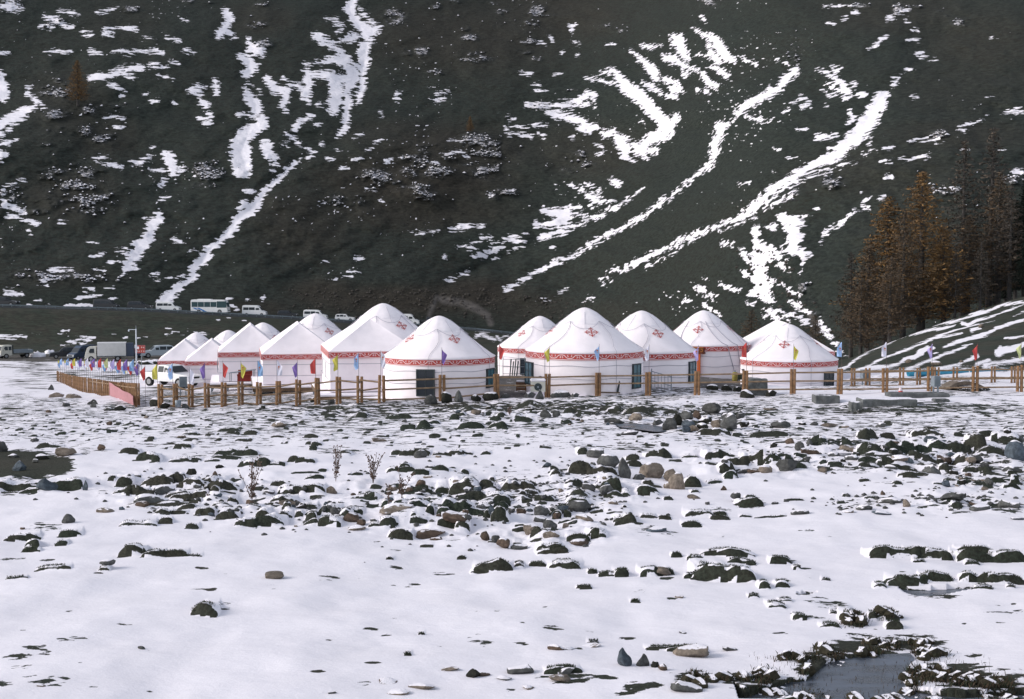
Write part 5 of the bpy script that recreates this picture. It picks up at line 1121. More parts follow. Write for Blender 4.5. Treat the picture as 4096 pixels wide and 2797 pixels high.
def opening(parent, az, w_, z0, z1, mat, R=3.0, frame=.06, mull=True, nm='window'):
    """a window or door set into the curved wall; az from the viewer's side, + to the right"""
    a = -math.pi / 2 + az; c = Vector((math.cos(a), math.sin(a), 0)); t = Vector((-math.sin(a), math.cos(a), 0))
    def B(u, z, du, dz, d0, d1):
        mb_.add([c * (R + d) + t * (u + uu * du) + Vector((0, 0, z + zz * dz)) for d in (d0, d1) for uu, zz in ((-.5, -.5), (.5, -.5), (.5, .5), (-.5, .5))],
                [(0, 3, 2, 1), (4, 5, 6, 7), (0, 1, 5, 4), (1, 2, 6, 5), (2, 3, 7, 6), (3, 0, 4, 7)])
    zc, h = (z0 + z1) / 2, z1 - z0
    mb_ = MB()
    for s_ in (-1, 1): B(s_ * w_ / 2, zc, frame, h + frame, -.08, .075)
    for s_ in (-1, 1): B(0, zc + s_ * h / 2, w_ - frame, frame, -.08, .073)
    if mull: B(0, zc, .035, h - frame, -.02, .066); B(0, zc + h * .12, w_ - frame, .03, -.02, .064)
    f = mb_.build(nm, M['frame_dark'], parent)
    mb_ = MB(); B(0, zc, w_ - frame * .5, h - frame * .5, -.05, .05)
    mb_.build('pane', mat, f)
    return f
def place(px, D):
    s = (px - 2048) / FOC
    return s * D, D
def yurt(px, D, z, R, az_e, label, seams=0.4, opens=(), rows=True):
    x, y = place(px, D)
    k = R / 3.0
    t = tag(empty('yurt', (x, y, z)), label, 'yurt', 'round white yurts of the camp')
    rot = -math.atan2(x, y)     # faces the open side
    for nm in ['wall', 'roof', 'cap', 'band', 'scroll', 'band_edge', 'roof_rope', 'wall_rope', 'wall_rope2'] + ['rope%d' % q for q in range(10)]:
        o = bpy.data.objects.new('rope' if nm[:4] == 'rope' or nm == 'roof_rope' else nm.replace('2', ''), YK[nm]); link(o, t)
        o.scale = (k, k, k); o.rotation_euler = (0, 0, seams)
    if az_e is not None:
        for j in range(4):
            o = bpy.data.objects.new('emblem', YK['emblem']); link(o, t); o.scale = (k, k, k); o.rotation_euler = (0, 0, rot + az_e + j * math.pi / 2)
    for (az, w_, z0, z1, mat, nm) in opens:
        f = opening(t, rot + az, w_, z0, z1, M[mat], R * 1.005, nm=nm, mull=(mat != 'bluepane'))
    return t
YURTS = [
 (1756, 72.0, -.04, 2.80, .48, 'round white yurt with a black door standing at the front behind log fence posts', .9, ((-.24, .86, .16, 1.42, 'darkdoor', 'door'), (1.12, .8, .45, 1.35, 'tealpane', 'window'))),
 (2338, 73.6, .02, 3.02, .2, 'largest central white yurt with narrow teal window near its west edge', .28, ((-1.18, 1.0, .4, 1.5, 'tealpane', 'window'), (1.05, .78, .25, 1.45, 'tealpane', 'window'))),
 (2567, 78.5, -.3, 3.02, .52, 'white yurt overlapped by the largest one, steel gate against its wall', .95, ((1.12, .8, .45, 1.55, 'tealpane', 'window'),)),
 (3158, 83.0, -.90, 2.78, -.17, 'lower wide white yurt behind the big square boulder', 1.3, ((.93, .8, .25, 1.3, 'darkdoor', 'window'),)),
 (2160, 110.0, -2.05, 3.25, .75, 'white yurt between the first two front yurts at the back of the gravel yard', .5, ((-.32, .9, .3, 1.5, 'darkdoor', 'door'),)),
 (1533, 86.0, -.42, 3.25, .6, 'tall white yurt peeping over the nearest ridge tent with a red emblem', .7, ()),
 (1262, 100.0, -1.22, 3.05, .55, 'white yurt dome behind the gap of the two nearest ridge tents', .3, ()),
 (1052, 118.0, -2.6, 3.05, .6, 'smaller white yurt dome behind the second ridge tent', 1.0, ()),
 (912, 135.0, -4.0, 3.05, .6, 'half hidden white dome behind the third ridge tent', .2, ()),
 (783, 146.0, -4.75, 3.05, .6, 'farthest white yurt dome near the end tents', .6, ()),
]
for a in YURTS: yurt(*a)

# the yurt with the carved orange doorway
def carved_yurt():
    px, D, z, R = 2815, 93.0, -.72, 3.0
    t = yurt(px, D, z, R, -.2, 'white yurt with an orange carved doorway and crossed ropes at the yard end', 1.9)
    x, y = place(px, D); rot = -math.atan2(x, y); az = -.24 + rot; a = -math.pi / 2 + az
    c = Vector((math.cos(a), math.sin(a), 0)); u_ = Vector((-math.sin(a), math.cos(a), 0))
    def B(mb_, u, z_, du, dz, d0, d1):
        mb_.add([c * (3.0 + d) + u_ * (u + uu * du) + Vector((0, 0, z_ + zz * dz)) for d in (d0, d1) for uu, zz in ((-.5, -.5), (.5, -.5), (.5, .5), (-.5, .5))],
                [(0, 3, 2, 1), (4, 5, 6, 7), (0, 1, 5, 4), (1, 2, 6, 5), (2, 3, 7, 6), (3, 0, 4, 7)])
    mb = MB()
    for s_ in (-1, 1): B(mb, s_ * .45, .82, .2, 1.7, -.3, .22)
    B(mb, 0, .02, .7, .1, -.3, .21)
    dr = mb.build('door_frame', M['orange'], t)
    mb = MB(); B(mb, 0, .85, .72, 1.58, -.2, .12); mb.build('door', M['brown_door'], dr)
    mb = MB(); B(mb, 0, 1.82, 1.6, .36, -.2, .2)
    B(mb, 0, 1.64, 1.7, .08, -.2, .24)
    cn = mb.build('canopy', M['carve_dark'], t)
    mb = MB()
    fn = lambda u, v, o: c * (3.0 + .2 + o) + u_ * u + Vector((0, 0, 1.84 + v))
    for k in range(-3, 4): ribbon(mb, spiral(k * .22, 0, .12, 1.0 + k, 5.2 * (1 if k % 2 else -1), 12), .035, fn, .02)
    ribbon(mb, [(-.78, .15), (0, .15), (.78, .15)], .05, fn, .022)
    mb.build('carving', M['gold'], cn)
    for a0, a1 in ((.1, .75), (.45, .95), (-.9, -.2), (1.5, 1.0)):
        pts = [Vector(((r_ + .02) * math.cos(-math.pi / 2 + rot + a0 + (a1 - a0) * k), (r_ + .02) * math.sin(-math.pi / 2 + rot + a0 + (a1 - a0) * k), zz + .03)) for k, (r_, zz) in zip([i / 8 for i in range(9)], [(1.2, 3.54), (1.61, 3.17), (2.0, 2.86), (2.4, 2.54), (2.8, 2.24), (3.08, 2.1), (3.04, 1.4), (3.04, .7), (3.03, 0)])]
        mb = MB(); mb.tube(pts, .02, 4); mb.build('rope', M['rope'], t)
carved_yurt()

# ---------------------------------------------------------------- ridge tents on platforms
def ridge_tent(px0, row0, D, W, L, wall, rise, rot, label, deck=True, door=None, seed=0, ridge=(.33, .70)):
    """px0,row0: near west eave corner; box W wide, L deep"""
    r = random.Random(seed)
    p = at(px0, row0, D); ze = p.z
    t = tag(empty('ridge_tent', (p.x, p.y, ze - wall), rot), label, 'tent', 'white ridge tents of the camp')
    def wallgrid(a, b, n=14, m=6, sag=.05):
        P_, F = [], []
        for j in range(m + 1):
            for i in range(n + 1):
                k = i / n; h = wall * j / m
                q = Vector(a).lerp(Vector(b), k)
                nrm = (Vector(b) - Vector(a)).cross(Vector((0, 0, 1))).normalized()
                e = math.sin(math.pi * min(1, max(0, k))) * math.sin(math.pi * j / m * .9)
                d_ = e * (sag * math.sin(k * 11 + seed) + .03 * math.sin(k * 29 + j))
                P_.append(q + nrm * d_ + Vector((0, 0, h)))
        for j in range(m):
            for i in range(n):
                v = j * (n + 1) + i; F.append((v, v + 1, v + n + 2, v + n + 1))
        return P_, F
    cs = [(0, 0, 0), (W, 0, 0), (W, L, 0), (0, L, 0)]
    mb = MB()
    for a, b in zip(cs, cs[1:] + cs[:1]): mb.add(*wallgrid(a, b))
    mb.add([(0, 0, .01), (W, 0, .01), (W, L, .01), (0, L, .01)], [(3, 2, 1, 0)])
    mb.build('wall', M['canvas'], t, True)
    e = .07; A = [(-e, -e), (W + e, -e), (W + e, L + e), (-e, L + e)]
    ra, rb = Vector((W / 2, L * ridge[0], wall + rise)), Vector((W / 2, L * ridge[1], wall + rise + .05))
    mb = MB()
    def face(pts, n=8):
        # quad or triangle face subdivided with a slight sag
        a, b, c, d_ = pts; P_, F = [], []
        for j in range(n + 1):
            for i in range(n + 1):
                u, v = i / n, j / n
                q = (a.lerp(b, u)).lerp(d_.lerp(c, u), v)
                s_ = -.10 * math.sin(math.pi * u) * math.sin(math.pi * v) + .012 * math.sin(u * 19 + seed) * math.sin(math.pi * v)
                P_.append(q + Vector((0, 0, s_)))
        for j in range(n):
            for i in range(n):
                v = j * (n + 1) + i; F.append((v, v + 1, v + n + 2, v + n + 1))
        mb.add(P_, F)
    E = [Vector((x, y, wall + .02)) for x, y in A]
    face((E[0], E[1], ra, ra)); face((E[1], E[2], rb, ra)); face((E[2], E[3], rb, rb)); face((E[3], E[0], ra, rb))
    mb.build('roof', M['canvas'], t, True)
    # trim band on four sides
    for (a, b) in zip(A, A[1:] + A[:1]):
        a = Vector((a[0], a[1], 0)); b = Vector((b[0], b[1], 0)); dv = b - a; ln = dv.length; dv.normalize(); nr = dv.cross(Vector((0, 0, 1)))
        fn = lambda u, v, o, a=a, dv=dv, nr=nr: a + dv * u + nr * (o + .01) + Vector((0, 0, wall - BH / 2 + v + .02))
        mb = MB(); mb.add([fn(0, -BH / 2, -.02), fn(ln, -BH / 2, -.02), fn(ln, BH / 2, -.02), fn(0, BH / 2, -.02), fn(0, -BH / 2, 0), fn(ln, -BH / 2, 0), fn(ln, BH / 2, 0), fn(0, BH / 2, 0)],
                          [(0, 3, 2, 1), (4, 5, 6, 7), (0, 1, 5, 4), (1, 2, 6, 5), (2, 3, 7, 6), (3, 0, 4, 7)])
        bo = mb.build('band', M['red'], t)
        red, wh = scrolls(ln, fn); wh.build('scroll', M['bandwhite'], bo); red.build('band_edge', M['red'], bo)
    mb = MB()
    for z_, sg in ((wall - .62, .02), (wall * .3, .03)):
        if sg == .03: mb.build('rope', M['rope'], t); mb = MB()
        o = .075
        c4 = [(-o, -o), (W + o, -o), (W + o, L + o), (-o, L + o), (-o, -o)]
        for a, b in zip(c4[:-1], c4[1:]):
            mb.tube([Vector((a[0] + (b[0] - a[0]) * k, a[1] + (b[1] - a[1]) * k, z_ - sg * math.sin(math.pi * k))) for k in (0, .25, .5, .75, 1)], .013, 4)
    mb.build('rope', M['rope'], t)
    # plastic windows on the lit side: narrow standing slots
    for yy in (L * .25, L * .62):
        mb = MB(); mb.box((-.12, yy, wall - 1.05), (.03, .12, .85)); mb.build('window', M['steel'], t)
    if door:
        mb = MB(); mb.box((-.13, L * door, wall * .46), (.06, 1.3, wall * .92)); dd = mb.build('door', M['brown_door'], t)
        mb = MB()
        for s_ in (-.72, .72): mb.box((-.14, L * door + s_, wall * .47), (.09, .1, wall * .94))
        mb.build('door_frame', M['white'], t)
    if deck:
        d0 = MB(); d0.box((W / 2, L / 2 - .35, -.09), (W + 1.2, L + 1.6, .1)); dk = d0.build('deck', M['snowlump'], t)
        mb = MB(); mb.box((W / 2, -1.13, -.24), (W + 1.2, .12, .22)); mb.box((-.58, L / 2 - .35, -.24), (.1, L + 1.4, .2)); mb.box((W + .58, L / 2 - .35, -.24), (.1, L + 1.4, .2))
        mb.build('beam', M['deckwood'], t)
        g0 = ze - wall
        cr, sr = math.cos(rot), math.sin(rot)
        for j, yy in enumerate((-1.0, L * .45, L + .2)):
            for i in range(6):
                xx = -.5 + (W + 1.0) * i / 5
                wx, wy = p.x + xx * cr - yy * sr, p.y + xx * sr + yy * cr
                zb = gz(wx, wy) - g0 - .15
                if zb > -.25: continue
                mb = MB(); mb.box((xx, yy, (zb - .14) / 2), (.09, .09, -.14 - zb)); mb.build('leg', M['steel'], t)
    return t
R13 = math.radians(11)
ridge_tent(1320, 1409, 75.5, 4.7, 7.0, 2.14, 1.68, R13, 'nearest white ridge tent beside the black doored yurt, on a low steel deck', seed=1)
ridge_tent(1050, 1419, 88.0, 4.7, 6.8, 1.86, 1.84, R13, 'second white ridge tent raised on a brown beamed deck', seed=2)
ridge_tent(875, 1411, 98.0, 4.4, 6.5, 2.0, 1.85, R13, 'third white ridge tent, red brown bench on the deck at its east side', seed=3)
ridge_tent(742, 1447, 118.0, 4.2, 6.2, 2.1, 1.7, R13, 'white ridge tent directly behind the bonnet of the white pickup', deck=False, seed=4)
ridge_tent(634, 1445, 126.0, 4.4, 6.2, 2.1, 1.75, R13, 'farthest white ridge tent above the load bed of the pickup', deck=False, seed=5)
ridge_tent(3012, 1407, 90.0, 5.1, 8.2, 2.1, 1.75, 0.0, 'white ridge tent with a brown side door behind the lower wide yurt', deck=False, door=.82, seed=6, ridge=(.3, .72))

# ---------------------------------------------------------------- log fences
def log_fence(label, posts, rails, mat_p='wood', r=.075, name='log_fence', group=None):
    """posts: (px, base_row, height_px, D) ; rails: pairs of post numbers with fractions of height"""
    xs = [at(px, row, D) for px, row, h, D in posts]
    c = xs[len(xs) // 2]
    t = tag(empty(name, c), label, 'fence', group)
    hh = []
    rr_ = random.Random(len(posts))
    me = {}
    for (px, row, h, D), p in zip(posts, xs):
        H = h * D / FOC; hh.append(H)
        k = round(H, 1)
        if k not in me:
            mb = MB(); mb.cyl((0, 0, -.35), (0, 0, k), r * .96, r * .9, 9); me[k] = mb.mesh('post', M[mat_p], False)
        o = bpy.data.objects.new('post', me[k]); link(o, t); o.location = p - c; o.rotation_euler = (rr_.uniform(-.02, .02), rr_.uniform(-.02, .02), rr_.uniform(0, 3)); o.scale = (1, 1, H / k)
    for i, j, fs in rails:
        for f0, f1 in fs:
            a = xs[i] + Vector((0, 0, hh[i] * f0)) - c; b = xs[j] + Vector((0, 0, hh[j] * f1)) - c
            dv = (b - a).normalized() * .1
            mb = MB(); mb.cyl(a - dv, b + dv, .046, .042, 6); mb.build('rail', M['wood_pale'], t)
    return t
def gd(px, row):
    return locate(px, row)[1]
FL = [(637,1640),(648,1638),(696,1640),(708,1636),(756,1641),(769,1637),(822,1635),(835,1632),(888,1632),(901,1628),(957,1629),(970,1625),(1029,1634),(1042,1630),(1107,1628),(1121,1622),(1186,1619),(1200,1616),(1263,1612),(1276,1608),(1348,1610),(1361,1608),(1432,1617),(1447,1614),(1517,1616),(1536,1616)]
Hs = [104,100,106,102,104,100,104,98,103,98,103,98,106,100,104,98,102,96,101,96,104,100,114,108,116,114]
D0 = [68.5 - (i // 2) * .05 for i in range(len(FL))]
posts = [(x, y, h, 67.0 + (.5 if i % 2 else 0)) for i, ((x, y), h) in enumerate(zip(FL, Hs))]
rails = []
for k in range(0, len(FL) - 2, 2):
    j_ = random.Random(k).uniform(-.05, .05)
    rails.append((k + 1, k + 2, [(.82 + j_, .80 - j_), (.48, .50 + j_), (.12 + j_, .16)]))
    rails.append((k, k + 1, [(.8, .8), (.5, .5)]))
log_fence('front log fence of close paired posts before the ridge tents', posts, rails)
FR = [(1536,1616,114),(1761,1602,103),(1777,1602,103),(1980,1580,84),(1992,1580,84),(2184,1583,88),(2196,1583,88),(2386,1573,82),(2398,1573,82),(2586,1571,82),(2599,1571,83),(2781,1569,84),(2795,1569,84),(2974,1566,84),(2987,1566,84),(3165,1566,90),(3177,1566,90),(3352,1565,90),(3365,1565,90),(3533,1565,92),(3547,1565,92),(3713,1562,95),(3728,1562,95),(3892,1558,92),(3908,1558,95),(4070,1558,95),(4086,1558,98),(4250,1556,96),(4264,1556,96),(4420,1554,96)]
posts = [(x, y, h, 68.2 + (x - 1536) * .0026 if x < 2500 else 70.7) for x, y, h in FR]
rails = [(0, 1, [(.82, .84), (.5, .5), (.14, .1)])]
for k in range(2, len(FR) - 1, 2): rails.append((k, k + 1, [(.84, .84), (.46, .46)] + ([(.08, .1)] if k > 12 or k == 2 else [])))
log_fence('long front log fence passing before the round yurts', posts, rails, r=.082)
# receding fence on the downhill side, with the pink banner
line = [(545,1630,96,71),(500,1612,80,81),(450,1592,66,92),(390,1585,68,98),(330,1574,66,107),(280,1556,56,124),(229,1531,47,145)]
posts = []
for i in range(47):
    u = (i / 46) ** .95 * (len(line) - 1); k = min(int(u), len(line) - 2); f = u - k
    a, b = line[k], line[k + 1]
    posts.append(tuple(a[q] * (1 - f) + b[q] * f for q in range(4)))
log_fence('side log fence running down the valley from the pink banner', posts, [(i, i + 1, [(.82, .82)]) for i in range(26)], r=.072)
posts2 = [(p[0] + 12, p[1] - 6, p[2] * .95, p[3] + 1.2) for p in posts[:12:1]]
log_fence('second line of posts just inside the side log fence', posts2, [(i, i + 1, [(.8, .8), (.45, .45)]) for i in range(11)], r=.055)
# inner fence at the far end
IN = [(3407,1557),(3418,1557),(3463,1556),(3478,1556),(3600,1554),(3612,1554),(3668,1556),(3680,1556),(3740,1553),(3752,1553),(3813,1553),(3826,1553),(3966,1550),(3979,1550),(4046,1550),(4058,1550),(4140,1548),(4152,1548)]
posts = [(x, y, 84, 76.0) for x, y in IN]
log_fence('inner log fence behind the front one on the meadow before the bare slope', posts, [(k, k + 2, [(.85, .85), (.48, .46), (.16, .14)]) for k in range(0, len(IN) - 2, 2)], r=.06)

# pink banner hung on the side fence
def banner():
    a = at(447, 1530, 92.5); b = at(548, 1586, 70.6); c = at(548, 1622, 70.6); d_ = at(447, 1582, 92.5)
    n = 16; P_ = []
    for k in range(2):
        for j in range(5):
            for i in range(n + 1):
                u, v = i / n, j / 4
                q = a.lerp(b, u).lerp(d_.lerp(c, u), v)
                P_.append(q + Vector((-.14 - .02 * k, -.04, 0)) + Vector((.03 * math.sin(u * 17 + v * 2), 0, .02 * math.sin(u * 9))))
    F = []
    m_ = n + 1
    for k in range(2):
        for j in range(4):
            for i in range(n):
                v0 = k * 5 * m_ + j * m_ + i; q = (v0, v0 + 1, v0 + m_ + 1, v0 + m_); F.append(q if k else q[::-1])
    mb = MB(); mb.add(P_, F)
    tag(mb.build('banner', M['banner'], smooth=True), 'long faded pink banner stretched along the side log fence', 'banner')
banner()

# ---------------------------------------------------------------- flags
def cloth(seed, w_=.26, h=.72, kind=0):
    r = random.Random(seed); n, m_ = 5, 12; P_ = []
    ph = r.uniform(0, 6)
    for k in range(2):
        for j in range(m_ + 1):
            v = j / m_
            if kind == 0: wd = w_ * (min(1, v * 3.2) if v < .32 else 1 - .62 * (v - .32) / .68)
            elif kind == 1: wd = w_ * (.25 + .75 * min(1, v * 4)) * (1 - .35 * v + .12 * math.sin(v * 9 + ph))
            else: wd = w_ * (min(1, v * 2.2 + .1)) * (1.05 - .15 * v)
            for i in range(n + 1):
                u = i / n
                P_.append((u * wd, .045 * math.sin(u * 7 + v * 6 + ph) * u + k * .006, -v * h - u * .10 * (1 if kind != 2 else -.2)))
    F = []; q = n + 1
    for k in range(2):
        for j in range(m_):
            for i in range(n):
                v0 = k * (m_ + 1) * q + j * q + i; f = (v0, v0 + q, v0 + q + 1, v0 + 1); F.append(f if k else f[::-1])
    mb = MB(); mb.add(P_, F); return mb
CL = {}
def flag(px, row_top, row_base, D, colr, side, kind, label, motif=False, seed=0, group='small flags on thin poles along the fences', hs=1.0):
    top = at(px, row_top, D); bot = at(px, row_base, D)
    H = top.z - bot.z
    t = tag(empty('flag', (top.x, top.y, bot.z)), label, 'flag', group)
    key = round(H, 1)
    if ('p', key) not in CL:
        mb = MB(); mb.cyl((0, 0, -.4), (0, 0, key), .011, .007, 5); CL[('p', key)] = mb.mesh('pole', M['pole'])
    o = bpy.data.objects.new('pole', CL[('p', key)]); link(o, t); o.scale = (1, 1, H / key)
    ck = ('c', seed % 5, kind, colr)
    if ck not in CL: CL[ck] = cloth(seed % 5, kind=kind).mesh('cloth', M['flag_' + colr], True)
    o = bpy.data.objects.new('cloth', CL[ck]); link(o, t); o.location = (0, 0, H - .03); o.scale = (side, 1, hs)
    if motif:
        if 'm' not in CL:
            mb = MB(); mb.add([(x + dx * c_, -.05 - .0 * c_, z + dz) for x, z, c_ in ((.1, -.3, 1),) for dx, dz in ((-.05, 0), (0, .06), (.05, .01), (.02, -.05), (-.03, -.03))], [(0, 4, 3, 2, 1)])
            mb.add([(.06 + .03 * k, -.055, -.38 - .02 * k + q) for k in range(3) for q in (0, .03)], [(0, 2, 3, 1), (2, 4, 5, 3)])
            CL['m'] = mb.mesh('motif', M['motif'])
        m_ = bpy.data.objects.new('motif', CL['m']); link(m_, o)
    return t
FLAGS = [(523,1440,1545,86,'yellow',1,0,'yellow pennant where the side fence meets the streetlamp line',0),(580,1458,1600,72,'red',-1,0,'red pennant at the tail of the white pickup',0),(629,1456,1560,67,'yellow',-1,2,'yellow flag hanging over the pickup load bed',0),(690,1450,1560,67,'pale blue',-1,1,'pale blue flag with a motif hanging before the pickup cab',1),(758,1470,1560,67,'white',1,1,'nearly furled white flag over the pickup bonnet',0),(819,1446,1545,67,'purple',-1,0,'purple flag in front of the fourth ridge tent',0),(891,1442,1540,67,'red',1,0,'red flag before the third ridge tent',0),(963,1443,1540,67,'yellow',1,0,'yellow flag next to the red brown bench',1),(1030,1443,1535,67,'blue',1,2,'blue flag with a motif at the corner of the second ridge tent',1),(1107,1440,1530,67,'white',1,2,'white flag with orange motif before the second ridge tent',1),(1189,1440,1530,67,'purple',-1,0,'purple flag at the east end of the second ridge tent',0),(1262,1433,1520,67,'red',-1,2,'large red flag between the first and second ridge tents',0),(1351,1415,1518,67,'yellow',-1,1,'yellow flag hanging before the nearest ridge tent',0),(1434,1410,1515,67,'pale blue',-1,1,'pale blue flag with motif before the nearest ridge tent',1),(1523,1402,1510,67,'white',1,1,'slim white flag where the nearest tent meets the first yurt',1),
 (1767,1390,1500,68.5,'purple',1,0,'purple flag in front of the yurt with the black door',0),(1997,1372,1500,69.2,'red',1,0,'bright red flag above the gravel yard gap',0),(2198,1382,1500,69.8,'yellow',-1,0,'yellow flag on the west side of the largest yurt',0),(2397,1376,1500,70.3,'pale blue',-1,0,'pale blue flag with motif in front of the largest yurt',1),(2597,1378,1495,70.7,'white',-1,1,'white flag with motif above the steel gate',1),(2794,1380,1490,70.7,'lavender',-1,0,'lavender flag in front of the carved orange doorway',1),(2987,1370,1490,70.7,'red',-1,2,'red flag above the big square boulder',1),(3175,1375,1490,70.7,'yellow',1,0,'yellow flag before the lower wide yurt',1),(3368,1368,1480,70.7,'pale blue',-1,2,'broad pale blue flag with motif east of the last yurt',1),(3547,1368,1478,70.7,'white',-1,2,'white flag with motif against the streaky bare slope',1),(3730,1370,1475,70.7,'lavender',-1,0,'lavender flag above the grey utility box',1),(3910,1374,1470,70.7,'red',-1,0,'red flag above the teal trough',0),(4086,1368,1468,70.7,'lime',-1,0,'lime flag at the last fence post by the trees',0)]
for i, (px, r0, r1, D, c, sd, kd, lab, mo) in enumerate(FLAGS): flag(px, r0, r1, D, c, sd, kd, lab, bool(mo), i)
seq = ['yellow','blue','pale blue','yellow','white','blue','lavender','red','yellow','blue','white','purple','yellow','white','white','lavender','red','purple','pale blue','white','red','red','blue','lime','white','white','lavender','purple','blue','red','yellow','pale blue','purple','white','red','blue','white','purple']
seen = {}
for i, c in enumerate(seq):
    px = 231 + 322 * i / (len(seq) - 1)
    u = np.interp(px, [229, 280, 330, 390, 450, 500, 545], [145, 124, 107, 98, 92, 81, 74])
    base = float(np.interp(px, [229, 330, 450, 545], [1486, 1510, 1526, 1540]))
    top = 1438 + 6 * math.sin(i * 2.1) + (4 if px > 450 else 0)
    flag(px, top, base, float(u), c, -1 if i % 3 else 1, (1, 0, 2)[i % 3], '%s flag in the crowded row of flags on the side fence' % c, i % 4 == 1, i, '%s flags crowded along the side fence' % c, .88)
# ---------------------------------------------------------------- road on the embankment, with its guard rail
RO = [(-900, 1205, 277), (-300, 1218, 281), (0, 1229, 284), (300, 1238, 286.5), (600, 1246, 289.5), (900, 1264, 292), (1200, 1279, 295), (1550, 1301, 298), (1900, 1324, 301), (2250, 1385, 303)]
def road():
    n = 90; P_ = []; L_ = [];
    for i in range(n + 1):
        px = -900 + 3150 * i / n
        D = float(np.interp(px, [a[0] for a in RO], [a[2] for a in RO]))
        s = (px - 2048) / FOC
        zc = float(base_z(s, D + 3)) + .12
        P_.append((s * (D + .4), D + .4, zc)); L_.append((s * (D + 7.5), D + 7.5, zc))
    V = P_ + L_; m_ = n + 1
    V += [(x, y - .5, z - .8) for x, y, z in P_]
    mb = MB(); mb.add(V, [(i, i + 1, m_ + i + 1, m_ + i) for i in range(n)] + [(2 * m_ + i, 2 * m_ + i + 1, i + 1, i) for i in range(n)])
    tag(mb.build('road', M['asphalt']), kind='structure')
    t = tag(empty('guard_rail', P_[n // 2]), 'grey metal guard rail on posts along the edge of the valley road', 'guard rail')
    c = Vector(P_[n // 2]); post = None
    mb = MB()
    prof = [(0, .22), (-.05, .27), (0, .33), (-.05, .41), (0, .47), (.03, .35)]
    for i in range(m_):
        for dy, dz in prof: mb.v.append((P_[i][0] - c.x, P_[i][1] + dy - c.y, P_[i][2] + dz - c.z))
    k = len(prof)
    for i in range(n):
        for j in range(k): mb.f.append((i * k + j, (i + 1) * k + j, (i + 1) * k + (j + 1) % k, i * k + (j + 1) % k))
    mb.build('rail', M['galv'], t)
    pm = MB(); pm.box((0, .08, .1), (.14, .1, .8)); pme = pm.mesh('post', M['galv'])
    for i in range(0, m_, 1):
        o = bpy.data.objects.new('post', pme); link(o, t); o.location = Vector(P_[i]) - c
    return P_, L_
RP, RL = road()
def on_road(px, back=3.6):
    D = float(np.interp(px, [a[0] for a in RO], [a[2] for a in RO])) + back
    s = (px - 2048) / FOC
    return Vector((s * D, D, float(base_z(s, D - back + 3)) + .12))

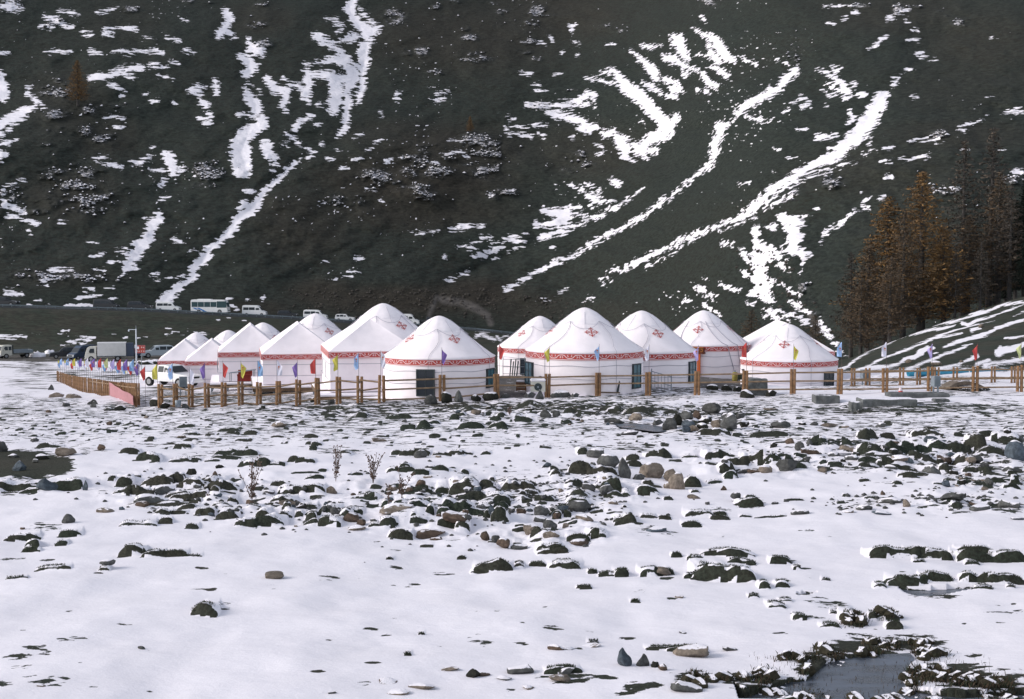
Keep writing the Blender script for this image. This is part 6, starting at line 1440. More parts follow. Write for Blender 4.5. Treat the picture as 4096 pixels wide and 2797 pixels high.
# ---------------------------------------------------------------- vehicles
def glass_quad(mb, pts): mb.add(pts, [(0, 1, 2, 3), (3, 2, 1, 0)] if 0 else [(0, 1, 2, 3)])
def vehicle(kind, loc, yaw, paint, label, group=None, scale=1.0):
    names = {'suv': ('suv', 'car'), 'van': ('van', 'van'), 'bus': ('coach', 'coach'), 'pickup': ('pickup', 'pickup truck'), 'boxtruck': ('box_truck', 'truck'), 'flatbed': ('flatbed_truck', 'truck'), 'minibus': ('minibus', 'minibus')}
    nm, cat = names[kind]
    t = tag(empty(nm, loc, yaw), label, cat, group); t.scale = (scale,) * 3
    S = {
     'suv': dict(L=4.8, W=1.9, low=[(-2.4,.35),(2.3,.35),(2.4,.55),(2.35,.88),(1.15,1.08),(-2.35,1.1),(-2.42,.6)], cab=[(-2.3,1.1),(1.0,1.08),(.35,1.68),(-.1,1.76),(-1.9,1.76),(-2.2,1.6)], wh=(-1.45,1.45), wr=.38, win=[(-2.0,1.16,-1.25,1.62),(-1.15,1.16,-.25,1.64),(-.15,1.16,.55,1.5)]),
     'van': dict(L=5.2, W=1.9, low=[(-2.6,.3),(2.45,.3),(2.6,.5),(2.5,.9),(1.75,1.15),(-2.6,1.15)], cab=[(-2.58,1.15),(1.75,1.13),(1.05,1.85),(.5,2.1),(-2.3,2.15),(-2.52,1.95)], wh=(-1.6,1.65), wr=.35, win=[(-2.35,1.25,-1.0,1.8),(-.9,1.25,.1,1.8),(.2,1.25,1.1,1.68)]),
     'minibus': dict(L=5.8, W=2.0, low=[(-2.9,.3),(2.7,.3),(2.9,.5),(2.85,.95),(2.1,1.3),(-2.9,1.3)], cab=[(-2.88,1.3),(2.0,1.28),(1.25,2.2),(.8,2.55),(-2.6,2.6),(-2.85,2.4)], wh=(-1.8,1.9), wr=.36, win=[(-2.6,1.45,-1.3,2.1),(-1.2,1.45,.2,2.1),(.45,1.45,1.45,1.95)]),
     'bus': dict(L=8.2, W=2.45, low=[(-4.1,.3),(3.9,.3),(4.1,.6),(4.1,1.35),(-4.1,1.35)], cab=[(-4.1,1.35),(4.1,1.35),(3.75,2.5),(3.5,2.9),(3.2,3.05),(-3.9,3.1),(-4.1,2.9)], wh=(-2.3,2.35), wr=.47, win=[(-3.9,1.5,-2.55,2.6),(-2.48,1.5,-1.15,2.6),(-1.08,1.5,.25,2.6),(.32,1.5,1.65,2.6),(1.72,1.2,3.98,2.75)]),
     'pickup': dict(L=5.3, W=1.85, low=[(-2.65,.45),(2.5,.42),(2.65,.6),(2.6,.98),(1.25,1.12),(.7,1.16),(-2.65,1.14)], cab=[(-.75,1.14),(1.15,1.12),(.45,1.7),(.1,1.78),(-.55,1.78),(-.72,1.7)], wh=(-1.6,1.65), wr=.39, win=[(-.62,1.2,-.02,1.68),(.06,1.2,.62,1.58)]),
     'boxtruck': dict(L=6.0, W=2.0, low=[(1.35,.45),(2.9,.45),(3.0,.7),(2.95,1.2),(1.35,1.2)], cab=[(1.35,1.2),(2.95,1.2),(2.65,2.05),(2.4,2.2),(1.35,2.25)], wh=(-1.7,2.1), wr=.42, win=[(1.65,1.3,2.5,1.95)]),
     'flatbed': dict(L=5.6, W=1.9, low=[(.9,.45),(2.7,.45),(2.8,.7),(2.78,1.2),(.9,1.2)], cab=[(.9,1.2),(2.78,1.2),(2.5,1.95),(2.2,2.1),(.9,2.1)], wh=(-1.5,1.9), wr=.4, win=[(1.0,1.3,1.5,1.9),(1.6,1.3,2.35,1.9)]),
    }[kind]
    W, h = S['W'], S['W'] / 2
    zt = max(z for x, z in S['cab']); zb = min(z for x, z in S['cab'])
    tp = .86 if kind not in ('bus', 'boxtruck', 'minibus') else .94
    mb = MB(); mb.prism(S['low'], -h, h); mb.prism(S['cab'], -h * .985, h * .985, tp, zb, zt)
    if kind == 'pickup':
        # open load bed
        mb.v = []; mb.f = []
        mb.prism([(-.75,.45),(2.5,.42),(2.65,.6),(2.6,.98),(1.25,1.12),(.7,1.16),(-.75,1.14)], -h, h); mb.prism(S['cab'], -h * .985, h * .985, tp, zb, zt)
        mb.box((-1.7, h - .04, .85), (1.9, .08, .62)); mb.box((-1.7, -h + .04, .85), (1.9, .08, .62)); mb.box((-2.62, 0, .85), (.07, W - .17, .62)); mb.box((-1.7, 0, .58), (1.85, W - .17, .08))
    if kind in ('boxtruck', 'flatbed'): mb.box((-.8, 0, .62), (4.2, .8, .16))
    b = mb.build('body', M[paint], t)
    md = b.modifiers.new('bevel', 'BEVEL'); md.width = .05; md.segments = 2; md.limit_method = 'ANGLE'; md.angle_limit = math.radians(25)
    gl = 'busglass' if kind == 'bus' else 'glass'
    def half(z): return h * .985 * (1 + (tp - 1) * max(0, min(1, (z - zb) / (zt - zb)))) + .012
    for (x0, z0, x1, z1) in S['win']:
        last = (x0, z0, x1, z1) == S['win'][-1]
        for sg in (-1, 1):
            xt = x1 if not last else x1 - (z1 - z0) * (.75 if kind in ('suv', 'pickup') else .45 if kind != 'bus' else .1)
            q = [(x0, sg * half(z0), z0), (x1, sg * half(z0), z0), (xt, sg * half(z1), z1), (x0, sg * half(z1), z1)]
            mb = MB(); mb.add(q, [(0, 1, 2, 3)] if sg < 0 else [(3, 2, 1, 0)]); mb.build('window', M[gl], t)
    # windscreen and rear glass follow the steepest front / rear edges of the cabin
    fr = [p for p in S['cab'] if p[0] > (S['cab'][0][0] + S['cab'][1][0]) / 2]
    a, c = S['cab'][1], S['cab'][2]
    k0, k1 = .1, .93
    p0 = (a[0] + (c[0] - a[0]) * k0, a[1] + (c[1] - a[1]) * k0); p1 = (a[0] + (c[0] - a[0]) * k1, a[1] + (c[1] - a[1]) * k1)
    mb = MB(); o_ = .02
    mb.add([(p0[0] + o_, -half(p0[1]) * .9, p0[1] + o_), (p0[0] + o_, half(p0[1]) * .9, p0[1] + o_), (p1[0] + o_, half(p1[1]) * .88, p1[1] + o_), (p1[0] + o_, -half(p1[1]) * .88, p1[1] + o_)], [(0, 1, 2, 3)])
    mb.build('windscreen', M[gl], t)
    xr = S['cab'][0][0] - .03
    if kind in ('suv', 'van', 'minibus', 'bus'):
        mb = MB(); mb.add([(xr - .0, half(zb) * .85, zb + .15), (xr, -half(zb) * .85, zb + .15), (xr + .06, -half(zt) * .85, zt - .3), (xr + .06, half(zt) * .85, zt - .3)], [(0, 1, 2, 3)]); mb.build('rear_window', M[gl], t)
    wr = S['wr']
    for wx in S['wh']:
        for sg in (-1, 1):
            mb = MB(); mb.cyl((wx, sg * (h - .2), wr), (wx, sg * (h + .02), wr), wr, n=16); wo = mb.build('wheel', M['tyre'], t)
            mb = MB(); mb.cyl((wx, sg * (h + .0), wr), (wx, sg * (h + .035), wr), wr * .58, n=12); mb.build('rim', M['rim'], wo)
    fx = max(x for x, z in S['low']); hz = .82 if kind in ('suv', 'pickup') else .75
    for sg in (-1, 1):
        mb = MB(); mb.box((fx - .05, sg * h * .76, hz), (.14, .34, .18)); mb.build('headlight', M['headlight'], t)
    mb = MB(); mb.box((fx - .02, 0, hz - .02), (.1, h * .95, .14)); mb.build('grille', M['tyre'], t)
    mb = MB(); mb.box((fx - .03, 0, .45), (.18, W * .97, .18)); mb.build('bumper', M[paint if kind != 'flatbed' else 'steel'], t)
    for sg in (-1, 1):
        x_ = S['win'][-1][2] - .1
        mb = MB(); mb.box((x_, sg * (h + .12), S['win'][-1][1] + .1), (.1, .2, .16)); mb.build('mirror', M[paint], t)
    return t
def box_of(t, sz, c, mat, nm, bev=.03):
    mb = MB(); mb.box(c, sz); o = mb.build(nm, M[mat], t)
    return o

PI = math.pi
G_ROAD = 'vehicles waiting on the valley road'
for kind, px, yaw, paint, lab, sc in [
    ('suv', 20, -.05, 'blackcar', 'dark car cut by the border at the uphill end of the road', 1.12),
    ('van', 425, -.05, 'blackcar', 'black van with a tall body second on the road, before bare snow patch', .95),
    ('suv', 560, -.05, 'blackcar', 'black suv just behind the white van on the road', 1.02),
    ('van', 674, -.05, 'white', 'white van at the foot of the long snow gully', .93),
    ('bus', 842, -.06, 'white', 'white coach with blue swooshes on the valley road', .94),
    ('minibus', 1019, -.06, 'white', 'white high roof minibus right behind nothing ahead of the coach', .86),
    ('suv', 1150, -.06, 'blackcar', 'low dark car hidden up to its windows by the guard rail', .86),
    ('van', 1262, -.06, 'white', 'white van mostly hidden behind a yurt dome', .95),
    ('suv', 1380, -.06, 'white', 'white suv between two yurt domes on the road', .85),
    ('minibus', 1630, -.08, 'white', 'white van emerging right of the tallest dome', .9),
    ('pickup', 1722, -.08, 'blackcar', 'black pickup last in the queue before the scree', 1.1)]:
    if 'right behind nothing' in lab: lab = 'white high roof minibus driving ahead of the coach'
    p = on_road(px)
    t = vehicle(kind, p, yaw, paint, lab, G_ROAD, sc)
    if kind == 'bus':
        for pts in ([(-3.7, 1.34), (-3.1, 1.34), (-2.4, .95), (-2.9, .9)], [(-2.9, 1.34), (-2.2, 1.34), (-1.0, .75), (-.3, .38), (-1.1, .38), (-1.7, .75)]):
            for sg in (-1, 1):
                mb = MB(); mb.add([(x, sg * 1.24, z) for x, z in pts], [tuple(range(len(pts)))]); mb.build('stripe', M['busblue'], t)
        box_of(t, (3.0, 1.8, .16), (-1.2, 0, 3.14), 'white', 'roof_unit')
G_LOT = 'vehicles parked below the embankment'
def lot(px, row):
    s, D = locate(px, row); return Vector((s * D, D, gz(s * D, D)))
fb = vehicle('flatbed', lot(62, 1432), PI + .75, 'cream', 'small pale flatbed truck with crew cab facing the camp', G_LOT, 1.0)
box_of(fb, (3.2, 1.9, .1), (-.9, 0, .85), 'steel', 'bed')
for sg in (-1, 1): box_of(fb, (3.2, .06, .42), (-.9, sg * .93, 1.1), 'steel', 'side_board')
box_of(fb, (.06, 1.9, .42), (-2.48, 0, 1.1), 'steel', 'tail_board'); box_of(fb, (.08, 1.9, 1.25), (.78, 0, 1.5), 'frame_dark', 'headboard')
vehicle('suv', lot(262, 1434), PI + .35, 'blackcar', 'black jeep like car with snow behind it in the vehicle park', G_LOT, 1.0)
vehicle('minibus', lot(330, 1436), PI + 1.0, 'bluecar', 'dark blue van half hidden behind the white box truck', G_LOT, .82)
bt = vehicle('boxtruck', lot(425, 1445), PI + .22, 'cream', 'white box truck with a grey cargo box facing the flatbed', G_LOT, 1.0)
bx = box_of(bt, (4.1, 2.1, 2.0), (-.85, 0, 1.8), 'greybox', 'cargo_box')
box_of(bx, (4.16, 2.16, .07), (-.85, 0, 2.78), 'white', 'edge_trim'); box_of(bx, (4.16, 2.16, .07), (-.85, 0, .82), 'steel', 'edge_trim')
box_of(bt, (1.3, 1.9, 1.85), (-3.3, -.25, 1.75), 'bluecar', 'rear_curtain')
vehicle('suv', lot(515, 1433), PI, 'bluecar', 'dark blue suv parked behind the streetlamp', G_LOT, 1.0)
vehicle('suv', lot(628, 1431), PI + .45, 'silver', 'silver suv partly behind the end tent', G_LOT, 1.1)
pk = vehicle('pickup', Vector((at(686, 1561, 117).x, 117, gz(at(688, 1561, 117).x, 117) + .15)), -.52, 'white', 'white double cab pickup parked inside the log fence', None, 1.0)

# snow ploughed into heaps by the vehicle park
def heap(px, row, wpx, hpx, label, mat='snowlump', seed=1, name='snow_heap', cat='snow heap', group='snow heaps in the vehicle park'):
    s, D = locate(px, row); k = D / FOC; r = random.Random(seed)
    bm = bmesh.new(); bmesh.ops.create_icosphere(bm, subdivisions=3, radius=1)
    for v in bm.verts:
        q = v.co; n = 1 + .22 * math.sin(q.x * 5 + seed) * math.cos(q.y * 4 + seed) + .12 * math.sin(q.x * 11 + q.z * 7 + seed)
        v.co = Vector((q.x * wpx * k / 2, q.y * wpx * k / 3, q.z * hpx * k)) * n
    me = bpy.data.meshes.new(name); bm.to_mesh(me); bm.free(); me.polygons.foreach_set('use_smooth', [True] * len(me.polygons)); me.materials.append(M[mat])
    o = bpy.data.objects.new(name, me); o.location = (s * D, D, gz(s * D, D)); link(o); tag(o, label, cat, group)
heap(150, 1428, 62, 20, 'rounded snow heap beside the flatbed truck', seed=1); heap(198, 1416, 40, 16, 'small snow heap left of the black jeep like car', seed=2)
heap(600, 1458, 120, 18, 'dark earth mound with snow behind the streetlamp', 'rock_dark', 3, 'earth_mound', 'mound', None)

# streetlamp and brown sign
def streetlamp():
    D = 150; top = at(546, 1316, D); bot = at(546, 1462, D)
    H = top.z - bot.z
    t = tag(empty('streetlamp', bot), 'tall pale pole with a side arm and camera by the red sign', 'streetlamp')
    mb = MB(); mb.cyl((0, 0, -1.2), (0, 0, H), .085, .06, 10); mb.build('pole', M['lamp'], t)
    mb = MB(); mb.cyl((0, 0, H - .08), (-.78, 0, H - .06), .035, .03, 6); mb.build('arm', M['lamp'], t)
    mb = MB(); mb.lathe([(.0, -.1), (.07, -.06), (.09, .02), (.07, .1), (0, .13)], 12, (-.76, 0, H - .2)); mb.build('camera_dome', M['lamp'], t, True)
    mb = MB(); mb.box((.0, -.12, H * .52), (.24, .14, .34)); mb.build('control_box', M['lamp'], t)
    mb = MB(); mb.cyl((0, 0, H), (0, 0, H + .35), .012, n=5); mb.build('antenna', M['lamp'], t)
streetlamp()
def sign():
    D = 152; a = at(540, 1381, D); b = at(581, 1413, D); g = at(568, 1452, D)
    W, Hh = b.x - a.x, a.z - b.z; c = Vector(((a.x + b.x) / 2, D, 0))
    t = tag(empty('road_sign', (c.x, D, g.z)), 'brown red road sign with white lettering behind the pole', 'sign')
    z0 = (a.z + b.z) / 2 - g.z
    mb = MB(); mb.box((0, 0, z0), (W, .05, Hh)); mb.build('panel', M['signred'], t)
    mb = MB()
    for sg in (-1, 1): mb.box((0, -.03, z0 + sg * (Hh / 2 - .03)), (W, .012, .03)); mb.box((sg * (W / 2 - .015), -.03, z0), (.03, .012, Hh - .1))
    mb.build('border', M['banner'], t)
    mb = MB()
    mb.box((-W * .22, -.035, z0 + Hh * .17), (.26, .012, .28))
    def glyph(x, z, k, sd):
        r = random.Random(sd)
        for i in range(3): mb.box((x, -.035, z + (i - 1) * k * .36), (k * r.uniform(.5, .95), .012, k * .12))
        mb.box((x + k * r.uniform(-.2, .2), -.036, z), (k * .12, .012, k * .95))
    glyph(.18, z0 + Hh * .22, .15, 1); glyph(.40, z0 + Hh * .22, .15, 2)
    for i, x in enumerate((-.28, -.1, .16, .40)): glyph(x, z0 - Hh * .26, .15, 5 + i)
    mb.build('lettering', M['signwhite'], t)
    mb = MB(); mb.cyl((.12, .06, -1.0), (.12, .06, z0 + Hh * .3), .035, n=7); mb.build('post', M['steel'], t)
sign()

# ---------------------------------------------------------------- things in and around the camp
def G(px, row, D=None):
    if D is None: s, D = locate(px, row)
    else: s = (px - 2048) / FOC
    return Vector((s * D, D, gz(s * D, D)))
def thing_at(name, px, row, D, label, cat, rz=0, z=None):
    p = at(px, row, D)
    return tag(empty(name, (p.x, D, p.z if z is None else z), rz), label, cat)
# red brown bench on the third deck
t = thing_at('bench', 979, 1527, 96.5, 'red brown cloth covered bench on the deck of the third tent', 'bench')
mb = MB(); mb.box((0, 0, .45), (.95, .5, .12)); mb.build('seat', M['redseat'], t)
mb = MB(); mb.box((0, .22, .62), (.95, .08, .34)); mb.build('backrest', M['redseat'], t)
mb = MB(); mb.box((0, -.2, .22), (.92, .05, .36)); mb.build('skirt', M['redseat'], t)
t = thing_at('deck_table', 940, 1527, 96.0, 'grey steel frame table with a slanting top left of the red bench', 'table')
mb = MB(); mb.add([(-.35, -.3, .62), (1.4, -.3, .85), (1.4, .3, .85), (-.35, .3, .62), (-.35, -.3, .57), (1.4, -.3, .8), (1.4, .3, .8), (-.35, .3, .57)], [(0, 1, 2, 3), (7, 6, 5, 4), (0, 4, 5, 1), (1, 5, 6, 2), (2, 6, 7, 3), (3, 7, 4, 0)]); mb.build('top', M['steel'], t)
for xx in (-.3, 1.3):
    for yy in (-.25, .25):
        mb = MB(); mb.cyl((xx, yy, 0), (xx, yy, .62 if xx < 0 else .82), .025, n=5); mb.build('leg', M['steel'], t)
# utility boxes on legs
def ubox(px, row, D, w_, h_, lab, mat='steel', tilt=0):
    t = thing_at('utility_box', px, row, D, lab, 'utility box', .3)
    t.rotation_euler[1] = tilt
    mb = MB(); mb.box((0, 0, h_ * .5 + .45), (w_, .3, h_)); b = mb.build('cabinet', M[mat], t)
    mb = MB(); mb.box((0, -.16, h_ * .5 + .45), (w_ * .9, .02, h_ * .92)); mb.build('door', M['galv'], b)
    for sg in (-1, 1):
        mb = MB(); mb.box((sg * w_ * .36, 0, .12), (.06, .06, .7)); mb.build('leg', M[mat], t)
ubox(733, 1580, 80, .42, .58, 'grey utility box on legs in front of the pickup bonnet')
ubox(3459, 1557, 77.5, .42, .62, 'pale grey utility box on a stand between inner fence posts')
ubox(3742, 1584, 67.5, .34, .5, 'grey utility box on two legs outside the far end of the fence')
t = thing_at('bucket', 713, 1628, 66.3, 'dented grey metal drum lying against the front fence', 'drum')
mb = MB(); mb.lathe([(0, 0), (.13, 0), (.15, .3), (.13, .31), (.0, .29)], 14); mb.build('body', M['steel'], t, True)
# air conditioner outdoor unit by the largest yurt
t = thing_at('air_conditioner', 2152, 1569, 69.9, 'snow covered cooling unit with a round fan by the largest yurt', 'air conditioner')
mb = MB(); mb.box((0, 0, .28), (.72, .34, .5)); b = mb.build('case', M['cream'], t)
mb = MB(); mb.cyl((0, -.165, .27), (0, -.19, .27), .19, n=18); f = mb.build('fan_guard', M['frame_dark'], b)
mb = MB(); mb.cyl((0, -.19, .27), (0, -.2, .27), .05, n=10); mb.build('hub', M['steel'], b)
mb = MB(); mb.box((0, 0, .6), (.76, .4, .16)); s_ = mb.build('snow_cap', M['snowlump'], t); s_.modifiers.new('b', 'BEVEL').width = .06
mb = MB(); mb.box((.1, -.02, .77), (.14, .14, .05)); mb.build('bracket', M['bluecar'], t)
# rustic crate seat
t = thing_at('crate_seat', 2085, 1563, 73.5, 'dark brown crate seat with snow on it in the gravel yard', 'crate')
for k in range(3):
    mb = MB(); mb.box((0, -.2, .1 + .13 * k), (.5, .04, .1)); mb.build('slat', M['crate'], t)
for sg in (-1, 1):
    mb = MB(); mb.box((sg * .24, 0, .22), (.05, .42, .44)); mb.build('side', M['crate'], t)
mb = MB(); mb.box((0, 0, .45), (.54, .46, .04)); mb.build('seat', M['crate'], t)
mb = MB(); mb.box((.33, .05, .42), (.2, .34, .84)); mb.build('backrest', M['crate'], t)
mb = MB(); mb.box((-.02, 0, .50), (.46, .4, .06)); mb.build('snow_cap', M['snowlump'], t)
# steel gates / frames
def gate(px, row, D, W, H, n, lab, rz=0, drop=0.0, top2=None):
    t = thing_at('steel_gate', px, row, D, lab, 'gate', rz)
    for i in range(n + 1):
        k = i / n
        mb = MB(); e = .03 if i in (0, n) else .014
        mb.cyl((W * k, 0, -.05 - drop * k), (W * k, 0, H - drop * k + (.14 if i in (0, n) else 0)), e, n=6); mb.build('bar', M['steel'], t)
    for z in (H, H * .52, .08):
        mb = MB(); mb.cyl((0, 0, z), (W, 0, z - drop), .022, n=6); mb.build('rail', M['steel'], t)
    return t
gate(2606, 1563, 73.2, 1.02, 1.0, 6, 'grey steel gate leaning against the wall behind the white flag', 0, .28)
gate(2012, 1500, 104, 1.6, 1.15, 3, 'grey steel frame in front of the back yurt doorway', 0, 0)
t = thing_at('steel_stand', 2045, 1506, 103, 'bundle of upright dark steel pipes by the back yurt', 'pipes')
for k in range(4):
    mb = MB(); mb.cyl((k * .16 - .1, 0, 0), (k * .17, .1, 1.25 - .15 * (k % 2)), .05, n=6); mb.build('pipe', M['frame_dark'], t)
# leaning plank
t = thing_at('leaning_plank', 2470, 1572, 70.9, 'dark narrow plank leaning on the largest yurt', 'plank')
mb = MB(); mb.cyl((0, 0, 0), (.16, .3, .9), .055, n=4); mb.build('board', M['frame_dark'], t)
# log lying before the yurt
t = thing_at('fallen_log', 2440, 1572, 70.6, 'thin brown pole lying at the foot of the largest yurt', 'log')
mb = MB(); mb.cyl((-.45, 0, .03), (.5, .05, .0), .035, n=6); mb.build('wood', M['deckwood'], t)
# barrels near the brown door
t = thing_at('water_tank', 2940, 1524, 82, 'ochre metal tank standing by the brown tent door', 'tank')
mb = MB(); mb.lathe([(0, 0), (.16, 0), (.17, .04), (.17, .42), (.12, .5), (0, .52)], 16); mb.build('tank', M['yellow_tank'], t, True)
mb = MB(); mb.cyl((0, 0, .5), (0, 0, .62), .05, n=8); mb.build('valve', M['steel'], t)
t = thing_at('folding_frame', 2957, 1527, 81.5, 'dark green folded metal frame right of the ochre tank', 'frame')
for sg in (0, .26):
    mb = MB(); mb.cyl((sg - .1, 0, 0), (sg - .06, .05, .5), .022, n=5); mb.build('leg', M['frame_dark'], t)
mb = MB(); mb.box((.04, 0, .26), (.26, .06, .3)); mb.build('panel', M['grass_dark'], t)
t = thing_at('grey_post', 2972, 1556, 72.2, 'slate coloured square post beside the red flag', 'post')
mb = MB(); mb.box((0, 0, .45), (.09, .09, 1.0)); mb.build('shaft', M['steel'], t)
mb = MB(); mb.box((0, 0, .98), (.12, .12, .06)); mb.build('cap', M['frame_dark'], t)
# the big square boulder and the rocks along the fence foot
def big(px, row, wpx, hpx, mat, lab, kind='block', dep=1.0, sink=.3):
    s, D = locate(px, row); k = D / FOC
    o = bpy.data.objects.new('boulder', rock_data(kind, int(px) % 5, mat)); hz = {'block': .95, 'slab': .5, 'peak': 1.0, 'round': .8}[kind]
    o.scale = (wpx * k / 2 * 1.2, wpx * k / 2 * dep, hpx * k / (2 * hz) * 1.75)
    o.location = (s * (D + .3), D + .3, gz(s * D, D) + o.scale[2] * hz * (1 - sink * 2)); o.rotation_euler = (0, 0, px % 3 * .2)
    tag(link(o), lab, 'boulder', 'boulders along the foot of the log fence')
def square_boulder():
    s, D = locate(3031, 1574); D -= .2; k = D / FOC
    bm = bmesh.new(); bmesh.ops.create_cube(bm, size=2); bmesh.ops.subdivide_edges(bm, edges=bm.edges[:], cuts=5, use_grid_fill=True)
    for v in bm.verts:
        q = v.co; tp = 1 - .09 * (q.z + 1)
        n = .06 * math.sin(q.x * 4 + q.z * 3) + .05 * math.sin(q.y * 5 + q.x * 2) + .04 * math.sin(q.z * 7 + q.x * 6)
        v.co = Vector((q.x * tp * (1 + n) + .05 * q.z, q.y * tp * (1 + n), q.z * (1 + n * .6) - .05 * q.x))
    me = bpy.data.meshes.new('boulder'); bm.to_mesh(me); bm.free(); me.materials.append(M['concrete'])
    o = bpy.data.objects.new('boulder', me); md = o.modifiers.new('s', 'SUBSURF'); md.levels = 1; md.render_levels = 1
    o.scale = (94 * k / 2, .45, 74 * k / 2); o.location = (s * D, D + .3, gz(s * D, D) + 62 * k / 2)
    tag(link(o), 'big square greenish grey boulder with a snow dusted top at the fence', 'boulder', 'boulders along the foot of the log fence')
square_boulder()
for a in [(1724,1614,46,30,'grey','grey round boulder below the black yurt door','round'),(1782,1611,44,36,'dark','dark boulder leaning on the double fence posts','round'),(1834,1612,36,40,'grey','pointed grey boulder right of the double posts','peak'),(1902,1599,40,22,'dark','dark boulder under the first yurt window','block'),(1963,1598,58,28,'dark','mossy boulder at the fence post by the gravel yard','round'),(2020,1594,40,14,'grey','low grey boulder in the gravel gap','slab'),(2120,1592,50,18,'grey','flat grey boulder by the cooling unit','slab'),(2158,1597,34,30,'grey','grey boulder standing in front of the cooling unit','peak'),(2246,1590,70,26,'grey','long flat boulder with a darker top before the largest yurt','slab'),(2216,1592,30,20,'grey','small boulder left of the long flat one','block'),(2300,1592,36,14,'grey','low boulder right of the long flat one','slab'),
          (1322,1617,30,16,'grey','grey boulder under the deck of the nearest tent','round'),(1255,1614,30,14,'dark','dark boulder below the gap of two tents','slab'),(624,1634,50,28,'dark','dark boulder at the left end of the front fence','round'),(660,1640,40,16,'dark','flat dark boulder at the second pair of posts','slab'),(740,1640,30,16,'grey','grey boulder by the dented drum','block'),(2850,1560,46,18,'dark','dark boulder in the snow before the carved doorway','round'),(2905,1560,44,18,'dark','second dark boulder before the carved doorway','block'),(2950,1562,40,16,'dark','dark boulder close to the ochre tank','slab'),(2985,1584,60,26,'dark','dark rubble at the foot of the square boulder','block'),(3085,1580,46,20,'dark','dark rubble right of the square boulder','slab'),(205,1560,24,18,'grey','grey boulder outside the far corner of the side fence','peak'),(225,1590,60,18,'tan','long flat boulder downhill of the side fence','slab'),(290,1596,64,14,'tan','brick shaped tan boulder outside the side fence','block'),(262,1619,30,12,'grey','small grey boulder below the brick shaped one','round'),(375,1632,26,20,'grey','slanted grey boulder before the side fence','peak'),(438,1643,40,12,'grey','flat grey boulder below the pink banner','slab'),(480,1643,50,16,'dark','dark flat boulder under the pink banner','slab')]:
    big(a[0], a[1], a[2], a[3], a[4], a[5], a[6])

# concrete culvert and slabs
def slab(px0, px1, row, hpx, dep, lab, mat='concrete', name='concrete_slab', bend=0.0, rz=0.0):
    s0, D = locate((px0 + px1) / 2, row); k = D / FOC; W = (px1 - px0) * k; H = hpx * k
    n = 12; V = []
    for i in range(n + 1):
        x = -W / 2 + W * i / n; zz = bend * 4 * (i / n) * (1 - i / n); j_ = .02 * math.sin(i * .9)
        V += [(x, j_, zz - .2), (x, dep + j_, zz - .2), (x, dep + j_, zz + H), (x, j_, zz + H + .015 * math.sin(i * .8))]
    F = [(0, 1, 2, 3), (4 * n + 3, 4 * n + 2, 4 * n + 1, 4 * n)]
    for i in range(n):
        b = 4 * i
        for j in range(4): F.append((b + j, b + (j + 1) % 4, b + 4 + (j + 1) % 4, b + 4 + j)[::-1])
    mb = MB(); mb.add(V, F)
    o = mb.build(name, M[mat], loc=(s0 * D, D, gz(s0 * D, D)), rz=rz)
    o.modifiers.new('b', 'BEVEL').width = .04
    return tag(o, lab, 'slab', 'old concrete pieces outside the fence')
slab(3262, 3360, 1611, 34, .9, 'broken end block of the concrete channel wall')
slab(3405, 3450, 1638, 34, .6, 'rough light end block of the long channel wall', 'concrete')
slab(3448, 3670, 1628, 26, 1.2, 'long bluish grey concrete channel wall with snow on top')
slab(3560, 3800, 1596, 18, 1.0, 'low broken concrete beam behind the channel', 'concrete')
slab(3740, 3800, 1612, 10, .6, 'small concrete remnant at the end of the channel', 'concrete')
t = thing_at('blue_sheet', 3688, 1611, 66.3, 'dark blue sheet lying in the concrete channel', 'sheet')
mb = MB(); mb.add([(-.3, 0, -.05), (.35, 0, -.05), (.3, .5, .1), (-.3, .5, .13)], [(0, 1, 2, 3)]); mb.build('sheet', M['bluetarp'], t)
# arched stone footbridge
def footbridge():
    s, D = locate(3872, 1563); k = D / FOC; W = 182 * k; n = 18; V = []
    for i in range(n + 1):
        u = i / n; x = -W / 2 + W * u; zz = .50 * math.sin(math.pi * min(1, u * .98 + .02)) ** .8 * (1 - .25 * (u - .5)) - .08
        V += [(x, 0, zz - .12), (x, 1.2, zz - .12), (x, 1.2, zz + .06), (x, 0, zz + .06)]
    F = [(0, 1, 2, 3), (4 * n + 3, 4 * n + 2, 4 * n + 1, 4 * n)]
    for i in range(n):
        for j in range(4): F.append((4 * i + j, 4 * i + (j + 1) % 4, 4 * i + 4 + (j + 1) % 4, 4 * i + 4 + j)[::-1])
    t = tag(empty('footbridge', (s * D, D, gz(s * D, D))), 'low arched pale concrete footbridge outside the fence', 'footbridge')
    mb = MB(); mb.add(V, F); mb.build('arch', M['rock_tan'], t)
    mb = MB(); mb.lathe([(0, .42), (.5, .38), (1.0, .2), (1.3, -.1)], 20, (.2, .6, -.1)); mb.build('earth_fill', M['rock_dark'], t, True)
footbridge()
t = thing_at('bottle', 3602, 1579, 69.0, 'large clear plastic bottle with a red label standing in snow', 'bottle')
mb = MB(); mb.lathe([(0, 0), (.09, 0), (.1, .05), (.1, .24), (.04, .34), (.03, .38), (0, .38)], 14); mb.build('body', M['bottle'], t, True)
mb = MB(); mb.lathe([(.102, .09), (.102, .19)], 14); mb.build('label', M['bottle_red'], t, True)
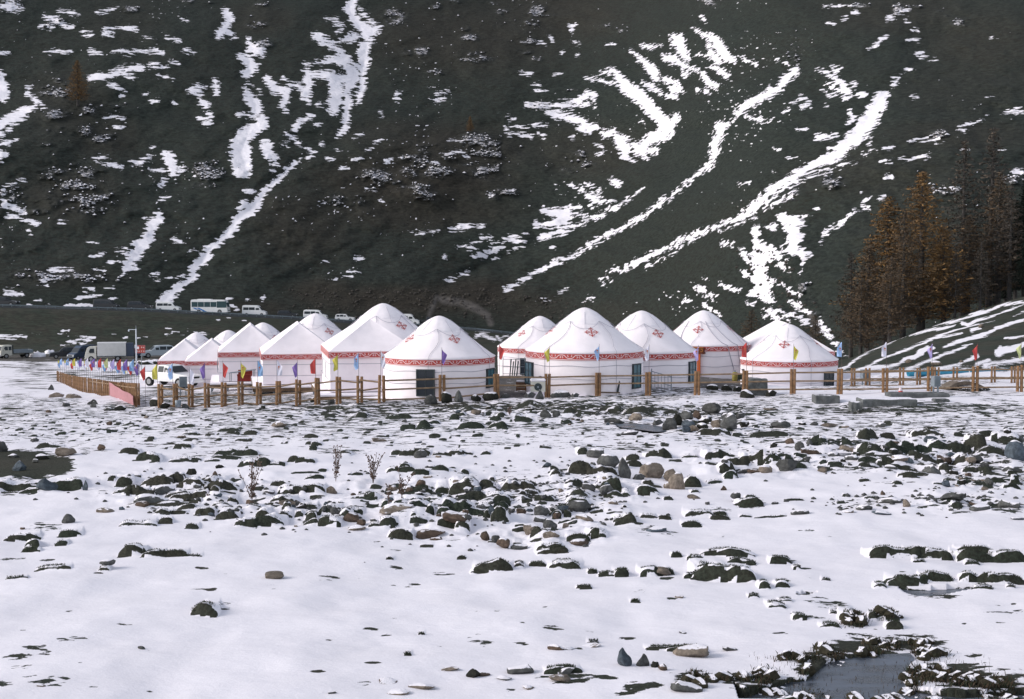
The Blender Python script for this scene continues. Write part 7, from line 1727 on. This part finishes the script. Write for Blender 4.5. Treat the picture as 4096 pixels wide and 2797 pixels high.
# teal trough on white posts
def trough():
    a = at(3632, 1500, 84); b = at(4042, 1488, 88); n = 16
    t = tag(empty('trough', a), 'long teal plastic trough held on white posts behind the fence', 'trough')
    mb = MB(); V = []
    for i in range(n + 1):
        p = a.lerp(b, i / n) - a; sag = -.06 * math.sin(math.pi * i / n)
        for q in range(7):
            th = math.pi * q / 6; V.append(p + Vector((0, .3 * math.cos(th), -.26 * math.sin(th) + sag + .2)))
    F = [(i * 7 + j, i * 7 + j + 1, (i + 1) * 7 + j + 1, (i + 1) * 7 + j) for i in range(n) for j in range(6)]
    mb.add(V, F); o = mb.build('channel', M['teal'], t, True); o.modifiers.new('s', 'SOLIDIFY').thickness = .04
    for k in (.05, .28, .57, .8, .97):
        p = a.lerp(b, k) - a; mb = MB(); mb.box((p.x, p.y - .32, p.z - .28), (.07, .05, .9)); mb.build('post', M['white'], t)
trough()
for i, (px, row, k, lab) in enumerate([(3636, 1452, 28, 'round pale boulder on the lower bare slope'), (3744, 1462, 50, 'brown smooth boulder behind the lavender flag'), (3845, 1452, 18, 'tiny green grey boulder on the bare slope'), (3925, 1310, 24, 'pale boulder high on the bare slope')]):
    s, D = locate(px, row); o = bpy.data.objects.new('boulder', rock_data('round' if i != 1 else 'slab', i, 'tan')); r_ = k * D / FOC / 2
    o.scale = (r_, r_, r_); o.location = (s * D, D, gz(s * D, D) + r_ * .3); tag(link(o), lab, 'boulder', 'boulders on the bare slope')

# ---------------------------------------------------------------- larches and spruces
def tree_mesh(seed, H, R, bare, colr, dens, spruce=False):
    r = random.Random(seed)
    tr = MB()
    pts = [Vector((.10 * math.sin(k * 3 + seed) * k, .1 * math.cos(k * 2 + seed) * k, H * k)) for k in [i / 8 for i in range(9)]]
    for i in range(8): tr.cyl(pts[i], pts[i + 1], .017 * H * (1 - .93 * i / 8) + .015, .017 * H * (1 - .93 * (i + 1) / 8) + .012, 8, False)
    br = MB(); LV, LF = [], []
    nb = int(H * dens)
    for i in range(nb):
        k = bare + (1 - bare) * (i + r.random()) / nb
        z = H * k
        L = R * (1 - ((k - bare) / (1 - bare)) ** 1.1) ** .85 * r.uniform(.55, 1.1) + .12
        if k < bare + .1: L *= r.uniform(.4, 1)
        a = i * 2.39996 + r.uniform(-.4, .4)
        c_ = Vector((math.cos(a), math.sin(a), 0)); b0 = pts[0].lerp(pts[-1], k); b0.z = z
        dr = -.22 if not spruce else -.45
        P_ = [b0 + c_ * (L * t_) + Vector((0, 0, L * (dr * t_ + .28 * t_ * t_))) for t_ in (0, .33, .66, 1)]
        for p0, p1, w_ in zip(P_[:-1], P_[1:], (.045, .03, .018)): br.cyl(p0, p1, w_ * (.5 + L / R * .5), w_ * .7 * (.5 + L / R * .5), 3, False)
        nl = int((21 if not spruce else 26) * L) + 6
        for _ in range(nl):
            t_ = r.random() ** .6; q = P_[0].lerp(P_[-1], t_); q.z = b0.z + L * (dr * t_ + .28 * t_ * t_)
            sp = .14 + .22 * L * (1 - .3 * t_) * .5
            q = q + Vector((r.gauss(0, sp * .7), r.gauss(0, sp * .7), r.gauss(-.05, sp * .35)))
            sz = r.uniform(.05, .13) * (1.25 if spruce else 1)
            u = Vector((r.gauss(0, 1), r.gauss(0, 1), r.gauss(0, .7))).normalized() * sz * 1.5; v = u.cross(Vector((r.gauss(0, 1), r.gauss(0, 1), r.gauss(0, 1)))).normalized() * sz * .55
            b = len(LV); LV += [q - u, q + v, q + u, q - v]; LF.append((b, b + 1, b + 2, b + 3))
    return tr.mesh('trunk', M['bark']), br.mesh('branches', M['bark']), np_mesh('crown', np.array([tuple(v) for v in LV]), np.array(LF), M[colr], False)
def leaf_mat(nm, c1, c2):
    m, t, b = mat_new(nm)
    ge = N(t, 'ShaderNodeNewGeometry'); tc = N(t, 'ShaderNodeTexCoord')
    n = noise_node(t, tc.outputs['Object'], .5, 4, .7)
    v = math_node(t, 'ADD', n, math_node(t, 'MULTIPLY', math_node(t, 'SUBTRACT', ge.outputs['Random Per Island'], .5), .35))
    t.links.new(mixc(t, maprange(t, v, .35, .65), c1, c2), b.inputs['Base Color']); b.inputs['Roughness'].default_value = .9; b.inputs['Specular IOR Level'].default_value = .1
    return m
M['bark'] = plain('bark', (0.05, 0.046, 0.044), 0.95, 0.3, 3)
M['larch_gold'] = leaf_mat('larch_gold', (0.11, 0.072, 0.042), (0.215, 0.125, 0.052))
M['larch_dull'] = leaf_mat('larch_dull', (0.066, 0.054, 0.043), (0.12, 0.082, 0.052))
M['larch_grey'] = leaf_mat('larch_grey', (0.055, 0.050, 0.046), (0.085, 0.068, 0.054))
M['spruce'] = leaf_mat('spruce', (0.009, 0.013, 0.011), (0.018, 0.025, 0.019))
TM = {'gold': [tree_mesh(1, 18, 4.3, .10, 'larch_gold', 11), tree_mesh(2, 15, 3.4, .14, 'larch_gold', 11)],
      'dull': [tree_mesh(3, 16, 3.2, .16, 'larch_dull', 9), tree_mesh(4, 13, 3.0, .12, 'larch_dull', 9)],
      'grey': [tree_mesh(5, 17, 2.7, .3, 'larch_grey', 5.5), tree_mesh(6, 14, 2.8, .2, 'larch_grey', 6)],
      'spruce': [tree_mesh(7, 19, 2.6, .18, 'spruce', 11, True)]}
THT = {('gold', 0): 18, ('gold', 1): 15, ('dull', 0): 16, ('dull', 1): 13, ('grey', 0): 17, ('grey', 1): 14, ('spruce', 0): 19}
def tree(px, row_top, D, kind, v, label, group='larches and spruces behind the bare slope', p=None, H=None, wide=1.0):
    if p is None:
        s = (px - 2048) / FOC; x = s * D; p = Vector((x, D, float(base_z(s, D)) - .2)); top = at(px, row_top, D); H = top.z - p.z
    t = tag(empty('spruce_tree' if kind == 'spruce' else 'larch_tree', p, (px * .7) % 6.28), label, 'spruce' if kind == 'spruce' else 'larch', group)
    k = H / THT[(kind, v)]
    for nm, me in zip(('trunk', 'branches', 'crown'), TM[kind][v]):
        o = bpy.data.objects.new(nm, me); link(o, t)
        o.scale = (k * wide, k * wide, k)
        if nm == 'branches': o['kind'] = 'stuff'
        if nm == 'crown': o['kind'] = 'stuff'
    return t
for a in [(3684, 684, 172, 'gold', 0, 'tallest golden larch with a broad crown at the hill crest'),
          (3545, 785, 178, 'gold', 1, 'golden brown larch left of the tallest golden one'),
          (3612, 850, 168, 'dull', 0, 'dull brown larch in front between the two golden ones'),
          (3775, 905, 170, 'gold', 1, 'orange tinged larch right below the tallest golden one'),
          (3470, 985, 172, 'dull', 1, 'lower brown larch on the left wing of the grove'),
          (3405, 1010, 176, 'grey', 1, 'leafless grey larch at the left edge of the grove'),
          (3445, 1120, 166, 'dull', 1, 'short brown larch low at the left of the grove'),
          (3560, 1030, 164, 'dull', 1, 'short brown larch before the golden ones'),
          (3850, 560, 182, 'grey', 0, 'tall thin nearly bare larch right of the golden ones'),
          (3870, 860, 176, 'dull', 0, 'brown larch with an orange top before the tall bare one'),
          (3955, 510, 180, 'grey', 0, 'very tall sparse larch near the dark spruces'),
          (3990, 690, 176, 'dull', 0, 'brown larch with orange upper crown near the spruces'),
          (4035, 740, 172, 'grey', 1, 'bare brown larch touching the dark spruces'),
          (3820, 1010, 168, 'grey', 1, 'small bare larch beneath the tall bare one'),
          (3920, 960, 168, 'grey', 1, 'small bare larch in front of the spruce trunks'),
          (4095, 690, 178, 'spruce', 0, 'dark spruce at the picture side of the grove'),
          (4060, 800, 186, 'spruce', 0, 'dark spruce standing behind bare larches'),
          (4140, 620, 172, 'spruce', 0, 'dark spruce at the outer end of the grove'),
          (4020, 930, 190, 'spruce', 0, 'shorter dark spruce deep in the grove'),
          (4110, 850, 168, 'spruce', 0, 'dark spruce nearest the snowy crest'),
          (4230, 640, 176, 'spruce', 0, 'dark spruce beyond the outer end of the grove'),
          (3955, 1000, 188, 'spruce', 0, 'small dark spruce between larch trunks')]:
    tree(*a, wide=1.65 if a[3] == 'gold' else 1.5 if a[3] == 'dull' else 1.2)
tree(3005, 1240, 150, 'dull', 1, 'small brown larch peeking between the carved yurt and the ridge tent', 'small trees around the camp', wide=1.7)
tree(3262, 1262, 150, 'dull', 1, 'small brown larch beside the scree gully', 'small trees around the camp', wide=1.5)
for px, r0, r1, lab in [(307, 241, 425, 'lone orange larch high on the mountain among scrub'), (1878, 464, 535, 'lone orange larch on the open middle of the mountain')]:
    p = mt_at(px, r1); q = at(px, r0, p.y); tree(px, 0, 0, 'gold', 1, lab, 'lone larches on the mountain', p=p, H=q.z - p.z, wide=1.5)
